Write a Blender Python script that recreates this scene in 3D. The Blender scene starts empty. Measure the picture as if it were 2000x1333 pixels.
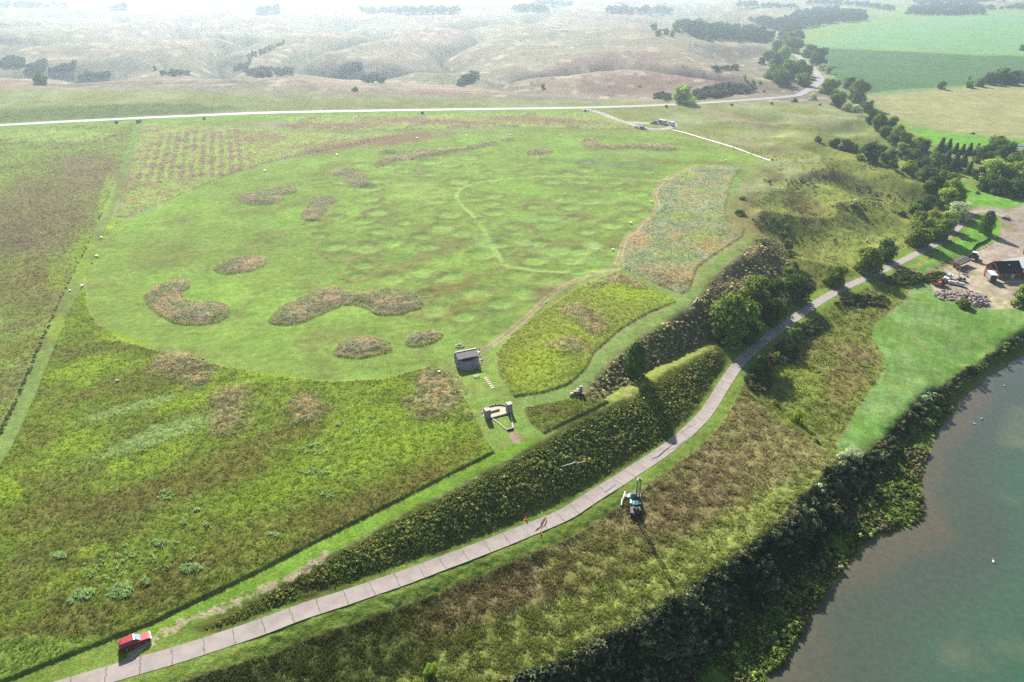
import bpy, bmesh, math, random
import numpy as np
from mathutils import Vector, Matrix

# ------------------------------------------------------------------ camera, sky, sun, exposure
SC = bpy.context.scene
COL = SC.collection
CAMH = 95.0
PITCH = 28.57
FPX = 1334.0                      # focal length in photo pixels (photo is 2000 x 1333)
SUN_EL, SUN_AZ = 33.0, 15.0       # the sun stands ahead of the camera, a little left
cam_d = bpy.data.cameras.new('camera')
cam_d.sensor_width = 36.0
cam_d.lens = 36.0 * FPX / 2000.0
cam_d.clip_start = 0.5
cam_d.clip_end = 40000
cam = bpy.data.objects.new('camera', cam_d)
COL.objects.link(cam)
cam.location = (0, 0, CAMH)
cam.rotation_euler = (math.radians(90 - PITCH), 0, 0)
SC.camera = cam
W = bpy.data.worlds.new("World")
SC.world = W
W.use_nodes = True
wn = W.node_tree.nodes
wl = W.node_tree.links
bgn = wn.get('Background') or wn.new('ShaderNodeBackground')
sky = wn.new('ShaderNodeTexSky')
sky.sky_type = 'NISHITA'
sky.sun_disc = False
sky.sun_elevation = math.radians(SUN_EL)
sky.sun_rotation = math.radians(-SUN_AZ)
sky.air_density = 1.0
sky.dust_density = 1.5
wl.new(sky.outputs[0], bgn.inputs[0])
bgn.inputs[1].default_value = 0.06
sun_d = bpy.data.lights.new('sun', 'SUN')
sun_d.energy = 5.0
sun_d.angle = math.radians(0.5)
sun_d.color = (1.0, 0.94, 0.84)
sun = bpy.data.objects.new('sun', sun_d)
COL.objects.link(sun)
_e, _a = math.radians(SUN_EL), math.radians(SUN_AZ)
SUNV = Vector((-math.sin(_a) * math.cos(_e), math.cos(_a) * math.cos(_e), math.sin(_e)))
sun.rotation_euler = SUNV.to_track_quat('Z', 'Y').to_euler()
sun.location = SUNV * 300
vs = SC.view_settings
vs.view_transform = 'Standard'
vs.look = 'None'
vs.gamma = 1
vs.exposure = 1.5
SC.cycles.use_denoising = False
SC.cycles.max_bounces = 5
SC.cycles.diffuse_bounces = 2
SC.cycles.glossy_bounces = 2
SC.cycles.transmission_bounces = 3
SC.cycles.volume_bounces = 0
SC.cycles.transparent_max_bounces = 6

# ------------------------------------------------------------------ small helpers
RNG = np.random.default_rng(7)
random.seed(7)
_cp, _sp = math.cos(math.radians(PITCH)), math.sin(math.radians(PITCH))


def rays(px, py):
    px = np.asarray(px, float); py = np.asarray(py, float)
    u = (px - 1000) / FPX; v = (py - 666.5) / FPX
    return np.stack([u, _cp - v * _sp, -_sp - v * _cp], -1)


def on_plane(px, py, z):
    """photo point -> world point on the level z"""
    d = rays(px, py)
    t = (CAMH - np.asarray(z, float)) / np.maximum(-d[..., 2], 1e-3)
    return d[..., 0] * t, d[..., 1] * t


def s2l(c):
    c = np.asarray(c, float) / 255.0
    return np.where(c <= 0.04045, c / 12.92, ((c + 0.055) / 1.055) ** 2.4)


def sm(a, b, x):
    t = np.clip((x - a) / (b - a), 0, 1)
    return t * t * (3 - 2 * t)


_perm = np.random.default_rng(3).permutation(4096).astype(np.int32)
_grad = np.random.default_rng(4).uniform(0, 2 * math.pi, 4096)
_gc, _gs = np.cos(_grad).astype(np.float32), np.sin(_grad).astype(np.float32)


def gnoise(x, y, seed=0):
    xi = np.floor(x); yi = np.floor(y)
    xf = (x - xi).astype(np.float32); yf = (y - yi).astype(np.float32)
    xi = xi.astype(np.int32); yi = yi.astype(np.int32)
    u = xf * xf * xf * (xf * (xf * 6 - 15) + 10); v = yf * yf * yf * (yf * (yf * 6 - 15) + 10)
    p0 = _perm[(xi + seed * 57) & 4095]; p1 = _perm[(xi + 1 + seed * 57) & 4095]

    def g(p, iy, fx, fy):
        k = _perm[(p + iy) & 4095]
        return _gc[k] * fx + _gs[k] * fy
    a = g(p0, yi, xf, yf); b = g(p1, yi, xf - 1, yf)
    c = g(p0, yi + 1, xf, yf - 1); d = g(p1, yi + 1, xf - 1, yf - 1)
    a += (b - a) * u; c += (d - c) * u
    return (a + (c - a) * v) * 1.5


def fbm(x, y, wl_, oct=4, seed=0, gain=0.5):
    s = 0; a = 1.0; t = 0; f = 1.0 / wl_
    for i in range(oct):
        s = s + a * gnoise(x * f + 13.7 * i, y * f - 7.3 * i, seed + i); t += a; a *= gain; f *= 2.03
    return s / t


# ------------------------------------------------------------------ traced lines: photo x, photo y, level
PATH = [(60, 1364, -.7), (162, 1333, -.8), (262, 1303, -.9), (348, 1279, -1.0), (451, 1245, -1.4), (513, 1225, -1.8),
        (584, 1197, -2.3), (665, 1171, -3), (734, 1148, -3.6), (800, 1125, -4.3), (874, 1097, -5.1), (963, 1064, -6.2),
        (1042, 1032, -7.0), (1105, 1006, -7.7), (1140, 983, -8.0), (1175, 960, -8.4), (1210, 939, -8.7), (1252, 911, -9.2),
        (1287, 888, -9.6), (1322, 863, -10), (1350, 838, -10.2), (1377, 811, -10.5), (1398, 779, -10.8), (1412, 755, -11.0),
        (1429, 729, -11.2), (1450, 702, -11.4), (1475, 681, -11.6), (1492, 666, -11.7), (1531, 637, -12), (1573, 607, -12.4),
        (1608, 584, -12.6), (1650, 561, -12.9), (1692, 544, -13.2), (1730, 526, -13.5), (1772, 505, -13.8),
        (1807, 488, -14), (1842, 470, -14.2), (1870, 446, -14.4), (1884, 428, -14.5), (1905, 412, -14.6), (1935, 413, -14.7),
        (1962, 424, -14.8)]
HWAY = [(-500, 276, .5), (-200, 259, .5), (0, 245, .5), (120, 239, .5), (250, 232, .5), (370, 227, .5), (500, 221, .5), (650, 218, .5),
        (800, 215.5, .5), (1000, 213, .5), (1150, 211, .4), (1300, 206, 0), (1400, 200, -1), (1460, 195.5, -2), (1510, 190, -3),
        (1550, 183, -5), (1580, 174, -7), (1597, 164, -8.2), (1603, 155, -9), (1598, 146, -10), (1585, 133, -11),
        (1568, 118, -12), (1550, 105, -12.5), (1538, 93, -13), (1530, 80, -13), (1522, 66, -13), (1516, 55, -13)]
RIM = [(385, 1226, -1.1), (460, 1187, -0.7), (600, 1110, -0.5), (720, 1040, -.4), (850, 972, -.3), (1000, 893, -.3),
       (1060, 858, -.5), (1100, 832, -.8), (1180, 797, -1.7), (1240, 762, -2.7), (1320, 715, -4.4), (1400, 676, -7.6)]
RIM2 = [(1125, 772, -.3), (1165, 738, -.3), (1205, 700, -.3), (1280, 645, -.3), (1345, 602, -.3), (1378, 550, -.3),
        (1450, 494, -.3), (1486, 458, -.3), (1462, 430, -.3), (1448, 400, -.3), (1455, 352, -.3), (1510, 318, -.3)]
SHORE = [(1250, 1540, -23), (1440, 1390, -23), (1500, 1330, -23), (1540, 1290, -23), (1590, 1200, -23), (1610, 1165, -23),
         (1660, 1100, -23), (1690, 1065, -23), (1720, 1045, -23), (1770, 1037, -23), (1803, 1022, -23), (1804, 985, -23),
         (1800, 930, -23), (1815, 885, -23), (1830, 845, -23), (1860, 805, -23), (1880, 770, -23), (1920, 730, -23),
         (2000, 688, -23), (2090, 645, -23), (2250, 575, -23), (2600, 470, -23)]
BED = [(1330, 1560, -23.9), (1490, 1420, -23.9), (1570, 1345, -23.9), (1640, 1230, -23.9), (1700, 1150, -23.9), (1760, 1090, -23.9), (1850, 1050, -23.9), (1850, 930, -23.9), (1880, 850, -23.9),
       (1930, 780, -23.9), (2020, 722, -23.9), (2150, 660, -23.9), (2400, 560, -23.9)]
DEEP = [(1600, 1650, -26), (1750, 1333, -26), (1900, 1100, -26), (2000, 900, -26), (2200, 760, -26), (2700, 560, -26)]
BANKTOP = [(700, 1430, -8), (880, 1385, -9.5), (1000, 1333, -10.5), (1130, 1270, -11.5), (1290, 1185, -12), (1400, 1110, -12.5), (1500, 1040, -13),
           (1560, 975, -13.5), (1605, 930, -14.5), (1650, 893, -16.5), (1700, 880, -17), (1785, 789, -17), (1850, 743, -17),
           (1905, 707, -17), (2000, 645, -17), (2100, 593, -17), (2250, 530, -17), (2600, 440, -17)]
FOOT = [(1050, 1500, -20.8), (1330, 1335, -21), (1480, 1210, -21.2), (1580, 1115, -21.5), (1680, 1005, -21.6), (1740, 905, -21.6), (1775, 840, -21.5),
        (1815, 792, -21.4), (1868, 750, -21.4), (1925, 706, -21.6), (2000, 668, -21.7), (2100, 620, -21.7)]
LINES = [
    PATH, HWAY, RIM, RIM2, SHORE, BED, DEEP, [(2000, 1500, -27), (2300, 1200, -27), (2600, 900, -27), (3000, 700, -27)], BANKTOP, FOOT,
    [(-300, 1480, 0), (-100, 1385, -.4), (0, 1345, -.5), (150, 1290, -.5), (240, 1262, -.6), (330, 1226, -.6), (385, 1190, -.4)],
    [(-400, 1100, 0), (0, 1000, 0), (200, 1150, 0), (0, 1200, 0)], [(0, 900, 0), (60, 740, 0), (150, 530, 0), (270, 245, 0)],
    [(400, 1130, 0), (700, 1000, 0), (960, 870, 0)], [(240, 662, 0), (520, 730, 0), (740, 740, 0), (905, 720, 0)],
    [(200, 480, 0), (500, 450, 0), (800, 500, 0), (1100, 450, 0)], [(300, 400, 0), (600, 300, 0), (1000, 255, 0), (1300, 300, 0), (1430, 330, 0)],
    [(1000, 770, 0), (1050, 690, 0), (1200, 580, 0), (1350, 480, 0)], [(500, 900, 0), (800, 850, 0)], [(-600, 600, 0), (-400, 350, 0)],
    [(1180, 772, -3), (1260, 727, -6), (1330, 692, -8), (1400, 664, -10), (1440, 655, -11.2)],
    # below the path
    [(520, 1290, -3.5), (700, 1240, -5), (900, 1170, -7.5), (1080, 1090, -9.2), (1230, 1000, -10.3), (1330, 930, -10.8), (1420, 840, -11.6)],
    [(1300, 1120, -11.6), (1450, 960, -12.2), (1560, 880, -13.5)],
    [(1475, 735, -14.2), (1540, 800, -15.6), (1600, 850, -16.3), (1645, 884, -17), (1690, 930, -19.5)],
    [(1530, 700, -14.2), (1620, 640, -14.6), (1700, 590, -15)],
    [(1640, 862, -16.6), (1680, 790, -16.4), (1735, 712, -16), (1705, 650, -15.8), (1780, 580, -15.8), (1830, 555, -15.8), (1850, 592, -16.2), (2000, 603, -16.3), (2200, 585, -16.3)],
    [(1830, 545, -15.8), (1870, 515, -15.6), (1950, 470, -15.3), (1975, 425, -15), (2200, 400, -15)], [(1900, 560, -15.8), (2000, 520, -15.6), (2200, 500, -15.6)],
    # hillside between the rim and the path
    [(1560, 265, -1.5), (1640, 290, -2.2), (1700, 315, -3.2), (1760, 345, -5), (1800, 368, -7), (1845, 402, -10.5), (1872, 425, -13.5)],
    [(1600, 262, -5), (1650, 275, -8), (1700, 290, -11), (1750, 315, -13), (1800, 345, -14.5), (1860, 380, -14.8)],
    [(1640, 212, -1.2), (1690, 235, -2), (1740, 262, -4), (1780, 295, -9)],
    [(1690, 205, -10), (1720, 222, -13), (1780, 255, -14.5), (1850, 300, -15)],
    [(1560, 200, -2.5), (1620, 200, -2.5), (1640, 190, -8)],
    [(1520, 350, -3), (1560, 420, -6.5), (1540, 500, -9), (1520, 580, -11.5)],
    [(1600, 365, -3.5), (1680, 395, -7), (1760, 430, -11.5)], [(1660, 345, -5.5), (1720, 385, -8.5), (1790, 425, -12.5)], [(1580, 470, -8.5), (1660, 500, -11)],
    # farmland on the valley floor
    [(1700, 182, -15), (1800, 240, -15), (1900, 270, -15), (2000, 300, -15), (2300, 330, -15)], [(2300, 150, -15), (1800, 150, -15), (1650, 110, -14.5), (1590, 90, -14)],
    [(1560, 60, -14), (1800, 38, -14), (2300, 40, -14)], [(1880, 385, -15), (2000, 395, -15), (2300, 400, -15)], [(2300, 250, -15), (1850, 200, -15)],
    [(1600, 20, -13), (1900, 15, -13), (2300, 15, -13)],
    # rolling hills behind the highway
    [(-300, 222, 4.5), (0, 211, 5), (130, 205.5, 5.5), (300, 200, 5.5), (420, 204, 4), (520, 213, 1.2)],
    [(-400, 175, 8), (0, 163, 8), (95, 164, 9), (220, 159, 9), (330, 149, 11), (450, 150, 11), (560, 150, 11), (700, 171, 7), (800, 175, 6), (950, 181, 3), (1040, 191, 0), (1250, 198, -2)],
    [(-400, 150, -9), (0, 139, -10), (220, 140, -9), (450, 138, -10), (560, 140, -10), (700, 151, -10), (900, 166, -9), (1040, 181, -8), (1250, 194, -7), (1330, 194, -6)],
    [(-400, 95, 4), (0, 94, 5), (300, 92, 6), (560, 97, 5), (700, 104, 3)], [(800, 130, 0), (1000, 150, -1), (1250, 165, -1), (1400, 170, -3), (1480, 160, -5)],
    [(460, 138, -6), (480, 115, -3), (560, 85, 0)], [(690, 135, -5), (900, 90, 2), (1100, 75, 4), (1300, 78, 2), (1450, 85, -1), (1510, 100, -5)],
    [(-600, 60, 5), (0, 55, 4), (400, 52, 5), (800, 50, 4), (1200, 48, 4), (1420, 55, 0)], [(-600, 30, 8), (0, 28, 8), (500, 25, 8), (1000, 22, 7), (1400, 24, 2)],
    [(-600, 5, 12), (400, 2, 14), (1000, 2, 12), (1350, 5, 6)], [(1500, 5, -2), (2000, -8, -2)],
]


def solve_grid(x0, y0, nx, ny, st, extra=None):
    levels = []
    f = 1
    while min(nx, ny) / f > 12:
        levels.append(f); f *= 2
    pts = []
    for ln in LINES:
        a = np.array(ln, float)
        wx, wy = on_plane(a[:, 0], a[:, 1], a[:, 2])
        rad = 2.2 if ln is PATH else (6 if ln is HWAY else 0)
        for i in range(len(a) - 1):
            L = math.hypot(wx[i + 1] - wx[i], wy[i + 1] - wy[i])
            n = max(2, int(L / (st * 0.5)))
            t = np.linspace(0, 1, n)
            X = wx[i] + (wx[i + 1] - wx[i]) * t; Y = wy[i] + (wy[i + 1] - wy[i]) * t; Z = a[i, 2] + (a[i + 1, 2] - a[i, 2]) * t
            if rad:
                px_, py_ = -(wy[i + 1] - wy[i]) / max(L, .01), (wx[i + 1] - wx[i]) / max(L, .01)
                for o in (-rad, 0, rad):
                    pts.append(np.stack([X + px_ * o, Y + py_ * o, Z], 1))
            else:
                pts.append(np.stack([X, Y, Z], 1))
    P = np.concatenate(pts)
    G = None
    for f in reversed(levels):
        mx, my = (nx - 1) // f + 1, (ny - 1) // f + 1
        ix = np.round((P[:, 0] - x0) / (st * f)).astype(int); iy = np.round((P[:, 1] - y0) / (st * f)).astype(int)
        ok = (ix >= 0) & (ix < mx) & (iy >= 0) & (iy < my)
        S = np.zeros((my, mx)); C = np.zeros((my, mx))
        np.add.at(S, (iy[ok], ix[ok]), P[ok, 2]); np.add.at(C, (iy[ok], ix[ok]), 1)
        fix = C > 0
        val = np.where(fix, S / np.maximum(C, 1), 0)
        if extra is not None:
            gx = x0 + np.arange(mx) * st * f; gy = y0 + np.arange(my) * st * f
            XX, YY = np.meshgrid(gx, gy)
            E = extra(XX, YY)
            b = np.zeros_like(fix); b[0] = b[-1] = True; b[:, 0] = b[:, -1] = True
            val = np.where(b & ~fix, E, val); fix = fix | b
        if G is None:
            G = np.full((my, mx), val[fix].mean() if fix.any() else 0.0)
        else:
            gyi = np.linspace(0, G.shape[0] - 1, my) if False else np.minimum(np.arange(my) / 2.0, G.shape[0] - 1)
            gxi = np.minimum(np.arange(mx) / 2.0, G.shape[1] - 1)
            y_ = np.minimum(gyi.astype(int), G.shape[0] - 2); x_ = np.minimum(gxi.astype(int), G.shape[1] - 2)
            fy = (gyi - y_)[:, None]; fx = (gxi - x_)[None]
            G = (G[y_][:, x_] * (1 - fx) + G[y_][:, x_ + 1] * fx) * (1 - fy) + (G[y_ + 1][:, x_] * (1 - fx) + G[y_ + 1][:, x_ + 1] * fx) * fy
        for it in range(160 if f > 1 else 60):
            G = np.where(fix, val, G)
            Q = np.pad(G, 1, mode='edge')
            G = 0.25 * (Q[:-2, 1:-1] + Q[2:, 1:-1] + Q[1:-1, :-2] + Q[1:-1, 2:])
        G = np.where(fix, val, G)
    for it in range(2):
        Q = np.pad(G, 1, mode='edge')
        G = 0.5 * G + 0.125 * (Q[:-2, 1:-1] + Q[2:, 1:-1] + Q[1:-1, :-2] + Q[1:-1, 2:])
    return G


def bil(G, x0, y0, st, x, y):
    gx = np.clip((x - x0) / st, 0, G.shape[1] - 1.001); gy = np.clip((y - y0) / st, 0, G.shape[0] - 1.001)
    xi = gx.astype(int); yi = gy.astype(int); fx = gx - xi; fy = gy - yi
    return (G[yi, xi] * (1 - fx) + G[yi, xi + 1] * fx) * (1 - fy) + (G[yi + 1, xi] * (1 - fx) + G[yi + 1, xi + 1] * fx) * fy


CX0, CY0, CST = -2400, -200, 10.0
GC = solve_grid(CX0, CY0, 561, 401, CST)
FX0, FY0, FST = -320, 10, 2.0
GF = solve_grid(FX0, FY0, 401, 301, FST, lambda x, y: bil(GC, CX0, CY0, CST, x, y))


def wline(ln):
    a = np.array(ln, float)
    if a.shape[1] == 3:
        return np.stack(on_plane(a[:, 0], a[:, 1], a[:, 2]), 1)
    return trace(ln)


def dist_line(x, y, w):
    d = np.full(x.shape, 1e9)
    for i in range(len(w) - 1):
        a, b = w[i], w[i + 1]
        e = b - a; l2 = max(e @ e, 1e-9)
        t = np.clip(((x - a[0]) * e[0] + (y - a[1]) * e[1]) / l2, 0, 1)
        d = np.minimum(d, np.hypot(x - a[0] - e[0] * t, y - a[1] - e[1] * t))
    return d


_path_w = wline(PATH); _hway_w = wline(HWAY)


def draws(x, y):
    """0..1, one along the winding draws of the hills"""
    wx = x + 60 * fbm(x, y, 260, 2, 41); wy = y + 60 * fbm(x, y, 260, 2, 42)
    return np.clip(1 - np.abs(fbm(wx, wy * .8, 420, 2, 43)) * 4.2, 0, 1) ** 2


def h0(x, y):
    """level of the ground without plants or small mounds"""
    x = np.asarray(x, float); y = np.asarray(y, float)
    c = bil(GC, CX0, CY0, CST, x, y)
    f = bil(GF, FX0, FY0, FST, x, y)
    m = np.minimum.reduce([x - FX0, FX0 + 800 - x, y - FY0, FY0 + 600 - y])
    z = c + (f - c) * sm(0, 30, m)
    r = np.hypot(x, y)
    hills = sm(560, 760, y) * sm(560, 800, r) * (1 - sm(-12, -7, -z - 20.0) * 0)
    up = np.maximum(sm(-9, -2, z), sm(-13, -10, z) * (x < 200))
    ridge_keep = 1 - .75 * np.exp(-((y - 690 - .0 * x) / 70) ** 2) * (x < 60)
    z = z + hills * up * ridge_keep * (19 * fbm(x, y, 460, 3, 11) - 22 * draws(x, y) + 6.5 * fbm(x, y, 120, 3, 12) + 1.2 * fbm(x, y, 35, 2, 13))
    z = z + sm(2600, 7000, r) * (25 + 30 * fbm(x, y, 1800, 3, 15))
    # hummocks on the slopes below the rim
    slope = sm(-.6, -3, z) * sm(-22.5, -16, z) * (1 - sm(500, 620, y))
    near = sm(3, 9, np.where((y < 520) & (slope > 0), _pd(x, y), 99))
    z = z + slope * near * ((1.5 * fbm(x, y, 28, 3, 21) + 7.0 * (.35 - np.abs(fbm(x + .4 * y, y - .4 * x, 62, 2, 23)) * 1.6) * sm(-14.5, -10, z)) * sm(-16.8, -14.5, z) * sm(180, 260, y) + 0.35 * fbm(x, y, 9, 2, 22))
    z = z + 0.25 * fbm(x, y, 60, 2, 31) * sm(-3, -.6, z) * (1 - sm(450, 560, y)) * near
    return z


def _pd(x, y):
    # coarse distance to the path, read from a grid
    return bil(PDG, -60, 20, 3.0, x, y)


_gx, _gy = np.meshgrid(-60 + 3.0 * np.arange(110), 20 + 3.0 * np.arange(130))
PDG = dist_line(_gx, _gy, _path_w)


_q = np.meshgrid(FX0 + FST * np.arange(401), FY0 + FST * np.arange(301))
TGF = h0(_q[0].ravel(), _q[1].ravel()).reshape(301, 401)
_q = np.meshgrid(CX0 + CST * np.arange(561), CY0 + CST * np.arange(401))
TGC = h0(_q[0].ravel(), _q[1].ravel()).reshape(401, 561)


def hfast(x, y):
    inn = (x > FX0) & (x < FX0 + 798) & (y > FY0) & (y < FY0 + 598)
    return np.where(inn, bil(TGF, FX0, FY0, FST, x, y), bil(TGC, CX0, CY0, CST, x, y))


def trace(pts, hf=None):
    """photo points -> points of the ground seen there"""
    hf = hf or hfast
    a = np.array(pts, float)
    d = rays(a[:, 0], a[:, 1])
    t0 = (CAMH + 26) / np.maximum(-d[:, 2], 1e-3)
    t = np.full(len(a), 30.0); done = np.zeros(len(a), bool); lo = t.copy()
    for k in range(420):
        x, y, z = d[:, 0] * t, d[:, 1] * t, CAMH + d[:, 2] * t
        below = z <= hf(x, y)
        done |= below
        if done.all():
            break
        lo = np.where(done, lo, t)
        t = np.where(done, t, t * 1.015)
        t = np.where((~done) & (t > 9000), t, t)
    hi = t.copy()
    for k in range(18):
        mid = (lo + hi) / 2
        b = CAMH + d[:, 2] * mid <= hf(d[:, 0] * mid, d[:, 1] * mid)
        hi = np.where(b, mid, hi); lo = np.where(b, lo, mid)
    return np.stack([d[:, 0] * hi, d[:, 1] * hi], 1)


def sdist(x, y, poly):
    """signed distance to a closed outline, negative inside"""
    d = np.full(x.shape, 1e9); ins = np.zeros(x.shape, bool)
    n = len(poly)
    for i in range(n):
        a, b = poly[i], poly[(i + 1) % n]
        e = b - a; l2 = max(e @ e, 1e-9)
        t = np.clip(((x - a[0]) * e[0] + (y - a[1]) * e[1]) / l2, 0, 1)
        d = np.minimum(d, (x - a[0] - e[0] * t) ** 2 + (y - a[1] - e[1] * t) ** 2)
        if a[1] != b[1]:
            ins ^= ((a[1] > y) != (b[1] > y)) & (x < (b[0] - a[0]) * (y - a[1]) / (b[1] - a[1]) + a[0])
    d = np.sqrt(d)
    return np.where(ins, -d, d)


def smooth_poly(w, it=2):
    for k in range(it):
        n = np.roll(w, -1, 0)
        q = np.empty((len(w) * 2, 2)); q[0::2] = .75 * w + .25 * n; q[1::2] = .25 * w + .75 * n
        w = q
    return w


def smooth_line(w, it=2):
    for k in range(it):
        q = [w[0]]
        for i in range(len(w) - 1):
            q += [.75 * w[i] + .25 * w[i + 1], .25 * w[i] + .75 * w[i + 1]]
        q.append(w[-1]); w = np.array(q)
    return w


class Zone:
    def __init__(s, pts, rnd=1, line=None):
        w = trace(pts)
        if line is not None:
            s.w = smooth_line(w, rnd); s.half = line; s.is_line = True; pad = line + 3
        else:
            s.w = smooth_poly(w, rnd); s.is_line = False; pad = 4
        s.lo = s.w.min(0) - pad; s.hi = s.w.max(0) + pad

    def sd(s, x, y):
        out = np.full(x.shape, 9.0)
        m = (x > s.lo[0]) & (x < s.hi[0]) & (y > s.lo[1]) & (y < s.hi[1])
        if m.any():
            out[m] = (dist_line(x[m], y[m], s.w) - s.half) if s.is_line else sdist(x[m], y[m], s.w)
        return out

# ------------------------------------------------------------------ zones traced on the ground
Z = {}
VILLAGE = [(236, 432), (258, 426), (300, 407), (360, 378), (430, 350), (520, 322), (600, 305), (660, 292), (720, 280), (800, 269), (900, 259),
           (1000, 256), (1120, 258), (1250, 257), (1330, 263), (1420, 290), (1500, 312), (1440, 326), (1370, 324), (1300, 352), (1279, 375),
           (1287, 408), (1252, 440), (1217, 475), (1214, 524), (1130, 556), (1062, 603), (1000, 648), (965, 690), (971, 730), (1000, 776), (1110, 758),
           (1112, 772), (1020, 795), (1032, 825), (1062, 850), (1040, 866), (1000, 888), (967, 884), (946, 850), (916, 790), (880, 736), (852, 714), (810, 724), (740, 741), (640, 745), (520, 731),
           (420, 711), (330, 693), (240, 663), (190, 632), (170, 600), (169, 560), (190, 506), (205, 465)]
Z['village'] = Zone(VILLAGE, 1)
MOWN = {
    'bank_strip': [(-200, 1420), (0, 1338), (100, 1299), (300, 1221), (500, 1123), (700, 1020), (880, 928), (967, 882), (1000, 870), (1062, 848), (1062, 858), (1000, 893),
                   (850, 972), (720, 1040), (600, 1110), (460, 1187), (385, 1230), (450, 1232), (348, 1272), (200, 1322), (100, 1352), (-100, 1420)],
    'path_verge': None,
}
Z['bank_strip'] = Zone(MOWN['bank_strip'], 0)
Z['trail_left'] = Zone([(274, 238), (262, 270), (240, 330), (208, 420), (176, 490), (157, 530), (128, 590), (104, 645), (80, 700), (62, 745), (38, 800), (10, 860), (-30, 925)], 1, 2.3)
Z['trail_right'] = Zone([(1000, 788), (1050, 783), (1110, 766), (1150, 737), (1180, 695), (1225, 660), (1280, 625), (1340, 592), (1362, 570), (1374, 540),
                         (1400, 515), (1440, 488), (1466, 462), (1462, 440), (1434, 428), (1428, 410), (1434, 380), (1440, 352), (1460, 330), (1500, 316)], 1, 2.0)
Z['trail_cross'] = Zone([(1212, 527), (1245, 545), (1290, 568), (1335, 590)], 1, 1.6)
Z['trail_top'] = Zone([(285, 240), (420, 246), (600, 257), (700, 262), (860, 256), (990, 251), (1090, 251)], 1, 2.5)
Z['ring_trail'] = Zone([(985, 517), (960, 480), (940, 440), (915, 412), (893, 393), (890, 376), (910, 362), (950, 353), (1000, 349), (1080, 343), (1180, 346), (1285, 353)], 2, 1.1)
Z['ring_low'] = Zone([(985, 515), (1010, 522), (1050, 528), (1110, 530), (1160, 528), (1205, 524)], 2, 1.6)
Z['track'] = Zone([(925, 700), (945, 684), (970, 668), (1000, 645), (1045, 605), (1080, 572), (1130, 545), (1170, 534), (1205, 522), (1212, 492), (1222, 465), (1252, 440),
                   (1283, 412), (1285, 396), (1276, 382), (1290, 358), (1312, 344), (1360, 322)], 2, 1.25)
Z['gap1'] = Zone([(192, 506), (200, 499), (168, 520)], 0, 1.2)
TALL = {
    't1': [(1366, 324), (1301, 354), (1281, 376), (1290, 408), (1255, 441), (1219, 476), (1217, 524), (1260, 545), (1330, 575), (1345, 569), (1362, 522), (1400, 495), (1448, 464),
           (1455, 446), (1420, 430), (1415, 410), (1422, 380), (1430, 350), (1448, 330), (1420, 324)],
    't2': [(1205, 531), (1130, 562), (1065, 606), (1003, 651), (968, 690), (974, 730), (1003, 776), (1060, 768), (1110, 752), (1144, 722), (1160, 690), (1210, 645), (1270, 610), (1328, 588),
           (1290, 572), (1240, 548)],
    't3': [(1022, 798), (1110, 780), (1150, 768), (1190, 786), (1100, 829), (1062, 848), (1034, 824)],
    't4': [(168, 565), (171, 602), (190, 634), (240, 665), (330, 695), (420, 713), (520, 733), (640, 747), (740, 743), (810, 726), (850, 716), (878, 737), (914, 791), (944, 851),
           (966, 884), (880, 927), (700, 1018), (500, 1120), (300, 1217), (100, 1295), (-60, 1360), (-300, 1460), (-500, 1500), (-300, 1150), (-20, 938), (25, 860), (55, 792), (92, 712), (132, 618), (160, 560)],
    't5': [(163, 556), (176, 528), (192, 499), (207, 462), (234, 434), (246, 430), (225, 428), (217, 428), (190, 490), (160, 552)],
    't6': [(266, 244), (236, 330), (202, 420), (170, 490), (151, 528), (122, 588), (98, 642), (74, 698), (56, 742), (30, 800), (2, 858), (-40, 920), (-500, 1400), (-1400, 800), (-900, 400), (-300, 270), (0, 252), (150, 244)],
    't7': [(280, 246), (300, 243), (420, 249), (600, 260), (700, 265), (800, 262), (700, 282), (650, 291), (520, 319), (430, 347), (300, 404), (252, 424), (224, 425), (250, 350)],
    't8': [(560, 247), (700, 258), (860, 252), (990, 248), (1150, 252), (1240, 252), (1215, 240), (1150, 220), (900, 222), (700, 226), (560, 232)],
}
for k, v in TALL.items():
    Z[k] = Zone(v, 0)
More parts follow.
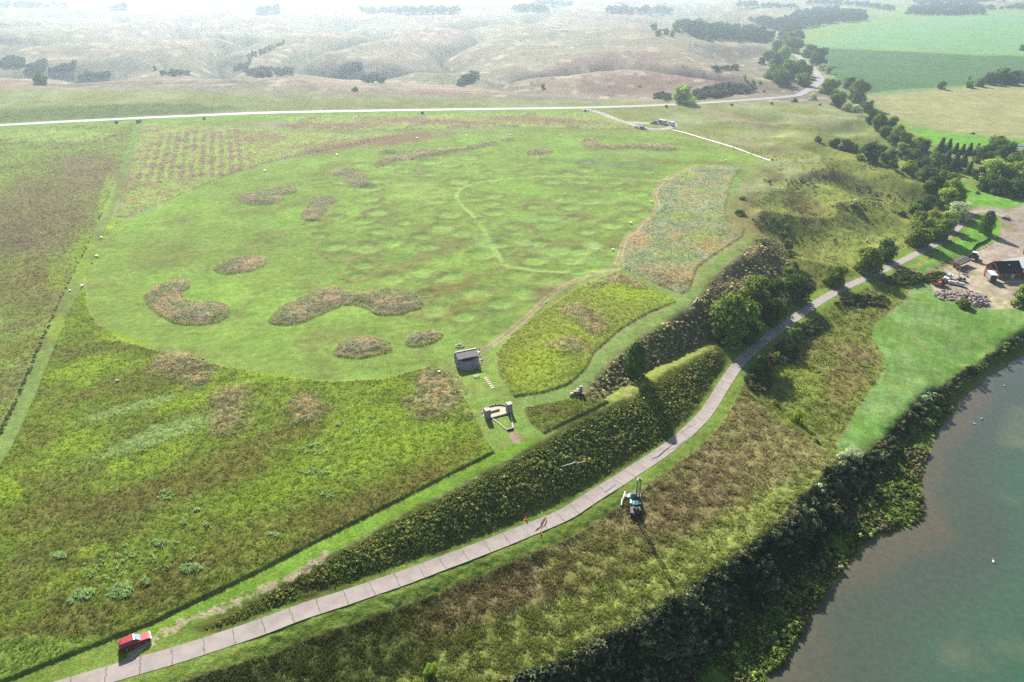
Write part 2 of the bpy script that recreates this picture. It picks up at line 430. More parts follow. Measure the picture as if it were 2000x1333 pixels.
MOUNDS = [
    [(648, 685), (665, 668), (700, 657), (745, 660), (772, 675), (760, 690), (720, 700), (680, 702), (652, 698)],
    [(790, 665), (800, 652), (830, 645), (862, 648), (870, 657), (845, 672), (810, 682), (792, 676)],
    [(524, 622), (545, 600), (590, 580), (640, 562), (660, 558), (675, 572), (720, 570), (770, 562), (815, 575), (830, 592), (815, 608), (770, 618), (740, 617),
     (700, 598), (665, 597), (625, 618), (580, 635), (540, 638), (526, 632)],
    [(278, 578), (300, 560), (345, 546), (375, 548), (372, 562), (352, 580), (380, 592), (430, 588), (450, 600), (453, 615), (430, 632), (380, 638), (335, 632), (310, 615), (290, 600)],
    [(412, 525), (440, 508), (490, 498), (520, 502), (525, 514), (500, 530), (450, 538), (420, 533)],
    [(455, 388), (480, 378), (515, 373), (545, 362), (580, 364), (585, 376), (550, 382), (560, 392), (520, 403), (480, 400)],
    [(582, 420), (600, 405), (605, 390), (620, 382), (655, 385), (663, 393), (640, 402), (640, 415), (625, 430), (595, 434)],
    [(642, 338), (665, 330), (700, 330), (706, 338), (680, 344), (650, 345)],
    [(668, 352), (690, 340), (718, 338), (722, 346), (712, 355), (735, 360), (735, 367), (690, 368), (672, 360)],
    [(727, 318), (745, 310), (780, 302), (800, 293), (860, 292), (900, 290), (930, 282), (965, 276), (976, 282), (940, 290), (890, 297), (855, 304), (820, 312), (770, 316), (745, 326), (728, 324)],
    [(735, 296), (750, 292), (785, 293), (775, 300), (745, 302)],
    [(972, 272), (985, 268), (1008, 270), (1000, 276), (980, 277)],
    [(1020, 300), (1040, 292), (1065, 290), (1085, 298), (1070, 303), (1040, 304)],
    [(1132, 275), (1145, 270), (1165, 272), (1172, 282), (1210, 285), (1240, 280), (1290, 281), (1325, 288), (1330, 295), (1290, 296), (1240, 290), (1200, 292), (1145, 291), (1135, 283)],
]
MZ = [Zone(m, 2) for m in MOUNDS]
CLUMPS = [
    [(285, 707), (340, 680), (380, 698), (412, 712), (418, 735), (395, 757), (365, 760), (330, 735)],
    [(408, 775), (440, 755), (500, 760), (478, 790), (490, 810), (470, 850), (430, 855), (410, 810)],
    [(560, 780), (610, 770), (640, 800), (630, 835), (575, 835), (560, 815)],
    [(798, 765), (820, 727), (850, 716), (880, 735), (910, 780), (930, 820), (880, 832), (830, 812), (795, 792)],
    [(1090, 600), (1120, 590), (1160, 610), (1200, 640), (1180, 660), (1150, 650), (1110, 625)],
    [(1060, 682), (1100, 657), (1140, 670), (1147, 690), (1100, 702)],
    [(1195, 535), (1235, 540), (1265, 560), (1250, 570), (1200, 560), (1140, 565)],
    [(1240, 520), (1290, 535), (1350, 545), (1340, 565), (1300, 560), (1260, 540)],
]
CZ = [Zone(m, 1) for m in CLUMPS]
Z['rimbrush'] = Zone([(1140, 772), (1163, 742), (1195, 704), (1240, 668), (1292, 634), (1350, 601), (1377, 566), (1386, 548), (1452, 494), (1484, 462), (1530, 470), (1540, 520), (1500, 560), (1470, 600), (1440, 640), (1400, 660), (1330, 690), (1260, 728), (1190, 772), (1160, 785)], 0)
Z['bank'] = Zone([(385, 1228), (460, 1189), (600, 1112), (720, 1042), (850, 974), (1000, 895), (1062, 859), (1100, 833), (1180, 798), (1250, 760), (1320, 716), (1400, 677), (1420, 690), (1415, 715), (1385, 765), (1350, 815), (1300, 862),
                 (1240, 898), (1180, 935), (1110, 975), (1030, 1012), (950, 1045), (850, 1084), (700, 1135), (560, 1183), (455, 1224), (400, 1236)], 0)
Z['slope_low'] = Zone([(300, 1345), (470, 1262), (620, 1207), (800, 1148), (960, 1090), (1090, 1035), (1160, 1000), (1230, 955), (1300, 915), (1360, 868), (1410, 815), (1430, 770), (1450, 740),
                       (1480, 700), (1530, 660), (1600, 610), (1690, 560), (1760, 530), (1800, 535), (1785, 560), (1760, 590), (1706, 635), (1702, 655), (1736, 712), (1680, 790), (1632, 868), (1645, 890), (1600, 932), (1500, 1042),
                       (1400, 1112), (1290, 1187), (1130, 1272), (1000, 1335), (800, 1430), (400, 1500)], 0)
Z['dryterrace'] = Zone([(1440, 780), (1480, 790), (1560, 850), (1620, 880), (1625, 905), (1560, 930), (1420, 1010), (1250, 1110), (900, 1230), (830, 1190), (960, 1120), (1150, 1040), (1240, 985), (1330, 930), (1400, 860)], 1)
Z['riverbank'] = Zone([(700, 1440), (1000, 1336), (1130, 1272), (1290, 1187), (1400, 1112), (1500, 1042), (1560, 977), (1605, 930), (1655, 893), (1700, 882), (1787, 791), (1852, 745), (1907, 709), (2000, 648), (2100, 596), (2250, 533),
                       (2250, 575), (2090, 645), (2000, 686), (1922, 728), (1882, 768), (1862, 803), (1832, 843), (1817, 883), (1802, 930), (1806, 985), (1805, 1020), (1770, 1035), (1720, 1043), (1690, 1063), (1660, 1098), (1610, 1163), (1590, 1198), (1540, 1288), (1500, 1328), (1440, 1388), (1250, 1540), (900, 1560)], 0)
Z['field'] = Zone([(1632, 872), (1680, 792), (1736, 712), (1702, 660), (1706, 637), (1780, 582), (1790, 545), (1812, 530), (1828, 548), (1850, 592), (1930, 606), (2000, 602), (2200, 585), (2250, 532), (2100, 595), (2000, 647), (1906, 708), (1851, 744), (1786, 790), (1700, 881), (1652, 893)], 1)
Z['yard'] = Zone([(1818, 548), (1838, 524), (1872, 508), (1905, 494), (1940, 474), (1957, 455), (1956, 432), (1962, 422), (1930, 415), (1890, 418), (1890, 408), (1930, 403), (1965, 412), (2000, 398), (2100, 375), (2300, 380), (2300, 560), (2100, 585), (1990, 602), (1930, 607), (1850, 590), (1822, 568)], 1)
Z['lawn_up'] = Zone([(1868, 343), (1905, 375), (1960, 388), (2060, 395), (2200, 395), (2200, 372), (2090, 376), (2000, 398), (1962, 411), (1930, 402), (1895, 405), (1880, 400)], 1)
Z['lawn_low'] = Zone([(1895, 420), (1930, 418), (1953, 428), (1955, 455), (1940, 472), (1905, 492), (1880, 500), (1850, 505), (1800, 530), (1780, 560), (1760, 560), (1820, 505), (1875, 460)], 1)
Z['crop1'] = Zone([(1560, 96), (1640, 66), (1740, 46), (1800, 36), (1930, 27), (2400, 22), (2400, 125), (2000, 108), (1750, 98), (1590, 90)], 0)
Z['crop2'] = Zone([(1600, 94), (1750, 101), (2000, 111), (2400, 128), (2400, 150), (2000, 160), (1850, 170), (1700, 182), (1640, 165), (1612, 128)], 0)
Z['hay'] = Zone([(1690, 188), (1850, 174), (2000, 166), (2400, 155), (2400, 300), (2000, 272), (1880, 258), (1790, 246), (1730, 225)], 0)
Z['meadow2'] = Zone([(1790, 250), (1880, 264), (2000, 278), (2400, 305), (2400, 330), (2000, 300), (1900, 285), (1820, 285)], 0)
Z['farmtrack1'] = Zone([(1570, 93), (1750, 99.5), (2000, 109.5), (2300, 124)], 0, 2.2)
Z['farmtrack2'] = Zone([(1695, 186), (1760, 181), (1850, 172), (1920, 168), (2000, 164), (2200, 158)], 0, 2.6)
Z['farmtrack3'] = Zone([(1755, 246), (1800, 249), (1880, 261), (1930, 266), (2000, 274), (2200, 290)], 0, 1.8)
Z['lot'] = Zone([(1142, 214), (1165, 218), (1200, 232), (1235, 244), (1262, 252), (1300, 253), (1318, 247), (1314, 240), (1290, 241), (1230, 240), (1218, 238)], 1, 2.6)
Z['lotgrass'] = Zone([(1160, 212), (1235, 209), (1245, 218), (1290, 238), (1230, 238), (1200, 228)], 0)
Z['baresoil'] = Zone([(200, 1335), (250, 1290), (300, 1245), (350, 1222), (400, 1200), (440, 1190), (500, 1158), (560, 1130), (640, 1085)], 1, 1.0)
Z['gravelchute'] = Zone([(992, 838), (1003, 833), (1019, 858), (1012, 868), (1002, 866)], 0)
Z['washout'] = Zone([(436, 146), (440, 132), (452, 130), (450, 140), (458, 147)], 1)
Z['roadcut'] = Zone([(-200, 228), (0, 214), (130, 207), (300, 202), (420, 206), (490, 216), (300, 227), (150, 234), (0, 239), (-200, 250)], 1)
Z['redband'] = Zone([(930, 60), (1000, 52), (1180, 55), (1330, 66), (1230, 78), (1090, 78), (960, 70)], 1)
Z['verge_hw'] = Zone([(-300, 262), (0, 248), (250, 235), (500, 225), (800, 219), (1150, 215), (1155, 221), (900, 223), (700, 227), (500, 234), (280, 242), (0, 254)], 0)
PATCH = []  # soft patches of another plant on the ground: centre, axes (photo), colour, strength


def patch(cx, cy, rx, ry, rot, c, s=0.8):
    a = math.radians(rot)
    q = trace([(cx, cy), (cx + rx * math.cos(a), cy + rx * math.sin(a)), (cx - ry * math.sin(a), cy + ry * math.cos(a))])
    PATCH.append((q[0], np.linalg.inv(np.stack([q[1] - q[0], q[2] - q[0]], 1)), s2l(c), s))


C_BROWN, C_YG, C_DK, C_LT = (106, 102, 58), (128, 154, 54), (86, 104, 44), (132, 158, 92)
for a in [(560, 855, 190, 22, -18, C_BROWN, 0.60), (330, 960, 230, 28, -16, C_BROWN, 0.64), (120, 1000, 130, 30, -15, C_BROWN, 0.52), (480, 1060, 240, 24, -22, C_BROWN, 0.45), (760, 960, 150, 26, -24, C_BROWN, 0.49),
          (700, 1000, 200, 20, -26, C_BROWN, 0.45), (250, 1180, 200, 18, -24, C_BROWN, 0.38), (60, 1230, 120, 16, -22, C_BROWN, 0.38), (250, 795, 100, 14, -20, C_BROWN, 0.45), (160, 775, 60, 12, -25, C_BROWN, 0.38),
          (90, 860, 40, 22, 0, C_BROWN, 0.45), (60, 940, 45, 14, 0, C_BROWN, 0.45), (235, 745, 110, 10, -22, C_BROWN, 0.38), (330, 690, 60, 9, -8, C_BROWN, 0.38), (880, 900, 70, 30, -25, C_BROWN, 0.38),
          (140, 870, 60, 24, -15, C_YG, .9), (230, 912, 26, 12, -15, C_YG, 1), (170, 720, 80, 22, -20, C_YG, .8), (420, 770, 120, 18, -18, C_YG, .8), (700, 820, 90, 30, -10, C_YG, .8), (760, 880, 120, 30, -20, C_YG, .6),
          (20, 960, 25, 20, 0, C_YG, .9), (180, 1080, 40, 14, -20, C_YG, .7), (540, 740, 60, 12, 0, C_YG, .8), (230, 660, 60, 14, 10, C_YG, .8), (110, 640, 20, 30, 0, C_YG, .6), (150, 1130, 90, 16, -20, C_YG, .5), (560, 960, 160, 18, -20, C_YG, .45),
          (330, 845, 110, 20, -20, C_LT, .8), (250, 800, 100, 10, -15, C_LT, .8), (300, 860, 100, 14, -18, C_LT, .8), (160, 1165, 40, 12, -25, C_LT, .7), (235, 1155, 30, 14, -35, C_LT, .7), (375, 1115, 22, 10, -20, C_LT, .7),
          (310, 1065, 16, 6, -20, C_LT, .8), (110, 1085, 14, 6, 0, C_LT, .7), (1080, 690, 80, 40, -30, (140, 160, 58), .8), (1230, 570, 60, 20, 10, (140, 162, 58), .9), (1020, 720, 30, 40, 0, (136, 156, 58), .8), (1300, 585, 20, 8, 0, C_YG, .8),
          (1380, 455, 40, 10, 0, C_YG, .3), (1330, 425, 45, 9, 0, C_YG, .3), (1320, 500, 50, 14, 0, C_YG, .3), (1370, 390, 40, 8, 0, (150, 160, 110), .7), (1330, 540, 40, 18, 10, (158, 142, 100), .8), (1250, 470, 25, 20, 0, (160, 142, 104), .7), (1390, 480, 40, 16, 0, (154, 140, 98), .7),
          (80, 420, 110, 90, 0, (112, 102, 80), .75), (60, 560, 90, 70, 0, (108, 100, 70), .6), (180, 340, 70, 50, 0, (118, 108, 86), .7), (50, 680, 60, 16, -15, C_BROWN, 0.52), (20, 470, 60, 30, 0, (104, 98, 78), .5),
          (100, 265, 120, 14, 0, (140, 165, 92), .7), (160, 500, 26, 60, 15, C_YG, .6), (210, 380, 14, 50, 15, (140, 165, 80), .6), (110, 540, 20, 30, 0, C_YG, .5),
          (780, 272, 100, 10, -6, (128, 106, 88), .85), (650, 290, 60, 8, -8, (126, 106, 88), .7), (640, 246, 120, 7, 0, (132, 108, 92), .7), (830, 238, 160, 6, 2, (136, 112, 98), .8), (1050, 236, 130, 7, 3, (134, 112, 94), .8), (500, 268, 60, 14, 0, (126, 106, 86), .4),
          # mown village: worn and lush spots
          (880, 560, 110, 14, -20, (112, 108, 66), .6), (1060, 570, 34, 12, -25, (110, 100, 70), .7), (900, 600, 60, 10, -25, (112, 104, 66), .5), (1040, 490, 60, 12, -15, (108, 106, 74), .6), (860, 490, 100, 12, -15, (114, 112, 74), .5), (1000, 450, 60, 9, -25, (104, 110, 74), .5),
          (660, 500, 50, 12, 10, (116, 112, 74), .4), (320, 500, 80, 24, 0, (112, 112, 68), .35), (250, 560, 50, 18, 0, (112, 112, 68), .3), (640, 420, 20, 40, 30, (112, 118, 72), .5), (700, 470, 70, 10, -5, (100, 120, 70), .4), (820, 375, 60, 22, 10, (140, 166, 88), .6), (1110, 500, 80, 16, 10, (134, 168, 94), .7),
          (1160, 482, 22, 8, 10, (140, 172, 104), .8), (1030, 475, 26, 7, 0, (136, 168, 100), .7), (1060, 430, 60, 10, 0, (124, 160, 90), .5), (1150, 392, 70, 8, 0, (124, 160, 92), .5), (950, 480, 34, 14, 30, (132, 166, 92), .6), (870, 520, 30, 14, 0, (132, 164, 82), .5),
          (1130, 365, 80, 6, 5, (110, 112, 84), .5), (1180, 320, 130, 8, 5, (98, 122, 84), .55), (1230, 345, 60, 6, 5, (104, 114, 82), .5), (960, 640, 60, 14, -20, (94, 122, 58), .5), (820, 610, 40, 18, 0, (120, 116, 70), .35), (930, 700, 30, 30, 0, (118, 124, 80), .6), (760, 530, 90, 10, -15, (118, 114, 74), .5),
          (560, 470, 60, 12, 0, (104, 130, 66), .4), (480, 560, 70, 16, -15, (132, 160, 74), .4), (1130, 420, 40, 7, 10, (112, 112, 80), .5), (720, 560, 90, 14, -10, (128, 156, 74), .4), (1250, 300, 80, 7, 3, (126, 150, 92), .5),
          # hillside below the rim and valley side
          (1610, 340, 45, 16, 10, (86, 84, 66), .8), (1690, 370, 60, 14, 25, (92, 96, 66), .6), (1570, 410, 50, 26, 25, (108, 104, 64), .7), (1520, 350, 30, 14, 20, (112, 104, 76), .6), (1570, 370, 40, 16, 0, (134, 152, 84), .6), (1500, 400, 36, 20, 30, (132, 148, 84), .6), (1640, 460, 60, 20, 0, (128, 142, 76), .5),
          (1460, 420, 40, 60, -20, (124, 112, 78), .6), (1650, 560, 30, 14, -30, (112, 108, 70), .5), (1600, 520, 40, 30, 30, (110, 118, 66), .5), (1440, 235, 90, 10, 10, (150, 140, 112), .6), (1580, 230, 70, 14, 12, (142, 148, 106), .6), (1480, 285, 90, 10, 12, (142, 140, 104), .5),
          (1560, 740, 60, 50, 0, (132, 152, 62), .5), (1650, 740, 40, 50, 30, (130, 120, 80), .6), (1670, 690, 60, 16, 20, (134, 122, 86), .7), (1560, 690, 40, 30, 0, (122, 120, 76), .4)]:
    patch(*a)
COLS = {k: s2l(v) for k, v in dict(
    far=(132, 132, 110), tan=(144, 134, 116), pale=(164, 158, 138), red=(130, 110, 102), upland=(122, 132, 78), mown=(112, 148, 62), mown2=(98, 132, 56), village=(118, 144, 72),
    tall=(110, 130, 54), tallb=(100, 108, 56), wild=(138, 150, 108), tan2=(148, 138, 100), mound=(122, 126, 96), mound2=(150, 140, 104), mound3=(108, 126, 80), brush=(112, 108, 78), brush2=(96, 106, 62),
    bank=(90, 104, 50), bankt=(120, 118, 62), low=(112, 124, 62), low2=(128, 144, 70), dry=(140, 132, 94), rbank=(58, 66, 40), shore=(98, 122, 54), field=(102, 142, 66), field2=(122, 156, 90), yard=(198, 186, 162), yard2=(172, 150, 124), road=(186, 178, 172),
    gravel=(172, 152, 132), lawn=(106, 156, 62), crop1=(112, 156, 102), crop2=(82, 116, 76), hay=(146, 152, 104), track=(178, 168, 140), trackv=(142, 134, 96), dirt=(214, 200, 164), mud=(120, 104, 84), deep=(70, 80, 60), strip=(138, 158, 88), stripb=(124, 112, 92)).items()}
VEG_K = np.array([.69, .64, .68])   # photo colours are lit; this takes them down to the plants' own colours


_lp = np.array([(640, 335), (760, 300), (1000, 300), (1280, 322), (1270, 420), (1205, 515), (1060, 600), (900, 640), (720, 560), (560, 480)], float)
_r = np.random.default_rng(77)
_c = _r.uniform([560, 300], [1290, 645], (420, 2)); _c = _c[sdist(_c[:, 0], _c[:, 1], _lp) < 0]
_w = trace(_c); LODGE = []
for q in _w:
    if all(math.hypot(q[0] - o[0], q[1] - o[1]) > 10.5 for o in LODGE): LODGE.append((q[0], q[1], _r.uniform(3.2, 6.2)))
LODGE = LODGE[:150]


def lodges(x, y):
    """0..1 in the hollows, and 0..1 on their low rims"""
    a = np.zeros(x.shape); b = np.zeros(x.shape)
    for cx_, cy_, rr in LODGE:
        m = (np.abs(x - cx_) < rr * 2) & (np.abs(y - cy_) < rr * 2)
        if m.any():
            d = np.hypot(x[m] - cx_, y[m] - cy_) / rr
            a[m] = np.maximum(a[m], sm(1.0, .45, d)); b[m] = np.maximum(b[m], np.exp(-((d - 1.2) / .28) ** 2))
    return a, b


_btop = wline(BANKTOP)


def veg_height(x, y):
    """height of the standing grass and weeds, and the low earth mounds"""
    z = np.zeros(x.shape)
    for k in TALL:
        s = Z[k].sd(x, y)
        z = np.maximum(z, .42 * sm(.25, -.35, s))
    wob = .7 * fbm(x, y, 5, 2, 72)
    for m in MZ:
        s = m.sd(x, y) + wob
        z = np.maximum(z, .38 * sm(.4, -.6, s) + .7 * sm(0, -5, s))
    for m in CZ:
        s = m.sd(x, y) + 1.5 * fbm(x, y, 6, 2, 71)
        z = np.maximum(z, .42 + .55 * sm(1, -2.5, s) * (s < 1))  if False else z + .5 * sm(1, -2.5, s)
    s = Z['trail_left'].sd(x, y); z = z * sm(-.1, .4, s)
    la, lb = lodges(x, y); z = z - .42 * la + .16 * lb
    for k in ('trail_right', 'trail_cross', 'village_') if False else ('trail_right', 'trail_cross', 'trail_top'):
        s = Z[k].sd(x, y); z = z * sm(-.1, .4, s)
    z = z - .35 * sm(1.0, -1.2, Z['ring_low'].sd(x, y)) - .2 * sm(1.0, -1.2, Z['ring_trail'].sd(x, y))
    return z


def h(x, y):
    x = np.asarray(x, float); y = np.asarray(y, float)
    return h0(x, y) + veg_height(np.atleast_1d(x), np.atleast_1d(y)).reshape(np.shape(x))


def lerp(a, b, t):
    t = np.asarray(t)[:, None]
    return a + (b - a) * t


def ground_color(x, y):
    """own colour of what grows or lies at each place (linear)"""
    n = len(x)
    r = np.hypot(x, y)
    n1 = fbm(x, y, 45, 4, 101); n2 = fbm(x, y, 9, 3, 102); n3 = fbm(x * .6 + y * .8, (y * .6 - x * .8) * 2.6, 60, 4, 103); n4 = fbm(x, y, 2.2, 2, 104); n5 = fbm(x, y, 260, 4, 105)
    C = np.tile(COLS['upland'], (n, 1))
    C = lerp(C, COLS['wild'], sm(-.2, .5, n1))
    C = lerp(C, COLS['mown'], sm(.1, .5, n2) * .4)
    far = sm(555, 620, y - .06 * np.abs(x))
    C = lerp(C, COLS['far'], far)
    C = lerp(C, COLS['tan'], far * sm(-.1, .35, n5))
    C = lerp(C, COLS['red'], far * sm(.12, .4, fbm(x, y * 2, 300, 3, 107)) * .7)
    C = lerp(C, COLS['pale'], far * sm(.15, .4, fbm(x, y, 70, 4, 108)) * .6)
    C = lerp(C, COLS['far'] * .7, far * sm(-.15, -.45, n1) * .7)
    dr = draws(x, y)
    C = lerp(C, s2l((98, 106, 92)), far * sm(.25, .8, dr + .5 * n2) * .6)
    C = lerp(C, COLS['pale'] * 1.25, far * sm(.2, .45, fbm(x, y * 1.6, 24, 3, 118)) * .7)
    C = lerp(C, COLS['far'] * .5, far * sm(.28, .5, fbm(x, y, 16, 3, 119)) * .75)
    rc = Z['roadcut'].sd(x, y)
    C = lerp(C, s2l((104, 122, 72)) * (1 + .3 * n2)[:, None], sm(5, -5, rc + 6 * n2))
    z0 = h0(x, y)
    vf = sm(-6, -13, z0) * sm(400, 480, r) * sm(-60, 20, x - (120 + .28 * y))
    C = lerp(C, COLS['lawn'] * .9 + COLS['hay'] * .15, vf * .7)
    for k, c, e in (('crop1', 'crop1', 3), ('crop2', 'crop2', 3), ('hay', 'hay', 3), ('meadow2', 'lawn', 3)):
        s = Z[k].sd(x, y)
        C = lerp(C, COLS[c] * (1 + .16 * n1 + .08 * n2)[:, None], sm(e, -e, s))
    # hill slope below the rim
    sl = sm(-.8, -2.5, z0) * sm(-16, -13, z0) * (1 - sm(420, 520, y))
    C = lerp(C, lerp(lerp(np.tile(COLS['low'] * 1.1, (n, 1)), COLS['low2'] * 1.15, sm(-.15, .35, n1)), COLS['tan2'], sm(.15, .5, n2 + n1 * .5) * .4), sl)
    # standing grass
    for k in TALL:
        s = Z[k].sd(x, y); m = sm(.3, -.3, s)
        if k in ('t1',):
            c = lerp(np.tile(COLS['wild'], (n, 1)), COLS['tan2'], sm(.02, .35, n2 + .4 * n1) * .75)
            c = lerp(c, s2l((122, 138, 104)), sm(.05, .35, -n2 + .5 * n3))
            c = lerp(c, s2l((136, 158, 78)), sm(.12, .4, fbm(x, y, 14, 3, 171)) * .7)
        elif k == 't7':
            q = lerp(np.tile(COLS['strip'], (n, 1)), s2l((142, 138, 92)), sm(-.1, .4, n2))
            w = trace([(416, 350), (416, 256), (287, 348), (470, 348)])
            dv = (w[1] - w[0]) / np.linalg.norm(w[1] - w[0]); nv = np.array([dv[1], -dv[0]])
            u = (x - w[2, 0]) * nv[0] + (y - w[2, 1]) * nv[1]; span = (w[3] - w[2]) @ nv; vv = (x - w[0, 0]) * dv[0] + (y - w[0, 1]) * dv[1]; vl = np.linalg.norm(w[1] - w[0])
            st = np.sin(u / span * 2 * math.pi * 9.0 + .8 * n1) * .6 + .8 * n2 + .3 * n1
            blk = sm(-12, 2, u) * sm(span + 14, span - 4, u) * sm(-4, 8, vv) * sm(vl + 10, vl - 5, vv)
            q = lerp(q, COLS['stripb'], np.clip(blk * sm(-.45, .3, st) * (.65 + .5 * n4 + .8 * n2), 0, .95))
            q = lerp(q, COLS['stripb'], (1 - blk) * sm(.05, .4, n3 + .5 * n2) * .6)
            c = q
        elif k == 't8':
            c = lerp(np.tile(COLS['strip'], (n, 1)), COLS['stripb'], sm(.0, .35, n3 + .6 * n2) * .7)
        elif k == 't3':
            c = lerp(np.tile(COLS['tallb'], (n, 1)), COLS['tall'], sm(-.2, .3, n2))
        elif k == 't5':
            c = np.tile(s2l((138, 160, 62)), (n, 1)) * (1 + .25 * n2)[:, None]
        elif k == 't6':
            c = lerp(np.tile(s2l((120, 140, 70)), (n, 1)), s2l((112, 108, 76)), sm(-.1, .3, n3 + .7 * n2) * .6)
        else:
            c = lerp(np.tile(COLS['tall'], (n, 1)), COLS['tallb'], sm(-.05, .3, n3 + .5 * n2) * .8)
            c = lerp(c, s2l(C_YG), sm(.1, .4, -n3 + .5 * n2) * .6)
            if k == 't2': c = lerp(c, s2l((138, 156, 68)), .55 + .4 * n2)
        C = np.where(m[:, None] > 0, lerp(C, c, m), C)
    v = Z['village'].sd(x, y); mv = sm(.3, -.3, v)
    cv = lerp(np.tile(COLS['village'], (n, 1)), s2l((124, 158, 74)), sm(-.1, .4, n1))
    cv = lerp(cv, s2l((112, 116, 72)), sm(.05, .35, fbm(x, y, 22, 4, 110)) * .55)
    cv = lerp(cv, s2l((100, 138, 60)), sm(.1, .4, n2) * .4)
    cv = cv * (1 + .16 * fbm(x * .35 + y * .1, y * 2.2 - x * .5, 6, 3, 161) + .1 * n4)[:, None]
    la, lb = lodges(x, y)
    cv = lerp(cv, s2l((128, 162, 84)), np.clip(la * (.65 + .8 * n2), 0, .9)); cv = lerp(cv, s2l((112, 116, 74)), np.clip(lb * (.45 + 1.1 * n2 + .5 * n1), 0, .75))
    C = np.where(mv[:, None] > 0, lerp(C, cv, mv), C)
    tallm = np.zeros(n)
    for k in ('bank_strip', 'trail_left', 'trail_right', 'trail_cross', 'trail_top', 'ring_trail', 'ring_low', 'gap1', 'lawn_up', 'lawn_low', 'verge_hw'):
        s = Z[k].sd(x, y) + (.25 * n4 if k.startswith('trail') else 0)
        cc = COLS['mown'] * (1 + .22 * n2 + .12 * n1)[:, None]
        if k.startswith('lawn'):
            cc = COLS['lawn'] * (1 + .15 * n2)[:, None]
        if k.startswith('trail'):
            cc = s2l((114, 140, 76)) * (1 + .18 * n2)[:, None]
        if k.startswith('ring'):
            cc = s2l((138, 168, 90)) * (1 + .1 * n2)[:, None]
        if k == 'bank_strip':
            cc = s2l((112, 150, 56)) * (1 + .2 * n3 + .15 * n2)[:, None]
        C = lerp(C, cc, sm(.4, -.4, s) * (.85 if k.startswith('ring') else 1))
    pv = _pd(x, y)
    pm = sm(5.2, 4.4, pv + .4 * n2) * (z0 > -15.2) * (y < 420)
    C = lerp(C, s2l((112, 138, 62)) * (1 + .2 * n2)[:, None], pm)
    # worn two-wheel track
    s = Z['track'].sd(x, y) + 1.25
    C = lerp(C, COLS['trackv'], sm(1.9, .9, s + .5 * n4) * .6)
    C = lerp(C, COLS['track'], sm(.45, .1, np.abs(s - .75) + .25 * n4) * .5 * sm(-.3, .3, n1 + .5))
    # soft plant patches
    pm_n = .45 * n2 + .35 * n4
    for c0, inv, c, st in PATCH:
        q = np.abs(x - c0[0]) + np.abs(y - c0[1]) < 400
        if q.any():
            d = np.stack([x[q] - c0[0], y[q] - c0[1]], 1) @ inv.T
            dd = np.hypot(d[:, 0], d[:, 1])
            C[q] = lerp(C[q], c, st * sm(1.25, .55, dd + pm_n[q]))
    for i, m in enumerate(MZ):
        s = m.sd(x, y) + .7 * fbm(x, y, 5, 2, 72); w = sm(.5, -.6, s)
        if (w > 0).any():
            c = lerp(np.tile(COLS['mound'], (n, 1)), COLS['mound2'], sm(-.1, .3, n2 + .6 * n4)); c = lerp(c, COLS['mound3'], sm(0, .3, fbm(x, y, 11, 2, 120)) * .7)
            c = lerp(c, s2l((128, 138, 70)), sm(-2.2, -.2, s) * .5)
            C = lerp(C, c, w)
    for i, m in enumerate(CZ):
        s = m.sd(x, y) + 5 * n2
        C = lerp(C, lerp(lerp(np.tile(COLS['tan2'] * 1.15, (n, 1)), COLS['mound'], sm(-.2, .3, n4 + .5 * n2)), s2l((118, 112, 84)), sm(0, .35, fbm(x, y, 7, 3, 173)) * .8), sm(2.5, -3, s) * .8)
    s = Z['rimbrush'].sd(x, y)
    C = lerp(C, lerp(lerp(np.tile(COLS['brush'], (n, 1)), COLS['brush2'], sm(-.2, .3, n2)), COLS['mound2'], sm(.1, .4, n4 + n1 * .4) * .6), sm(1, -1, s))
    s = Z['bank'].sd(x, y) + 1.3 * n2
    C = lerp(C, lerp(np.tile(COLS['bank'], (n, 1)), COLS['bankt'], sm(.1, .5, n2)), sm(.5, -.5, s))
    s = Z['slope_low'].sd(x, y); w = sm(.5, -.5, s) * (1 - pm)
    c = lerp(np.tile(COLS['low'], (n, 1)), COLS['low2'], sm(-.1, .35, n1)); c = lerp(c, COLS['tan2'], sm(.1, .45, n2) * .35)
    lf = sm(75, 45, x)
    db = np.full(n, 99.0); nr = w > 0
    if nr.any(): db[nr] = dist_line(x[nr], y[nr], _btop) + 2.2 * n1[nr] * 2 + 1.2 * n2[nr]
    c = lerp(c, s2l((106, 100, 64)), sm(9, 13, db) * sm(24, 19, db) * .7 * lf); c = lerp(c, s2l((140, 154, 82)), sm(11, 6, db) * .75); c = lerp(c, s2l((138, 134, 92)), sm(19, 24, db) * sm(33, 28, db) * .75 * lf); c = lerp(c, s2l((104, 98, 64)), sm(29, 33, db) * .5 * lf)
    dl = trace([(560, 1260)])[0]; c = lerp(c, s2l((82, 96, 50)), sm(34, 14, np.hypot(x - dl[0], (y - dl[1]) * 1.3) + 6 * n2) * .8)
    C = lerp(C, c, w)
    s = Z['dryterrace'].sd(x, y) + 3 * n2
    C = lerp(C, lerp(np.tile(COLS['dry'], (n, 1)), COLS['low2'], sm(.0, .4, n1 + .4 * n2) * .7), sm(2, -3, s) * (1 - pm) * .6)
    for c0, inv, c, st in PATCH[-4:]:
        d = np.stack([x - c0[0], y - c0[1]], 1) @ inv.T
        C = lerp(C, c, st * sm(1.25, .55, np.hypot(d[:, 0], d[:, 1]) + pm_n))
    s = Z['riverbank'].sd(x, y); w = sm(.6, -.6, s)
    c = lerp(np.tile(COLS['rbank'], (n, 1)), COLS['shore'], sm(-19.5, -21.3, z0 + .8 * n2))
    c = lerp(c, s2l((120, 104, 78)), sm(.2, .5, n2) * sm(-21, -19, z0) * .5)
    C = lerp(C, c, w)
    s = Z['field'].sd(x, y) + .3 * n4 + .9 * n2
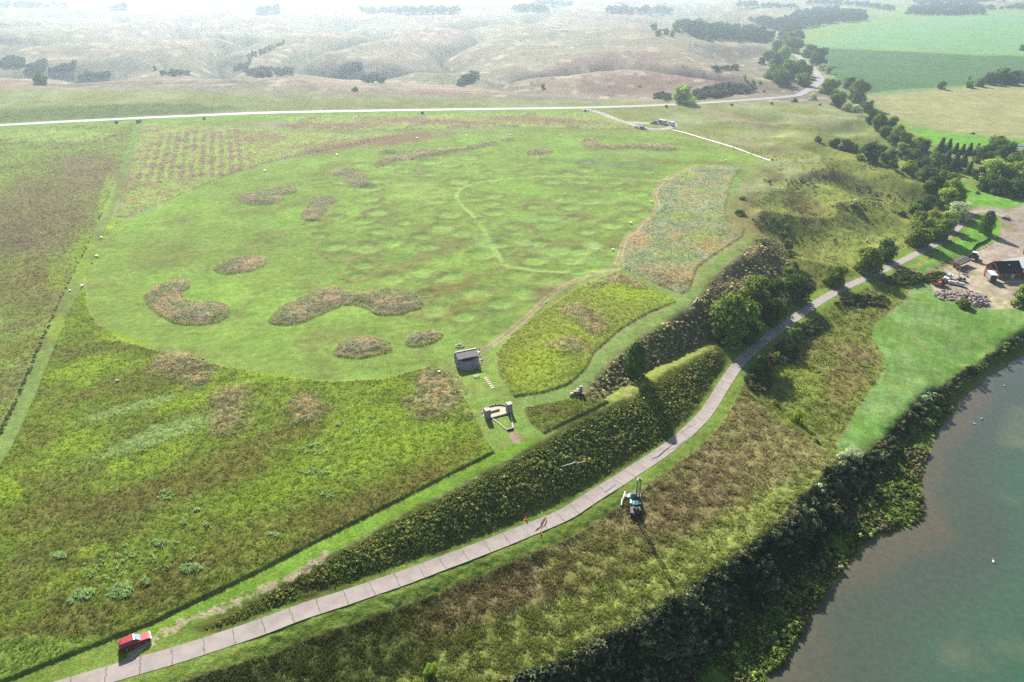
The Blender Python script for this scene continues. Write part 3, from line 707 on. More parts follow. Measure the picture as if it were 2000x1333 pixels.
    C = lerp(C, lerp(np.tile(COLS['field'], (n, 1)), COLS['field2'], sm(-.2, .4, n1 + .4 * n2)) * (1 + .2 * fbm(x * 2.4 - y * 1.2, (x + y * 1.6) * .22, 5, 3, 162))[:, None], sm(.4, -.4, s))
    C = lerp(C, s2l((124, 146, 78)), sm(.5, -.5, s) * sm(.1, .45, fbm(x, y, 13, 4, 181)) * .6); C = lerp(C, s2l((78, 128, 54)), sm(.5, -.5, s) * sm(.78, .95, np.sin((x * .84 - y * .55) * 2.1 + 1.5 * n1)) * .2)
    s = Z['lotgrass'].sd(x, y)
    C = lerp(C, COLS['upland'], sm(.6, -.6, s))
    C = C * VEG_K
    # bare ground keeps its own brighter colour
    for k, c, e in (('farmtrack1', 'track', .8), ('farmtrack2', 'track', .9), ('farmtrack3', 'track', .8), ('washout', 'yard', 4)):
        s = Z[k].sd(x, y) + .6 * n2
        C = lerp(C, COLS[c] * .38, sm(e, -e, s) * .85)
    s = Z['lot'].sd(x, y); C = lerp(C, COLS['road'] * .6, sm(.5, -.5, s))
    s = Z['yard'].sd(x, y) + 1.2 * n2
    yc = lerp(np.tile(s2l((180, 166, 154)) * .48, (n, 1)), COLS['yard'] * .5, sm(12, -12, x - y * .1 - (trace([(1930, 500)])[0, 0] - trace([(1930, 500)])[0, 1] * .1)))
    yc = lerp(yc, COLS['yard2'] * .36, sm(.1, .5, n1 + n2 * .6) * .6)
    yc = lerp(yc, COLS['low2'] * VEG_K, sm(.28, .5, fbm(x, y, 7, 3, 131) + .3 * n4) * .6)
    C = lerp(C, yc, sm(.5, -.5, s))
    s = Z['baresoil'].sd(x, y) + 1.0
    C = lerp(C, COLS['dirt'] * .44, sm(.15, .4, .55 * n4 + .35 * fbm(x, y, .9, 2, 140) + .55 - s * .42) * .9)
    s = Z['gravelchute'].sd(x, y) + .3 * n4
    C = lerp(C, COLS['gravel'] * .55, sm(.2, -.2, s))
    # river bed
    C = lerp(C, COLS['mud'] * .5, sm(-22.9, -23.15, z0))
    return np.clip(C, .004, .9)


# ------------------------------------------------------------------ mesh building from arrays
def mesh_np(name, verts, faces, tint=None, smooth=False):
    """faces: (n,3) or (n,4) array"""
    me = bpy.data.meshes.new(name)
    k = faces.shape[1]
    me.vertices.add(len(verts)); me.vertices.foreach_set('co', np.ascontiguousarray(verts, np.float32).ravel())
    me.loops.add(faces.size); me.loops.foreach_set('vertex_index', np.ascontiguousarray(faces, np.int32).ravel())
    me.polygons.add(len(faces))
    me.polygons.foreach_set('loop_start', np.arange(len(faces), dtype=np.int32) * k)
    me.polygons.foreach_set('loop_total', np.full(len(faces), k, np.int32))
    if smooth:
        me.polygons.foreach_set('use_smooth', np.ones(len(faces), bool))
    if tint is not None:
        at = me.color_attributes.new('tint', 'FLOAT_COLOR', 'POINT')
        rgba = np.ones((len(verts), 4), np.float32); rgba[:, :3] = tint
        at.data.foreach_set('color', rgba.ravel())
    me.update(calc_edges=True)
    return me


def link(name, me, mat=None, parent=None):
    o = bpy.data.objects.new(name, me)
    COL.objects.link(o)
    if mat is not None and len(me.materials) == 0:
        me.materials.append(mat)
    if parent is not None:
        o.parent = parent
    return o


def tag(o, label=None, cat=None, group=None, kind=None):
    if label: o['label'] = label
    if cat: o['category'] = cat
    if group: o['group'] = group
    if kind: o['kind'] = kind
    return o


# ------------------------------------------------------------------ materials
MAT = {}


def nodes(name):
    m = bpy.data.materials.new(name); m.use_nodes = True
    nt = m.node_tree
    for q in list(nt.nodes): nt.nodes.remove(q)
    MAT[name] = m
    return m, nt.nodes, nt.links


def nz(N, L, scale, detail=3, rough=.55, vec=None):
    t = N.new('ShaderNodeTexNoise'); t.inputs['Scale'].default_value = scale; t.inputs['Detail'].default_value = detail; t.inputs['Roughness'].default_value = rough
    if vec is not None: L.new(vec, t.inputs['Vector'])
    return t.outputs[0]


def rng(N, L, src, a, b, c, d):
    t = N.new('ShaderNodeMapRange'); L.new(src, t.inputs[0])
    for i, v in enumerate((a, b, c, d)): t.inputs[i + 1].default_value = v
    return t.outputs[0]


def mul(N, L, a, b, op='MULTIPLY'):
    t = N.new('ShaderNodeMath'); t.operation = op
    for i, q in enumerate((a, b)):
        if hasattr(q, 'links'): L.new(q, t.inputs[i])
        else: t.inputs[i].default_value = q
    return t.outputs[0]


def mixc(N, L, fac, a, b, mode='MIX'):
    t = N.new('ShaderNodeMix'); t.data_type = 'RGBA'; t.blend_type = mode
    for s, q in ((t.inputs[0], fac), (t.inputs[6], a), (t.inputs[7], b)):
        if hasattr(q, 'links'): L.new(q, s)
        elif isinstance(q, (int, float)): s.default_value = q
        else: s.default_value = (*q, 1)
    return t.outputs[2]


def scale_col(N, L, col, fac):
    t = N.new('ShaderNodeVectorMath'); t.operation = 'SCALE'
    L.new(col, t.inputs[0]); L.new(fac, t.inputs['Scale'])
    return t.outputs[0]


def terrain_mat():
    m, N, L = nodes('ground')
    at = N.new('ShaderNodeAttribute'); at.attribute_name = 'tint'
    ge = N.new('ShaderNodeNewGeometry'); P = ge.outputs['Position']
    a = rng(N, L, nz(N, L, 2.3, 4, .7, P), .3, .7, .62, 1.38)
    b = rng(N, L, nz(N, L, .45, 3, .6, P), .3, .7, .8, 1.2)
    c = rng(N, L, nz(N, L, .09, 3, .6, P), .3, .7, .86, 1.14)
    f = mul(N, L, mul(N, L, a, b), c)
    col = scale_col(N, L, at.outputs['Color'], f)
    hs = N.new('ShaderNodeHueSaturation'); L.new(col, hs.inputs['Color']); L.new(rng(N, L, nz(N, L, .8, 3, .6, P), .3, .7, .475, .525), hs.inputs['Hue'])
    bp = N.new('ShaderNodeBump'); bp.inputs['Strength'].default_value = .9; bp.inputs['Distance'].default_value = .16
    L.new(nz(N, L, 2.6, 4, .65, P), bp.inputs['Height'])
    bs = N.new('ShaderNodeBsdfDiffuse'); L.new(hs.outputs[0], bs.inputs[0]); L.new(bp.outputs[0], bs.inputs['Normal'])
    o = N.new('ShaderNodeOutputMaterial'); L.new(bs.outputs[0], o.inputs[0])
    return m


def leaf_mat(name='leaf', transl=.26, gloss=0.0):
    m, N, L = nodes(name)
    at = N.new('ShaderNodeAttribute'); at.attribute_name = 'tint'
    oi = N.new('ShaderNodeObjectInfo')
    col = scale_col(N, L, at.outputs['Color'], rng(N, L, oi.outputs['Random'], 0, 1, .8, 1.2))
    hs = N.new('ShaderNodeHueSaturation'); L.new(col, hs.inputs['Color']); L.new(rng(N, L, oi.outputs['Random'], 0, 1, .485, .515), hs.inputs['Hue'])
    d = N.new('ShaderNodeBsdfDiffuse'); L.new(hs.outputs[0], d.inputs[0])
    t = N.new('ShaderNodeBsdfTranslucent'); L.new(hs.outputs[0], t.inputs[0])
    g = N.new('ShaderNodeBsdfGlossy'); g.inputs['Roughness'].default_value = .45
    x = N.new('ShaderNodeMixShader'); x.inputs[0].default_value = transl; L.new(d.outputs[0], x.inputs[1]); L.new(t.outputs[0], x.inputs[2])
    y = N.new('ShaderNodeMixShader'); y.inputs[0].default_value = gloss; L.new(x.outputs[0], y.inputs[1]); L.new(g.outputs[0], y.inputs[2])
    o = N.new('ShaderNodeOutputMaterial'); L.new(y.outputs[0], o.inputs[0])
    return m


def surf(name, c, rough=.6, metal=0.0, var=.12, scale=3.0, bump=0.0, coat=0.0, spec=.5, lin=False):
    m, N, L = nodes(name)
    tc = N.new('ShaderNodeTexCoord'); P = tc.outputs['Object']
    base = tuple(c) if lin else tuple(s2l(c))
    f = rng(N, L, nz(N, L, scale, 4, .6, P), .3, .7, 1 - var, 1 + var)
    rgb = N.new('ShaderNodeRGB'); rgb.outputs[0].default_value = (*base, 1)
    p = N.new('ShaderNodeBsdfPrincipled')
    L.new(scale_col(N, L, rgb.outputs[0], f), p.inputs['Base Color'])
    p.inputs['Roughness'].default_value = rough; p.inputs['Metallic'].default_value = metal
    p.inputs['Specular IOR Level'].default_value = spec
    p.inputs['Coat Weight'].default_value = coat
    if bump:
        bp = N.new('ShaderNodeBump'); bp.inputs['Strength'].default_value = .7; bp.inputs['Distance'].default_value = bump
        L.new(nz(N, L, scale * 2, 4, .6, P), bp.inputs['Height']); L.new(bp.outputs[0], p.inputs['Normal'])
    o = N.new('ShaderNodeOutputMaterial'); L.new(p.outputs[0], o.inputs[0])
    return m


terrain_mat(); leaf_mat(); leaf_mat('grass_blade', .32, 0.0)

# ------------------------------------------------------------------ the ground as one sheet out to the horizon
_naz = 1450
_az = np.radians(np.linspace(-63, 63, _naz))
_el = np.radians(np.concatenate([np.linspace(72, 56, 150, endpoint=False), np.linspace(56, 2.0, 760)]))
_r = np.concatenate([CAMH / np.tan(_el), np.geomspace(CAMH / math.tan(math.radians(2.0)), 16000, 40)[1:]])
_A, _R = np.meshgrid(_az, _r)
_X, _Y = (_R * np.sin(_A)).ravel(), (_R * np.cos(_A)).ravel()
_Z0 = h0(_X, _Y)
_vh = veg_height(_X, _Y)
_rough = np.clip(_vh, 0, 1) * .45 * fbm(_X, _Y, 1.7, 2, 55)
_wild = np.maximum.reduce([sm(.3, -.6, Z[k].sd(_X, _Y)) for k in ('rimbrush', 'bank', 'slope_low', 'riverbank')])
_rough = _rough + sm(-.8, -2.5, _Z0) * sm(-17, -14, _Z0) * (1 - sm(420, 520, _Y)) * .35 * fbm(_X, _Y, 3.0, 3, 58) * sm(4.5, 6, _pd(_X, _Y))
_rough = _rough + _wild * .3 * fbm(_X, _Y, 2.2, 3, 56)
_tint = ground_color(_X, _Y)
_i = np.arange(len(_r) - 1)[:, None] * _naz + np.arange(_naz - 1)[None]
_F = np.stack([_i, _i + 1, _i + _naz + 1, _i + _naz], -1).reshape(-1, 4)[:, ::-1]
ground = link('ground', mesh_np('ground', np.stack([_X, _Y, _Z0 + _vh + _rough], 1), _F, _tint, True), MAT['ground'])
tag(ground, kind='structure')
GROUND_TOP = float((_Z0 + _vh).max())


def drape(name, w, half, mat, up=.05, step=1.0, cross=5, jag=.0, hf=None):
    hf = hf or h0
    """a road laid on the ground along the line w"""
    seg = np.hypot(*(w[1:] - w[:-1]).T); s = np.concatenate([[0], np.cumsum(seg)])
    n = max(2, int(s[-1] / step)); t = np.linspace(0, s[-1], n)
    X = np.interp(t, s, w[:, 0]); Y = np.interp(t, s, w[:, 1])
    dx = np.gradient(X); dy = np.gradient(Y); L_ = np.hypot(dx, dy); nx, ny = -dy / L_, dx / L_
    hw = np.interp(t, np.linspace(0, s[-1], len(np.atleast_1d(half))), np.atleast_1d(half)) if np.ndim(half) else np.full(n, float(half))
    k = np.linspace(-1, 1, cross)
    j = 1 + (jag * fbm(t, t * 0, 1.3, 2, 77))[:, None] * (np.abs(k) > .99)[None]
    VX = X[:, None] + nx[:, None] * hw[:, None] * k * j; VY = Y[:, None] + ny[:, None] * hw[:, None] * k * j
    zc = hf(VX.ravel(), VY.ravel()).reshape(VX.shape)
    VZ = np.maximum(zc, zc.mean(1, keepdims=True) - .08) + up
    V = np.stack([VX.ravel(), VY.ravel(), VZ.ravel()], 1)
    i = np.arange(n - 1)[:, None] * cross + np.arange(cross - 1)[None]
    F = np.stack([i, i + cross, i + cross + 1, i + 1], -1).reshape(-1, 4)[:, ::-1]
    # a skirt so that the sheet has an edge on the ground
    me = mesh_np(name, V, F)
    uv = me.attributes.new('along', 'FLOAT', 'POINT'); uv.data.foreach_set('value', np.repeat(t, cross).astype(np.float32))
    o = link(name, me, mat)
    return o, np.stack([X, Y], 1), t


def path_mat():
    m, N, L = nodes('concrete_path')
    ge = N.new('ShaderNodeNewGeometry'); P = ge.outputs['Position']
    at = N.new('ShaderNodeAttribute'); at.attribute_name = 'along'
    c = mixc(N, L, rng(N, L, nz(N, L, .5, 5, .6, P), .35, .65, 0, 1), (.20, .172, .16), (.25, .222, .206))
    c = mixc(N, L, rng(N, L, nz(N, L, 6, 3, .6, P), .5, .8, 0, .35), c, (.24, .20, .175))
    # hand-wide cracks between slabs, wavering, a slab is four to five metres
    wob = mul(N, L, nz(N, L, .9, 3, .7, P), 1.1)
    u = mul(N, L, at.outputs['Fac'], wob, 'ADD')
    u2 = mul(N, L, u, mul(N, L, nz(N, L, .05, 1, .5, P), 3.0), 'ADD')
    fr = mul(N, L, mul(N, L, u2, 1 / 4.7), 1.0, 'FRACT')
    d = mul(N, L, mul(N, L, fr, .5, 'SUBTRACT'), 0.0, 'ADD')
    ab = N.new('ShaderNodeMath'); ab.operation = 'ABSOLUTE'; L.new(d, ab.inputs[0])
    crack = rng(N, L, ab.outputs[0], .012, .02, 1, 0)
    c = mixc(N, L, crack, c, (.10, .085, .075))
    b = N.new('ShaderNodeBsdfPrincipled'); L.new(c, b.inputs['Base Color']); b.inputs['Roughness'].default_value = .85; b.inputs['Specular IOR Level'].default_value = .3
    o = N.new('ShaderNodeOutputMaterial'); L.new(b.outputs[0], o.inputs[0])
    return m


path_mat()
surf('road_asphalt', (106, 105, 106), .8, 0, .1, .2)
surf('gravel_road', (160, 150, 135), .9, 0, .15, .5)
surf('concrete_walk', (180, 178, 172), .85, 0, .06, 1)
PW = smooth_line(_path_w, 2)
path_o, PATHC, PATHT = drape('path', PW, 1.7, MAT['concrete_path'], .05, .6, 5, .03)
tag(path_o, kind='structure')
road_o, _, _ = drape('road', smooth_line(_hway_w, 2), 4.1, MAT['road_asphalt'], .12, 4, 5)
tag(road_o, kind='structure')
walk_o, WALKC, _ = drape('footpath', smooth_line(trace([(1313, 254), (1340, 260), (1380, 272.5), (1420, 284), (1460, 298), (1504, 314)]), 1), .9, MAT['concrete_walk'], .07, 2, 3)
tag(walk_o, kind='structure')

# ------------------------------------------------------------------ river
def water_mat():
    m, N, L = nodes('river_water')
    at = N.new('ShaderNodeAttribute'); at.attribute_name = 'tint'
    ge = N.new('ShaderNodeNewGeometry'); P = ge.outputs['Position']
    col = scale_col(N, L, at.outputs['Color'], rng(N, L, nz(N, L, .7, 4, .6, P), .3, .7, .88, 1.12))
    bp = N.new('ShaderNodeBump'); bp.inputs['Strength'].default_value = .25; bp.inputs['Distance'].default_value = .05
    L.new(nz(N, L, 1.4, 4, .6, P), bp.inputs['Height'])
    b = N.new('ShaderNodeBsdfPrincipled'); L.new(col, b.inputs['Base Color']); b.inputs['Roughness'].default_value = .12; b.inputs['IOR'].default_value = 1.33
    L.new(bp.outputs[0], b.inputs['Normal'])
    o = N.new('ShaderNodeOutputMaterial'); L.new(b.outputs[0], o.inputs[0])
    return m


water_mat()
_sh = wline(SHORE)
_gx2, _gy2 = np.meshgrid(np.arange(-20, 420, 1.0), np.arange(-40, 300, 1.0))
_wd = dist_line(_gx2.ravel(), _gy2.ravel(), _sh)
_wx, _wy = _gx2.ravel(), _gy2.ravel()
_nn = fbm(_wx, _wy, 26, 4, 200); _n2 = fbm(_wx, _wy, 7, 3, 201)
_dd = _wd + 7 * _nn + 1.5 * _n2
_wc = lerp(lerp(np.tile(s2l((108, 104, 86)) * .46, (len(_wx), 1)), s2l((90, 102, 90)) * .44, sm(1.5, 9, _dd)), s2l((82, 110, 92)) * .46, sm(10, 24, _dd))
_wc = lerp(_wc, s2l((124, 128, 98)) * .5, sm(.12, .4, fbm(_wx, _wy, 32, 3, 205)) * sm(10, 18, _wd) * sm(60, 30, _wd) * .6)
_wc = lerp(_wc, s2l((62, 112, 84)) * .5, sm(26, 42, _dd))
_i = np.arange(339)[:, None] * 440 + np.arange(439)[None]
water = link('river', mesh_np('river', np.stack([_wx, _wy, np.full(len(_wx), -23.0)], 1), np.stack([_i, _i + 1, _i + 441, _i + 440], -1).reshape(-1, 4), _wc, True), MAT['river_water'])
tag(water, kind='structure')

# ------------------------------------------------------------------ plants: building blocks
def blade_tuft(n, seed, spread=.35, lean=.45, wid=.1):
    """n narrow blades from one root, height 1"""
    r = np.random.default_rng(seed); V = []; F = []
    for i in range(n):
        a = r.uniform(0, 6.283); d = r.uniform(0, spread); ln = r.uniform(.15, lean); hh = r.uniform(.6, 1.05); b = r.uniform(0, 6.283)
        bx, by = d * math.cos(a), d * math.sin(a); w = wid * r.uniform(.6, 1.3)
        k = len(V)
        V += [(bx - w * math.cos(b), by - w * math.sin(b), -.12), (bx + w * math.cos(b), by + w * math.sin(b), -.12), (bx + ln * math.cos(a) + w * .2, by + ln * math.sin(a), hh)]
        F.append((k, k + 1, k + 2))
    return np.array(V), np.array(F)


def leaf_quads(P, Nn, size, r):
    """square leaves at points P facing roughly along Nn"""
    n = len(P)
    Nn = Nn / (np.linalg.norm(Nn, axis=1, keepdims=True) + 1e-9) + r.normal(0, .38, (n, 3)); Nn /= np.linalg.norm(Nn, axis=1, keepdims=True) + 1e-9
    t = np.cross(Nn, r.normal(0, 1, (n, 3))); t /= np.linalg.norm(t, axis=1, keepdims=True) + 1e-9
    b = np.cross(Nn, t)
    s = (size * r.uniform(.6, 1.25, n))[:, None]
    V = np.stack([P - t * s - b * s * .55, P + t * s * .2 - b * s * .7, P + t * s + b * s * .5, P - t * s * .25 + b * s * .75], 1).reshape(-1, 3)
    return V, np.arange(n * 4).reshape(-1, 4)


def sph(n, r):
    v = r.normal(0, 1, (n, 3)); return v / np.linalg.norm(v, axis=1, keepdims=True)


def dome_shrub(seed, n=60, leaf=.16, tall=1.0, lobes=4):
    r = np.random.default_rng(seed); P = []; N_ = []
    for i in range(lobes):
        c = np.array([r.uniform(-.3, .3), r.uniform(-.3, .3), r.uniform(.3, .6) * tall]); rad = r.uniform(.25, .4)
        d = sph(n // lobes, r); d[:, 2] = np.abs(d[:, 2]) * .9 - .15
        P.append(c + d * np.array([rad, rad, rad * tall]) * r.uniform(.6, 1.05, (len(d), 1))); N_.append(d + [0, 0, .4])
    return leaf_quads(np.concatenate(P), np.concatenate(N_), leaf, r)


def scatter(protos, pos, scale, tint, seed=1, tall=None, jit=.22):
    """copies of the small plants in one mesh"""
    r = np.random.default_rng(seed); n = len(pos)
    which = r.integers(0, len(protos), n); rot = r.uniform(0, 6.283, n)
    tall = np.ones(n) if tall is None else tall
    VV, FF, TT = [], [], []; base = 0
    for k, (V, F) in enumerate(protos):
        q = np.where(which == k)[0]
        if not len(q): continue
        c, s = np.cos(rot[q])[:, None], np.sin(rot[q])[:, None]
        sc = scale[q][:, None]
        X = (V[None, :, 0] * c - V[None, :, 1] * s) * sc + pos[q, 0][:, None]
        Y = (V[None, :, 0] * s + V[None, :, 1] * c) * sc + pos[q, 1][:, None]
        Zz = V[None, :, 2] * sc * tall[q][:, None] + pos[q, 2][:, None]
        VV.append(np.stack([X, Y, Zz], -1).reshape(-1, 3))
        FF.append((F[None] + (np.arange(len(q)) * len(V))[:, None, None]).reshape(-1, F.shape[1]) + base)
        base += len(q) * len(V)
        per = len(V) // len(F)
        j = r.uniform(1 - jit, 1 + jit, (len(q), len(F))).repeat(per, 1)[..., None]
        TT.append((tint[q][:, None, :] * j).reshape(-1, 3))
    return np.concatenate(VV), np.concatenate(FF), np.concatenate(TT)


# ------------------------------------------------------------------ plants: where they grow
def candidates(n, el0, el1, seed, az=57):
    r = np.random.default_rng(seed)
    A = np.radians(r.uniform(-az, az, n)); E = np.radians(r.uniform(min(el0, el1), max(el0, el1), n))
    R = CAMH / np.tan(E)
    return R * np.sin(A), R * np.cos(A)


TUFTS = [blade_tuft(9, s) for s in range(6)]
WEEDS = [blade_tuft(12, 40 + s, .3, .3, .13) for s in range(5)]
SHRUBS = [dome_shrub(70 + s, 64, .17, 1.0, 5) for s in range(6)]


def put(name, protos, x, y, sc, tint, tall=None, mat='grass_blade', seed=3, jit=.22, zf=h):
    pos = np.stack([x, y, zf(x, y) - .03], 1)
    V, F, T = scatter(protos, pos, sc, np.clip(tint, .003, .9), seed, tall, jit)
    o = link(name, mesh_np(name, V, F, T), MAT[mat])
    tag(o, kind='stuff')
    return o


cx, cy = candidates(520000, 62, 9.5, 11)
_in = np.zeros(len(cx), bool)
for k in TALL: _in |= Z[k].sd(cx, cy) < -.15
for k in ('trail_left', 'trail_right', 'trail_cross', 'trail_top'): _in &= Z[k].sd(cx, cy) > .25
x, y = cx[_in], cy[_in]
rr = np.hypot(x, y)
t = ground_color(x, y) * np.exp(RNG.normal(.5, .28, len(x)))[:, None]
put('tall_grass', TUFTS, x, y, .42 * (np.hypot(rr, CAMH) / 150) ** .75 * RNG.uniform(.7, 1.25, len(x)), t, np.full(len(x), .6), seed=5)

# weeds on the low mounds and in the seeded clumps
cx, cy = candidates(620000, 45, 9.5, 12)
_in = np.zeros(len(cx), bool)
for m in MZ: _in |= m.sd(cx, cy) + .7 * fbm(cx, cy, 5, 2, 72) < -.1
for m in CZ: _in |= (m.sd(cx, cy) + 5 * fbm(cx, cy, 9, 3, 102) < .5) & (fbm(cx, cy, 5, 2, 174) > -.25)
x, y = cx[_in], cy[_in]; rr = np.hypot(x, y)
t = ground_color(x, y) * np.exp(RNG.normal(.78, .34, len(x)))[:, None]
put('mound_weeds', WEEDS, x, y, .27 * (np.hypot(rr, CAMH) / 180) ** .7 * RNG.uniform(.6, 1.3, len(x)), t, seed=6)

# rough grass of the slopes
cx, cy = candidates(760000, 64, 12, 13)
_in = (Z['slope_low'].sd(cx, cy) < -.2) & (_pd(cx, cy) > 4.9)
x, y = cx[_in], cy[_in]; rr = np.hypot(x, y)
pn = fbm(x, y, 3.2, 2, 301)
keep = RNG.uniform(0, 1, len(x)) < .75 + .9 * pn
x, y, rr, pn = x[keep], y[keep], rr[keep], pn[keep]
t = ground_color(x, y) * np.exp(RNG.normal(.55, .28, len(x)))[:, None]
put('slope_grass', TUFTS, x, y, (.42 + .3 * pn) * (np.hypot(rr, CAMH) / 150) ** .6 * RNG.uniform(.7, 1.3, len(x)), t, seed=7)
hz = h0(cx, cy)
cx, cy = candidates(300000, 32, 12, 14)
hz = h0(cx, cy)
_in = (hz < -1.2) & (hz > -15.5) & (cx > 60) & (cy > 150) & (cy < 480) & (Z['slope_low'].sd(cx, cy) > 0) & (_pd(cx, cy) > 5) & (Z['yard'].sd(cx, cy) > 1) & (Z['field'].sd(cx, cy) > .5) & (Z['lawn_low'].sd(cx, cy) > .5) & (Z['lawn_up'].sd(cx, cy) > .5) & (Z['trail_right'].sd(cx, cy) > .3) & (Z['village'].sd(cx, cy) > .5)
x, y = cx[_in], cy[_in]; rr = np.hypot(x, y)
pn = fbm(x, y, 5, 3, 302); keep = RNG.uniform(0, 1, len(x)) < .35 + 1.5 * pn
x, y, rr = x[keep], y[keep], rr[keep]
t = ground_color(x, y) * np.exp(RNG.normal(.55, .28, len(x)))[:, None]
put('hillside_grass', TUFTS, x, y, .6 * (rr / 220) ** .6 * RNG.uniform(.5, 1.4, len(x)), t, seed=8)

# weeds and brush: bank above the path, rim, river bank
def brush(name, zone, n, el, sizes, cols, seed, extra=None, tall=(.7, 1.2), protos=None, gain=.78, edge=0.0):
    x, y = candidates(n, el[0], el[1], seed)
    m = Z[zone].sd(x, y) + edge * (fbm(x, y, 4, 2, seed + 60) + .5) < -.4
    if extra is not None: m &= extra(x, y)
    x, y = x[m], y[m]; r = np.random.default_rng(seed)
    q = fbm(x, y, 8, 3, seed + 400); k = np.clip(.5 + q * 1.4 + r.normal(0, .18, len(x)), 0, 1)
    c = np.array([s2l(c) for c in cols]) * VEG_K
    i = np.clip((k * len(c)).astype(int), 0, len(c) - 1)
    t = c[i] * np.exp(r.normal(gain, .4, len(x)))[:, None]
    sz = r.uniform(sizes[0], sizes[1], len(x)) * (.8 + .5 * np.clip(fbm(x, y, 5, 2, seed + 500) + .5, 0, 1))
    if zone == 'bank': sz = sz * (.5 + .5 * sm(.3, 4.5, -Z[zone].sd(x, y)))
    if zone == 'riverbank':
        g = fbm(x, y, 7, 2, 610); sz = sz * np.clip(1 + 1.1 * g, .35, 1.7); kk = r.uniform(0, 1, len(x)) < 1.0 + 1.6 * g; x, y, sz, t = x[kk], y[kk], sz[kk], t[kk]
    return put(name, protos or SHRUBS, x, y, sz, t, r.uniform(tall[0], tall[1], len(x)), 'leaf', seed, .3, h0)


brush('bank_weeds', 'bank', 260000, (50, 20), (.32, .8), [(84, 98, 54), (92, 110, 52), (84, 100, 48), (112, 122, 60), (104, 110, 60)], 21, gain=1.2, tall=(.7, 1.4), edge=2.4)
brush('bank_grass', 'bank', 200000, (50, 20), (.4, .8), [(112, 126, 60), (100, 116, 54), (122, 128, 70), (104, 112, 60)], 26, gain=.7, protos=WEEDS, edge=.3)
brush('rim_brush', 'rimbrush', 110000, (34, 15), (.35, 1.0), [(112, 108, 78), (122, 118, 86), (96, 106, 64), (128, 124, 92), (102, 116, 68)], 22, lambda x, y: RNG.uniform(0, 1, len(x)) < .75 + fbm(x, y, 9, 3, 77), gain=1.15)
brush('riverbank_brush', 'riverbank', 150000, (64, 17), (.7, 1.75), [(50, 62, 44), (62, 76, 50), (66, 74, 50), (78, 84, 56), (80, 96, 66)], 23, gain=1.05, extra=lambda x, y: h0(x, y) > -21.0)
brush('shore_willows', 'riverbank', 380000, (64, 17), (.35, 1.05), [(84, 104, 54), (96, 120, 58), (108, 128, 66), (86, 102, 56), (108, 108, 74)], 24, gain=.62, extra=lambda x, y: h0(x, y) <= -20.6)
_w = []
for px_, py_, rx_, ry_, n_ in ((1520, 690, 40, 24, 160), (1480, 735, 26, 34, 160), (1570, 640, 36, 14, 110), (1828, 545, 26, 9, 80), (1762, 546, 44, 12, 140), (1690, 590, 46, 10, 90), (1515, 600, 30, 22, 150), (1460, 650, 30, 22, 150), (1640, 590, 30, 6, 50), (1560, 560, 26, 26, 120)):
    a_ = RNG.uniform(0, 6.283, n_); q_ = RNG.uniform(0, 1, n_) ** .5
    _w.append(trace(np.stack([px_ + rx_ * q_ * np.cos(a_), py_ + ry_ * q_ * np.sin(a_)], 1)))
_w = np.concatenate(_w); _w = _w[_pd(_w[:, 0], _w[:, 1]) > 4.6]
# pale sage clumps in the tall meadow
_r = np.random.default_rng(51); _q = []
for a_, b_, c_, d_, k_ in ((235, 1160, 26, 14, 26), (375, 1115, 22, 9, 16), (310, 1065, 14, 5, 9), (165, 1165, 20, 10, 14), (285, 1140, 8, 8, 5), (140, 1180, 6, 4, 3), (360, 1022, 5, 8, 4), (405, 1030, 4, 3, 3), (385, 1000, 5, 3, 3), (325, 970, 18, 10, 6), (615, 925, 30, 8, 8), (535, 1050, 12, 6, 5), (640, 970, 16, 6, 5), (663, 832, 6, 3, 3), (120, 1090, 10, 6, 5), (700, 830, 40, 20, 5), (200, 1120, 60, 20, 6), (300, 1090, 120, 30, 14), (620, 880, 30, 10, 6), (765, 910, 4, 3, 2)):
    k_ = k_ * 5; t_ = _r.uniform(0, 6.283, k_); u_ = _r.uniform(0, 1, k_) ** .5; _q.append(np.stack([a_ + c_ * u_ * np.cos(t_), b_ + d_ * u_ * np.sin(t_)], 1))
_q = trace(np.concatenate(_q))
put('sage_clumps', WEEDS, _q[:, 0], _q[:, 1], _r.uniform(.5, .95, len(_q)), s2l((130, 154, 100))[None] * VEG_K * _r.uniform(1.5, 2.6, len(_q))[:, None], _r.uniform(.6, .9, len(_q)), 'grass_blade', 52, .25)
# dark thickets on the hillside
x, y = candidates(160000, 32, 12, 41)
hz = h0(x, y); k_ = (hz < -1) & (hz > -13) & (y > 190) & (y < 470) & (x > 70) & (_pd(x, y) > 6) & (Z['slope_low'].sd(x, y) > 0) & (Z['rimbrush'].sd(x, y) > 0) & (Z['trail_right'].sd(x, y) > 1) & (Z['lawn_low'].sd(x, y) > 1) & (Z['lawn_up'].sd(x, y) > 1) & (Z['yard'].sd(x, y) > 1) & (Z['village'].sd(x, y) > 1)
dk = np.zeros(len(x))
for q_ in ((1600, 345, 44, 14), (1560, 355, 34, 12), (1690, 372, 56, 12), (1720, 395, 40, 8), (1500, 350, 30, 14), (1660, 408, 50, 7), (1755, 420, 22, 10), (1580, 420, 24, 10), (1600, 470, 50, 4), (1480, 440, 18, 30), (1510, 480, 14, 24), (1530, 470, 12, 50), (1545, 540, 18, 30), (1780, 470, 20, 6), (1665, 555, 12, 8)):
    w_ = trace([(q_[0], q_[1]), (q_[0] + q_[2], q_[1]), (q_[0], q_[1] - q_[3])]); i_ = np.linalg.inv(np.stack([w_[1] - w_[0], w_[2] - w_[0]], 1)); d_ = np.stack([x - w_[0, 0], y - w_[0, 1]], 1) @ i_.T; dk = np.maximum(dk, sm(1.15, .4, np.hypot(d_[:, 0], d_[:, 1])))
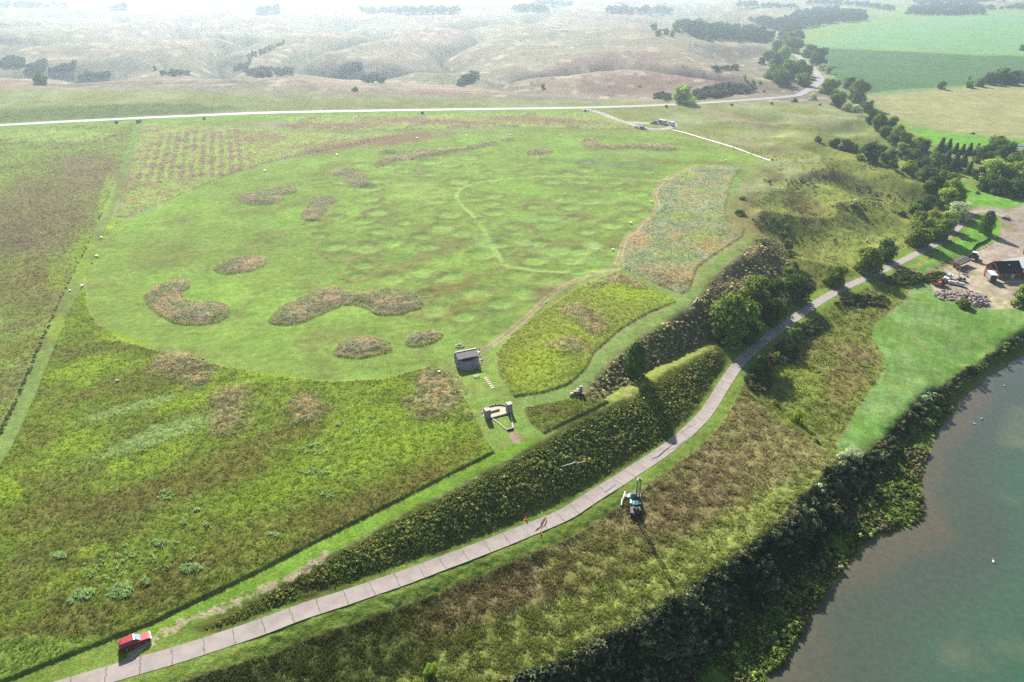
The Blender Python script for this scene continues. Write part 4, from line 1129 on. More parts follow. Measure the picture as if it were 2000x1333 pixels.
pn = fbm(x, y, 7, 3, 330); k_ &= RNG.uniform(0, 1, len(x)) < dk * .6 * (pn > -.15) + .02 * (pn > .25)
x, y = x[k_], y[k_]
put('hillside_brush', SHRUBS, x, y, RNG.uniform(.5, 1.5, len(x)), (np.array([s2l((74, 84, 56)), s2l((96, 92, 66)), s2l((84, 98, 58))]) * VEG_K)[RNG.integers(0, 3, len(x))] * RNG.uniform(1.1, 2.2, len(x))[:, None], RNG.uniform(.6, 1, len(x)), 'leaf', 33, .3, h0)
put('draw_brush', SHRUBS, _w[:, 0], _w[:, 1], RNG.uniform(.9, 2.2, len(_w)), (np.array([s2l((70, 84, 50)), s2l((92, 104, 58)), s2l((110, 100, 72)), s2l((84, 98, 56))]) * VEG_K)[RNG.integers(0, 4, len(_w))] * RNG.uniform(1.2, 2.1, len(_w))[:, None], None, 'leaf', 31, .3, h0)


# ------------------------------------------------------------------ trees
def limb_mesh(bm, a, b, ra, rb, n=7):
    a = Vector(a); b = Vector(b); d = (b - a); ax = d.normalized()
    s = ax.orthogonal().normalized(); t = ax.cross(s)
    r0 = [bm.verts.new(a + (s * math.cos(i * 6.2832 / n) + t * math.sin(i * 6.2832 / n)) * ra) for i in range(n)]
    r1 = [bm.verts.new(b + (s * math.cos(i * 6.2832 / n) + t * math.sin(i * 6.2832 / n)) * rb) for i in range(n)]
    for i in range(n): bm.faces.new((r0[i], r0[(i + 1) % n], r1[(i + 1) % n], r1[i]))
    bm.faces.new(r1)


surf('bark', (120, 104, 84), .9, 0, .25, 4, .03)


def make_tree_mesh(kind, seed):
    r = np.random.default_rng(seed)
    P, N_ = [], []; H = 10.0; lobes = []; lobe_n = []
    if kind in ('broad', 'light', 'silver', 'young', 'dark'):
        nl = {'broad': 30, 'light': 26, 'silver': 24, 'young': 9, 'dark': 26}[kind]
        for i in range(nl):
            d = sph(1, r)[0]; d[2] = d[2] * .8 + .1
            q = r.uniform(.45, .95)
            c = np.array([d[0] * 4.2 * q, d[1] * 4.2 * q, 4.7 + d[2] * 4.6 * q]); c[2] = max(c[2], 1.3)
            if i % 4 == 0: c = np.array([d[0] * 3.6, d[1] * 3.6, r.uniform(1.3, 2.6)])
            rad = r.uniform(1.1, 2.1) * (1.2 - .35 * q)
            lobes.append((c, rad))
            m = int(150 * rad / 1.3); lobe_n.append(m)
            dd = sph(m, r); dd[:, 2] += .25
            dd *= (r.uniform(.75, 1.08, (m, 1)) + .12 * np.sin(dd * 9 + seed).sum(1, keepdims=True))
            P.append(c + dd * rad * np.array([1.05, 1.05, .85])); N_.append(dd + [0, 0, .35])
        leaf = {'broad': .34, 'light': .32, 'silver': .27, 'young': .3, 'dark': .34}[kind]
    elif kind == 'spruce':
        for i in range(26):
            z = 1.0 + i * .345; R = 2.6 * (1 - (z - .6) / 10.0) + .12
            nb = max(5, int(11 * R / 2.4))
            for j in range(nb):
                a = j * 6.283 / nb + r.uniform(-.25, .25); m = int(8 + 13 * R / 2.6); u = r.uniform(.1, 1, m) * R * r.uniform(.8, 1.1)
                P.append(np.stack([np.cos(a) * u + r.normal(0, .13, m), np.sin(a) * u + r.normal(0, .13, m), z - u * .28 + r.normal(0, .1, m)], 1))
                N_.append(np.tile([math.cos(a) * .4, math.sin(a) * .4, .8], (m, 1)))
        leaf = .25
    elif kind == 'juniper':
        m = 3600; u = r.uniform(0, 1, m) ** .8; a = r.uniform(0, 6.283, m)
        R = 3.4 * np.sin(np.clip(1 - u * .93, 0, 1) ** .75 * 2.2) * (.82 + .22 * np.sin(a * 5 + u * 16 + seed)) * r.uniform(.72, 1.05, m)
        P.append(np.stack([R * np.cos(a), R * np.sin(a), .3 + u * 9.6], 1)); N_.append(np.stack([np.cos(a), np.sin(a), np.full(m, .5)], 1))
        leaf = .27
    else:  # bush: many stems from the ground, a broken dome
        for i in range(16):
            d = sph(1, r)[0]; d[2] = abs(d[2]); q = r.uniform(.3, 1)
            c = np.array([d[0] * 4.2 * q, d[1] * 4.2 * q, 1.6 + d[2] * 5.0 * q]); rad = r.uniform(1.3, 2.2); lobes.append((c, rad))
            m = 120; dd = sph(m, r) * r.uniform(.7, 1.1, (m, 1)); P.append(c + dd * rad); N_.append(dd + [0, 0, .3])
        leaf = .45
    P = np.concatenate(P); N_ = np.concatenate(N_)
    P[:, 2] = np.maximum(P[:, 2], .15)
    V, F = leaf_quads(P, N_, leaf, r)
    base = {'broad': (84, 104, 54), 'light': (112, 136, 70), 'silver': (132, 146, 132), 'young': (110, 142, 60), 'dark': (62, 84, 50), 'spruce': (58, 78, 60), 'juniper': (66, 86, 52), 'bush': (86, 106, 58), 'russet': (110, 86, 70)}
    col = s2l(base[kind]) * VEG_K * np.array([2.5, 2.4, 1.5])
    j = r.uniform(.7, 1.35, len(F))
    if lobe_n: j = j * np.repeat(r.uniform(.7, 1.4, len(lobe_n)), lobe_n)
    wrm = r.normal(0, .06, len(F))
    T = col[None] * j[:, None] * np.stack([1 + wrm, np.ones_like(wrm), 1 - wrm], 1)
    crown = mesh_np('crown_' + kind, V, F, np.repeat(T, 4, 0))
    crown.materials.append(MAT['leaf'])
    bm = bmesh.new()
    if kind in ('spruce', 'juniper'):
        limb_mesh(bm, (0, 0, -.5), (0, 0, 8.8), .26, .05)
    elif kind == 'bush':
        for c, rad in lobes[:7]: limb_mesh(bm, (c[0] * .12, c[1] * .12, -.4), c, .16, .06, 5)
    else:
        top = Vector((r.uniform(-.3, .3), r.uniform(-.3, .3), 3.4))
        limb_mesh(bm, (0, 0, -.6), top, .48, .33, 9); limb_mesh(bm, top, (top.x * 1.5, top.y * 1.5, 7.4), .3, .08)
        for c, rad in lobes[:9]: limb_mesh(bm, top.lerp(Vector((0, 0, 5)), r.uniform(0, .6)), c, .17, .05, 5)
    trunk = bpy.data.meshes.new('trunk_' + kind); bm.to_mesh(trunk); bm.free(); trunk.materials.append(MAT['bark'])
    return crown, trunk


TREE = {}
for kind, n in (('broad', 6), ('light', 3), ('silver', 2), ('young', 3), ('dark', 3), ('spruce', 3), ('juniper', 2), ('bush', 4)):
    TREE[kind] = [make_tree_mesh(kind, 500 + 17 * i + len(kind) * 101) for i in range(n)]
KINDNAME = {'broad': 'broadleaf_tree', 'light': 'cottonwood_tree', 'silver': 'silver_tree', 'young': 'sapling', 'dark': 'broadleaf_tree', 'spruce': 'spruce_tree', 'juniper': 'juniper_tree', 'bush': 'bush'}
KINDCAT = {'sapling': 'sapling', 'bush': 'bush'}
WIDTH = {'broad': 10.6, 'light': 10.6, 'silver': 10.2, 'young': 9.4, 'dark': 10.6, 'spruce': 5.6, 'juniper': 6.6, 'bush': 10.6}
ASPECT = {'spruce': .62, 'juniper': 1.05, 'bush': .8, 'young': 1.15}
_tc = [0]


def plant(cx_, cy_, w, kind, label, group=None, asp=None):
    """a tree whose crown is seen at (cx_, cy_), w photo pixels wide"""
    _tc[0] += 1; k = _tc[0]
    el = math.atan2(-rays(cx_, cy_)[2], math.hypot(*rays(cx_, cy_)[:2]))
    a = asp or ASPECT.get(kind, .92)
    Hn = {'bush': 7.5}.get(kind, 9.6)
    ratio = a * Hn / WIDTH[kind]
    p = trace([(cx_, cy_ + .5 * ratio * w * math.cos(el))])[0]
    zz = float(h0(p[:1], p[1:])[0])
    depth = p[1] * _cp + (CAMH - zz) * _sp
    s = 1.1 * w / FPX * depth / WIDTH[kind]
    e = bpy.data.objects.new(KINDNAME[kind], None); COL.objects.link(e)
    e.empty_display_size = .5
    e.location = (p[0], p[1], zz - .1 - .5 * s)
    rot = random.uniform(0, 6.283)
    e.rotation_euler = (0, 0, rot)
    e.scale = (s * random.uniform(.93, 1.07), s * random.uniform(.93, 1.07), s * a * random.uniform(.95, 1.05))
    cr, tr = TREE[kind][k % len(TREE[kind])]
    link('crown', cr, None, e); link('stems' if kind == 'bush' else 'trunk', tr, None, e)
    tag(e, label, KINDCAT.get(KINDNAME[kind], 'tree'), group)
    return e


ORD = ['first', 'second', 'third', 'fourth', 'fifth', 'sixth', 'seventh', 'eighth', 'ninth', 'tenth', 'eleventh', 'twelfth', 'thirteenth', 'fourteenth', 'fifteenth', 'sixteenth',
       'seventeenth', 'eighteenth', 'nineteenth', 'twentieth', 'twenty-first', 'twenty-second', 'twenty-third', 'twenty-fourth', 'twenty-fifth', 'twenty-sixth', 'twenty-seventh', 'twenty-eighth', 'twenty-ninth', 'thirtieth']


def belt(rows, text, group):
    for i, (a, b, w, kind) in enumerate(rows):
        adj = {'broad': 'green broadleaf tree', 'light': 'light green tree', 'dark': 'dark green tree', 'spruce': 'dark spruce', 'bush': 'low bush', 'silver': 'silvery tree', 'juniper': 'juniper'}[kind]
        plant(a, b, w, kind, (adj + ', ' + text) % ORD[i], group)


# beside the paved path and in the draw
plant(1425, 618, 104, 'broad', 'largest spreading tree beside the paved path, below the stone cairn on the rim', asp=.95)
plant(1473, 576, 68, 'broad', 'rounded tree standing right behind the largest tree by the path', asp=1.1)
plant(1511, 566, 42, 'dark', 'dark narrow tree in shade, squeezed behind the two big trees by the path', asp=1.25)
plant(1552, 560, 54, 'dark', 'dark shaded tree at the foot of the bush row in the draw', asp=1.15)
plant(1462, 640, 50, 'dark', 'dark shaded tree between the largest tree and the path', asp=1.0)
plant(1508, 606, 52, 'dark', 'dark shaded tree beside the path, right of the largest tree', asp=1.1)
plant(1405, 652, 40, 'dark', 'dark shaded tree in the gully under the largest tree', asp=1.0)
belt([(1538, 533, 28, 'broad'), (1547, 516, 25, 'bush'), (1541, 495, 22, 'bush'), (1538, 477, 22, 'broad'), (1527, 456, 16, 'bush'), (1518, 434, 13, 'bush'), (1537, 442, 15, 'bush')],
     '%s up the draw from the dark shaded tree', 'bushes up the draw')
plant(1445, 414, 26, 'bush', 'round green bush on the rim beside the mown trail', asp=.6)
plant(1450, 386, 16, 'bush', 'small bush on the rim above the round green bush', asp=.6)
plant(1484, 470, 24, 'bush', 'pale straggly bush below the bend of the mown rim trail', asp=.5)
plant(1625, 537, 46, 'broad', 'round tree alone beside the path, nearest the big trees')
plant(1692, 509, 58, 'broad', 'wide tree touching the path, between two other round trees')
plant(1723, 488, 46, 'dark', 'dark round tree behind the wide tree by the path')
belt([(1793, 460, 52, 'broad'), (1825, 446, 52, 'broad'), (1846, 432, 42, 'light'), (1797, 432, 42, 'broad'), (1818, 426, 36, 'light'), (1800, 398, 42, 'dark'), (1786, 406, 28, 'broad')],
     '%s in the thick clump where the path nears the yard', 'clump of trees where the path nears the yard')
plant(1870, 411, 40, 'silver', 'large silvery grey tree over the end of the path')
plant(1666, 395, 21, 'silver', 'round silver bush alone on the grassy hillside', asp=.7)
plant(1823, 390, 12, 'silver', 'tiny silver bush above the tree clump')
plant(1923, 436, 26, 'juniper', 'dark conical juniper on the lawn by the gravel yard')
plant(1994, 574, 50, 'broad', 'bushy tree in front of the brown building')
plant(1758, 414, 26, 'bush', 'dull low thicket bush left of the tree clump', asp=.5)
plant(1240, 706, 44, 'juniper', 'dark juniper on the brushy rim above the path', asp=1.0)
plant(1290, 660, 20, 'bush', 'low bush on the rim slope behind the juniper', asp=.6)
for a in [(1517, 694, 15, 'young', 'thin sapling below the path in the tree shadow'), (1533, 676, 28, 'bush', 'leafy bush below the path opposite the biggest tree'), (1557, 649, 28, 'bush', 'second leafy bush below the path, further up from the biggest tree'),
          (1482, 716, 24, 'bush', 'shaded bush at the edge of the path bend'), (1515, 788, 18, 'bush', 'bright bush in the shadow below the path bend'), (1559, 812, 27, 'young', 'feathery young tree at the head of the shaded gully'),
          (1594, 860, 13, 'bush', 'small round bush in the dry gully'), (1643, 891, 22, 'silver', 'pale shrub at the corner of the bright field'), (1664, 886, 34, 'silver', 'wide pale shrub on the bank edge by the bright field'),
          (1615, 621, 10, 'young', 'thin lone sapling on the slope above the bright field'), (1825, 802, 28, 'bush', 'light green bush on the shore below the field'), (1965, 674, 18, 'bush', 'small bush on the river bank near the right edge'),
          (842, 1308, 27, 'young', 'bright lime green bush on the dark lower slope'), (1880, 590, 30, 'bush', 'green bush growing out of the boulder pile')]:
    plant(*a)
# wooded draw and belts at the foot of the upland
belt([(1597, 271, 17, 'bush'), (1629, 280, 21, 'dark'), (1650, 283, 28, 'dark'), (1664, 287, 22, 'broad'), (1695, 297, 42, 'dark'), (1716, 295, 28, 'dark'), (1732, 306, 32, 'dark'), (1744, 320, 22, 'dark')],
     '%s down the side draw behind the grassy crest', 'trees in the side draw behind the crest')
belt([(1618, 170, 34, 'broad'), (1634, 189, 32, 'broad'), (1657, 164, 26, 'dark'), (1673, 182, 46, 'broad'), (1631, 196, 25, 'broad')], '%s of the group inside the highway bend', 'trees inside the highway bend')
belt([(1653, 210, 22, 'silver'), (1671, 213, 22, 'silver'), (1692, 208, 28, 'broad'), (1702, 227, 28, 'dark'), (1716, 238, 32, 'broad'), (1737, 241, 28, 'dark'), (1729, 254, 22, 'broad'), (1751, 259, 32, 'light'), (1765, 270, 28, 'broad'),
      (1744, 270, 24, 'broad'), (1790, 280, 30, 'light'), (1804, 283, 25, 'broad'), (1762, 290, 26, 'light'), (1778, 300, 28, 'broad')], '%s along the belt below the upland, counted from the highway', 'tree belt below the upland')
belt([(1835, 286, 26, 'spruce'), (1850, 286, 24, 'spruce'), (1864, 291, 22, 'spruce'), (1878, 292, 20, 'spruce'), (1891, 292, 22, 'spruce'), (1905, 294, 22, 'spruce'), (1846, 310, 30, 'spruce'), (1864, 313, 28, 'spruce'), (1880, 312, 24, 'spruce'), (1891, 328, 22, 'spruce'), (1858, 326, 26, 'spruce')],
     '%s in the planted conifer row by the farmstead', 'planted conifers by the farmstead')
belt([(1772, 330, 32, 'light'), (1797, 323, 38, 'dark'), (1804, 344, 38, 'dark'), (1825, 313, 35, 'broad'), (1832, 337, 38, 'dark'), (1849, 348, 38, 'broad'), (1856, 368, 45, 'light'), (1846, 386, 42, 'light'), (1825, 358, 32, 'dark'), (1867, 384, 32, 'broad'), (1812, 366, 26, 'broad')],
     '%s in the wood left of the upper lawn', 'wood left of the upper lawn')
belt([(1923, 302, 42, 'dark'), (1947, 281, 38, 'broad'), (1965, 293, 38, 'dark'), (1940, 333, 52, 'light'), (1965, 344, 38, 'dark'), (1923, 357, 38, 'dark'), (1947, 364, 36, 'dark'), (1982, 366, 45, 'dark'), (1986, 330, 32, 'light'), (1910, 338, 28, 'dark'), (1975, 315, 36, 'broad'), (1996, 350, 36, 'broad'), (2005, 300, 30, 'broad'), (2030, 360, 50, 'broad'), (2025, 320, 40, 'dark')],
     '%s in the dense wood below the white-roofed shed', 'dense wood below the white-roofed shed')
plant(1909, 376, 10, 'bush', 'little dark bush on the upper lawn'); plant(1972, 384, 14, 'bush', 'bush at the edge of the upper lawn under the dense wood')
# along the highway and the fields
plant(1335, 186, 46, 'light', 'round pale cottonwood beside the highway, alone', asp=.75)
plant(1361, 191, 15, 'bush', 'bush right of the pale cottonwood by the highway'); plant(1307, 192, 15, 'bush', 'dark bush left of the pale cottonwood by the highway')
belt([(1510, 140, 38, 'broad'), (1538, 138, 42, 'broad'), (1559, 136, 38, 'broad'), (1574, 138, 26, 'broad'), (1566, 154, 30, 'broad'), (1524, 150, 34, 'broad')], '%s in the grove left of the highway bend', 'grove left of the highway bend')
belt([(1517, 122, 38, 'dark'), (1487, 119, 15, 'dark'), (1531, 105, 28, 'light'), (1517, 91, 25, 'broad'), (1548, 87, 38, 'broad'), (1538, 75, 30, 'broad'), (1500, 108, 24, 'broad'), (1555, 73, 30, 'broad'), (1530, 66, 26, 'broad')], '%s in the woods hugging the far highway', 'woods hugging the far highway')
belt([(1580, 101, 28, 'broad'), (1597, 111, 38, 'dark'), (1606, 131, 17, 'silver'), (1618, 137, 17, 'silver')], '%s between the far highway and the dark field', 'trees between the far highway and the dark field')
for a in [(1552, 196, 13, 'bush', 'round dark bush on the grass below the highway bend'), (1587, 190, 16, 'silver', 'airy small tree just inside the highway bend'), (1601, 204, 6, 'bush', 'tiny bush below the airy small tree'),
          (1454, 150, 10, 'young', 'small lone tree on the tan plateau, left of two shrubs'), (1471, 159, 7, 'bush', 'left of two small shrubs below the tan plateau'), (1485, 161, 7, 'bush', 'right of two small shrubs below the tan plateau'), (1492, 178, 7, 'bush', 'shrub just above the highway curve'),
          (1384, 75, 12, 'broad', 'lone tree on top of the far tan plateau'), (1839, 167, 18, 'broad', 'round lone tree on the farm track, leftmost'), (1891, 164, 18, 'broad', 'round tree on the farm track with a slim top behind'), (1891, 152, 10, 'young', 'slim tree top behind the round farm track tree'),
          (1899, 260, 9, 'bush', 'tiny bush beside the lower farm track'), (1996, 94, 13, 'dark', 'dark lone tree at the end of the field line, right edge'), (82, 156, 27, 'broad', 'lone cottonwood on the near ridge, far left'), (303, 133, 9, 'broad', 'tiny lone tree on the hazy hillside, left'),
          (693, 173, 14, 'bush', 'dark bush on the near ridge, middle of the picture'), (1060, 168, 10, 'broad', 'small tree below the hazy hillside, above the highway'), (1249, 168, 6, 'bush', 'tiny shrub on the hillside left of the pale cottonwood')]:
    plant(*a)
belt([(1912, 161, 20, 'broad'), (1933, 153, 30, 'dark'), (1954, 149, 35, 'broad'), (1975, 153, 30, 'dark'), (1994, 149, 30, 'broad'), (2020, 150, 34, 'broad')], '%s in the windbreak at the right edge, by the farm track', 'windbreak by the farm track')
belt([(1285, 65, 15, 'broad'), (1300, 63, 15, 'broad'), (1312, 67, 13, 'broad'), (1276, 52, 14, 'broad'), (1320, 53, 16, 'broad'), (1335, 55, 12, 'broad')], '%s of the hazy trees at the left end of the far plateau', 'hazy trees on the far plateau')

# far-off woods and thickets that read as one mass
def far_mass(name, polys, n, size, cols, seed, label=None):
    r = np.random.default_rng(seed); PX = []
    for p in polys:
        p = np.array(p, float); lo, hi = p.min(0), p.max(0)
        ar = np.prod(hi - lo); k = int(ar * n) + 6
        q = r.uniform(lo, hi, (k, 2)); q = q[sdist(q[:, 0], q[:, 1], p) < 0]
        PX.append(q)
    PX = np.concatenate(PX)
    w = trace(PX); zz = h0(w[:, 0], w[:, 1])
    c = np.array([s2l(c) for c in cols]) * VEG_K
    t = c[r.integers(0, len(c), len(w))] * r.uniform(.8, 1.25, len(w))[:, None]
    protos = []
    for i in range(5):
        P, N_ = [], []
        rr_ = np.random.default_rng(seed + 50 + i)
        for j in range(7):
            ce = np.array([*rr_.uniform(-.32, .32, 2), rr_.uniform(.35, .75)]); d = sph(24, rr_); P.append(ce + d * rr_.uniform(.18, .3) * rr_.uniform(.7, 1.1, (24, 1))); N_.append(d + [0, 0, .3])
        protos.append(leaf_quads(np.concatenate(P), np.concatenate(N_), .1, rr_))
    V, F, T = scatter(protos, np.stack([w[:, 0], w[:, 1], zz - .3], 1), r.uniform(size[0], size[1], len(w)), t, seed, None, .3)
    tag(link(name, mesh_np(name, V, F, T), MAT['leaf']), label, kind='stuff')


far_mass('far_woods', [[(1340, 62), (1400, 56), (1470, 62), (1505, 75), (1500, 84), (1420, 80), (1350, 72)], [(1455, 40), (1520, 46), (1560, 26), (1640, 20), (1690, 30), (1690, 42), (1610, 48), (1560, 58), (1540, 70), (1500, 56)],
                       [(1768, 30), (1775, 18), (1850, 8), (1922, 15), (1922, 30), (1850, 32)], [(1440, 10), (1560, 15), (1555, 19), (1440, 13)], [(1550, 8), (1630, 5), (1750, 18), (1740, 24), (1660, 12)], [(1780, 4), (1930, 2), (1960, 6), (1800, 10)],
                       [(1930, 17), (2080, 12), (2080, 18), (1930, 21)], [(700, 24), (800, 20), (900, 25), (890, 29), (720, 28)], [(1000, 20), (1060, 15), (1070, 26), (1010, 26)], [(1180, 21), (1300, 19), (1310, 27), (1190, 28)], [(1040, 8), (1120, 8), (1110, 13), (1050, 13)],
                       [(1320, 50), (1370, 48), (1380, 54), (1330, 57)], [(500, 25), (540, 20), (545, 26), (505, 28)], [(0, 12), (60, 10), (130, 14), (60, 17), (0, 16)], [(210, 18), (250, 16), (250, 19), (215, 20)]],
         .13, (5, 17), [(70, 92, 62), (84, 106, 66), (62, 84, 60)], 600, 'far-off woods fading into the haze')
far_mass('shrub_thickets', [[(0, 122), (20, 113), (50, 118), (48, 130), (15, 135), (0, 130)], [(45, 140), (70, 122), (95, 120), (90, 135), (60, 146)], [(95, 140), (110, 132), (148, 124), (145, 136), (110, 143)], [(150, 152), (170, 144), (215, 146), (210, 152)],
                            [(457, 135), (480, 125), (490, 120), (485, 135), (460, 140)], [(477, 145), (500, 135), (570, 137), (572, 149), (500, 150)], [(480, 112), (520, 97), (560, 82), (555, 88), (510, 108)], [(655, 145), (680, 129), (708, 125), (706, 140), (670, 152)],
                            [(700, 158), (730, 149), (755, 155), (750, 164), (715, 163)], [(890, 168), (905, 153), (925, 141), (938, 150), (905, 172)], [(1350, 184), (1400, 170), (1470, 172), (1478, 180), (1400, 193), (1360, 196)], [(1275, 194), (1290, 186), (1310, 190), (1300, 199)],
                            [(310, 146), (340, 141), (375, 146), (360, 150), (320, 150)], [(1390, 134), (1440, 133), (1440, 138), (1395, 139)]],
         .17, (1.5, 5.5), [(100, 118, 92), (88, 106, 84), (112, 124, 98)], 620, 'shrub thickets in the draws of the hazy hills')
far_mass('fence_line_weeds', [[(262, 244), (266, 244), (233, 330), (199, 420), (167, 490), (149, 525), (120, 585), (96, 640), (72, 695), (54, 740), (28, 798), (0, 855), (-6, 850), (20, 800), (48, 738), (66, 693), (90, 640), (114, 585), (144, 522), (163, 488), (194, 420), (228, 330)]],
         .16, (.4, .8), [(122, 126, 82), (110, 122, 70), (140, 138, 94)], 640)

# ------------------------------------------------------------------ built things
for _n, _c, _k in (('red_paint', (140, 12, 34), dict(rough=.25, var=.04, coat=.6)), ('dark_glass', (26, 32, 38), dict(rough=.08, var=.02, spec=.8)), ('windshield_glass', (120, 150, 160), dict(rough=.08, var=.02, spec=.8)), ('tyre_rubber', (32, 32, 34), dict(rough=.9)),
                   ('alloy', (190, 192, 196), dict(rough=.3, metal=.7, var=.03)), ('chrome', (215, 215, 218), dict(rough=.18, metal=.9, var=.02)), ('lamp_clear', (235, 238, 240), dict(rough=.15, var=.02)), ('lamp_red', (150, 20, 20), dict(rough=.3, var=.02)), ('black_plastic', (36, 37, 40), dict(rough=.6)),
                   ('dark_paint', (44, 50, 66), dict(rough=.3, var=.04, coat=.4)), ('blue_paint', (66, 98, 140), dict(rough=.3, var=.04, coat=.4)), ('white_paint', (192, 195, 198), dict(rough=.4, var=.04)), ('silver_paint', (170, 184, 200), dict(rough=.35, var=.04, metal=.2)), ('teal_paint', (48, 120, 114), dict(rough=.45, var=.2)),
                   ('orange_paint', (214, 110, 44), dict(rough=.5, var=.1)), ('orange_fabric', (240, 96, 50), dict(rough=.7, var=.05)), ('rust', (140, 84, 54), dict(rough=.8, var=.25)), ('steel_dark', (58, 60, 64), dict(rough=.55, metal=.3, var=.2)), ('steel', (150, 152, 156), dict(rough=.45, metal=.5, var=.12)),
                   ('field_stone', (134, 128, 126), dict(rough=.9, var=.45, scale=2.2, bump=.06)), ('pale_stone', (172, 162, 148), dict(rough=.9, var=.14, scale=2, bump=.03)), ('boulder_stone', (128, 118, 114), dict(rough=.9, var=.3, scale=1.5, bump=.05)), ('shingle', (176, 172, 172), dict(rough=.85, var=.45, scale=7, bump=.02)),
                   ('roof_dark', (62, 66, 76), dict(rough=.8, var=.14, scale=6, bump=.01)), ('roof_grey', (128, 130, 134), dict(rough=.8, var=.12, scale=6, bump=.01)), ('wood_wall', (132, 88, 66), dict(rough=.75, var=.2, scale=3)), ('wood_trim', (120, 60, 40), dict(rough=.7, var=.15)), ('wood_grey', (146, 136, 120), dict(rough=.85, var=.15, scale=4)),
                   ('paving', (160, 150, 126), dict(rough=.9, var=.14, scale=1.6)), ('hay', (92, 84, 62), dict(rough=.95, var=.3, scale=6, bump=.03)), ('bleached_wood', (172, 166, 146), dict(rough=.8, var=.15, scale=3)), ('skin', (196, 150, 124), dict(rough=.6, var=.03)), ('blue_cloth', (52, 66, 104), dict(rough=.9)), ('pale_cloth', (190, 186, 180), dict(rough=.9)),
                   ('red_cloth', (150, 60, 56), dict(rough=.9)), ('dark_cloth', (40, 42, 50), dict(rough=.9)), ('hair', (50, 38, 28), dict(rough=.8)), ('white_feather', (200, 200, 196), dict(rough=.8, var=.02)), ('beak', (220, 150, 60), dict(rough=.6)), ('white_board', (196, 196, 192), dict(rough=.5, var=.04)), ('tarp_blue', (50, 110, 200), dict(rough=.5, var=.1)),
                   ('crack_soil', (52, 44, 38), dict(rough=1.0, var=.2)), ('fence_cloth', (28, 28, 32), dict(rough=.9, var=.1))):
    surf(_n, _c, **_k)
for _n in ('white_paint', 'pale_stone', 'white_board', 'white_feather', 'paving'):
    pass


def box(bm, c, s, rot=0.0, top=(1, 1), shift=(0, 0)):
    """a box centred in plan on c, standing on c.z; top scales the upper face"""
    x, y, z = c; a, b, hh = s[0] / 2, s[1] / 2, s[2]
    P = [(-a, -b, 0), (a, -b, 0), (a, b, 0), (-a, b, 0)]
    P += [(p[0] * top[0] + shift[0], p[1] * top[1] + shift[1], hh) for p in P[:4]]
    cr, sr = math.cos(rot), math.sin(rot)
    v = [bm.verts.new((x + p[0] * cr - p[1] * sr, y + p[0] * sr + p[1] * cr, z + p[2])) for p in P]
    for f in ((3, 2, 1, 0), (4, 5, 6, 7), (0, 1, 5, 4), (1, 2, 6, 5), (2, 3, 7, 6), (3, 0, 4, 7)):
        bm.faces.new([v[i] for i in f])
    return v


def tube(bm, pts, r, n=8):
    for i in range(len(pts) - 1):
        ra = r if not hasattr(r, '__len__') else r[i]; rb = r if not hasattr(r, '__len__') else r[i + 1]
        a, b = Vector(pts[i]), Vector(pts[i + 1]); ax = (b - a).normalized(); s = ax.orthogonal().normalized(); t = ax.cross(s)
        q = [[bm.verts.new(c + (s * math.cos(k * 6.28319 / n) + t * math.sin(k * 6.28319 / n)) * rr) for k in range(n)] for c, rr in ((a, ra), (b, rb))]
        for k in range(n): bm.faces.new((q[0][k], q[0][(k + 1) % n], q[1][(k + 1) % n], q[1][k]))
        bm.faces.new(q[0][::-1]); bm.faces.new(q[1])


def prism(bm, prof, y0, y1, y0t=None, y1t=None, zt=None):
    """side outline (x, z) drawn out from y0 to y1; above zt the sides lean in"""
    def yy(z, a, at):
        if at is None: return a
        lo = min(p[1] for p in prof); k = (z - lo) / max(max(p[1] for p in prof) - lo, 1e-6)
        return a + (at - a) * k
    A = [bm.verts.new((p[0], yy(p[1], y0, y0t), p[1])) for p in prof]; B = [bm.verts.new((p[0], yy(p[1], y1, y1t), p[1])) for p in prof]
    n = len(prof)
    for i in range(n): bm.faces.new((A[i], A[(i + 1) % n], B[(i + 1) % n], B[i]))
    bm.faces.new(A[::-1]); bm.faces.new(B)


def rock(bm, c, s, seed=0, rot=0.0, sub=2):
    r = np.random.default_rng(seed)
    ico = bmesh.ops.create_icosphere(bm, subdivisions=sub, radius=1)
    o = r.uniform(0, 50, 3); cr, sr = math.cos(rot), math.sin(rot)
    for v in ico['verts']:
        p = v.co; k = 1 + .22 * math.sin(p.x * 2.3 + o[0]) * math.cos(p.y * 2.7 + o[1]) + .14 * math.sin(p.z * 4 + p.x * 3 + o[2])
        m = max(abs(p.x), abs(p.y), abs(p.z)); k *= .72 + .28 / max(m, .58) * .8
        q = Vector((p.x * s[0] * k, p.y * s[1] * k, p.z * s[2] * k))
        v.co = Vector((c[0] + q.x * cr - q.y * sr, c[1] + q.x * sr + q.y * cr, c[2] + q.z))


def part(name, build, mat, parent=None, bevel=0.0, smooth=False):
    bm = bmesh.new(); build(bm)
    bmesh.ops.recalc_face_normals(bm, faces=bm.faces)
    if bevel:
        bmesh.ops.bevel(bm, geom=list(bm.edges), offset=bevel, segments=2, affect='EDGES', clamp_overlap=True)
    me = bpy.data.meshes.new(name); bm.to_mesh(me); bm.free()
    if smooth: me.polygons.foreach_set('use_smooth', [True] * len(me.polygons))
    return link(name, me, MAT[mat], parent)


def wp(px, py, lift=0.0, hf=None):
    p = trace([(px, py)], hf)[0]
    return Vector((p[0], p[1], float(h(p[:1], p[1:])[0]) + lift))


def heading(a, b):
    d = wp(*b) - wp(*a); return math.atan2(d.y, d.x)


def thing(name, label, cat, loc, rz=0.0, group=None):
    e = bpy.data.objects.new(name, None); COL.objects.link(e); e.empty_display_size = .5
    e.location = loc; e.rotation_euler = (0, 0, rz)
    return tag(e, label, cat, group)


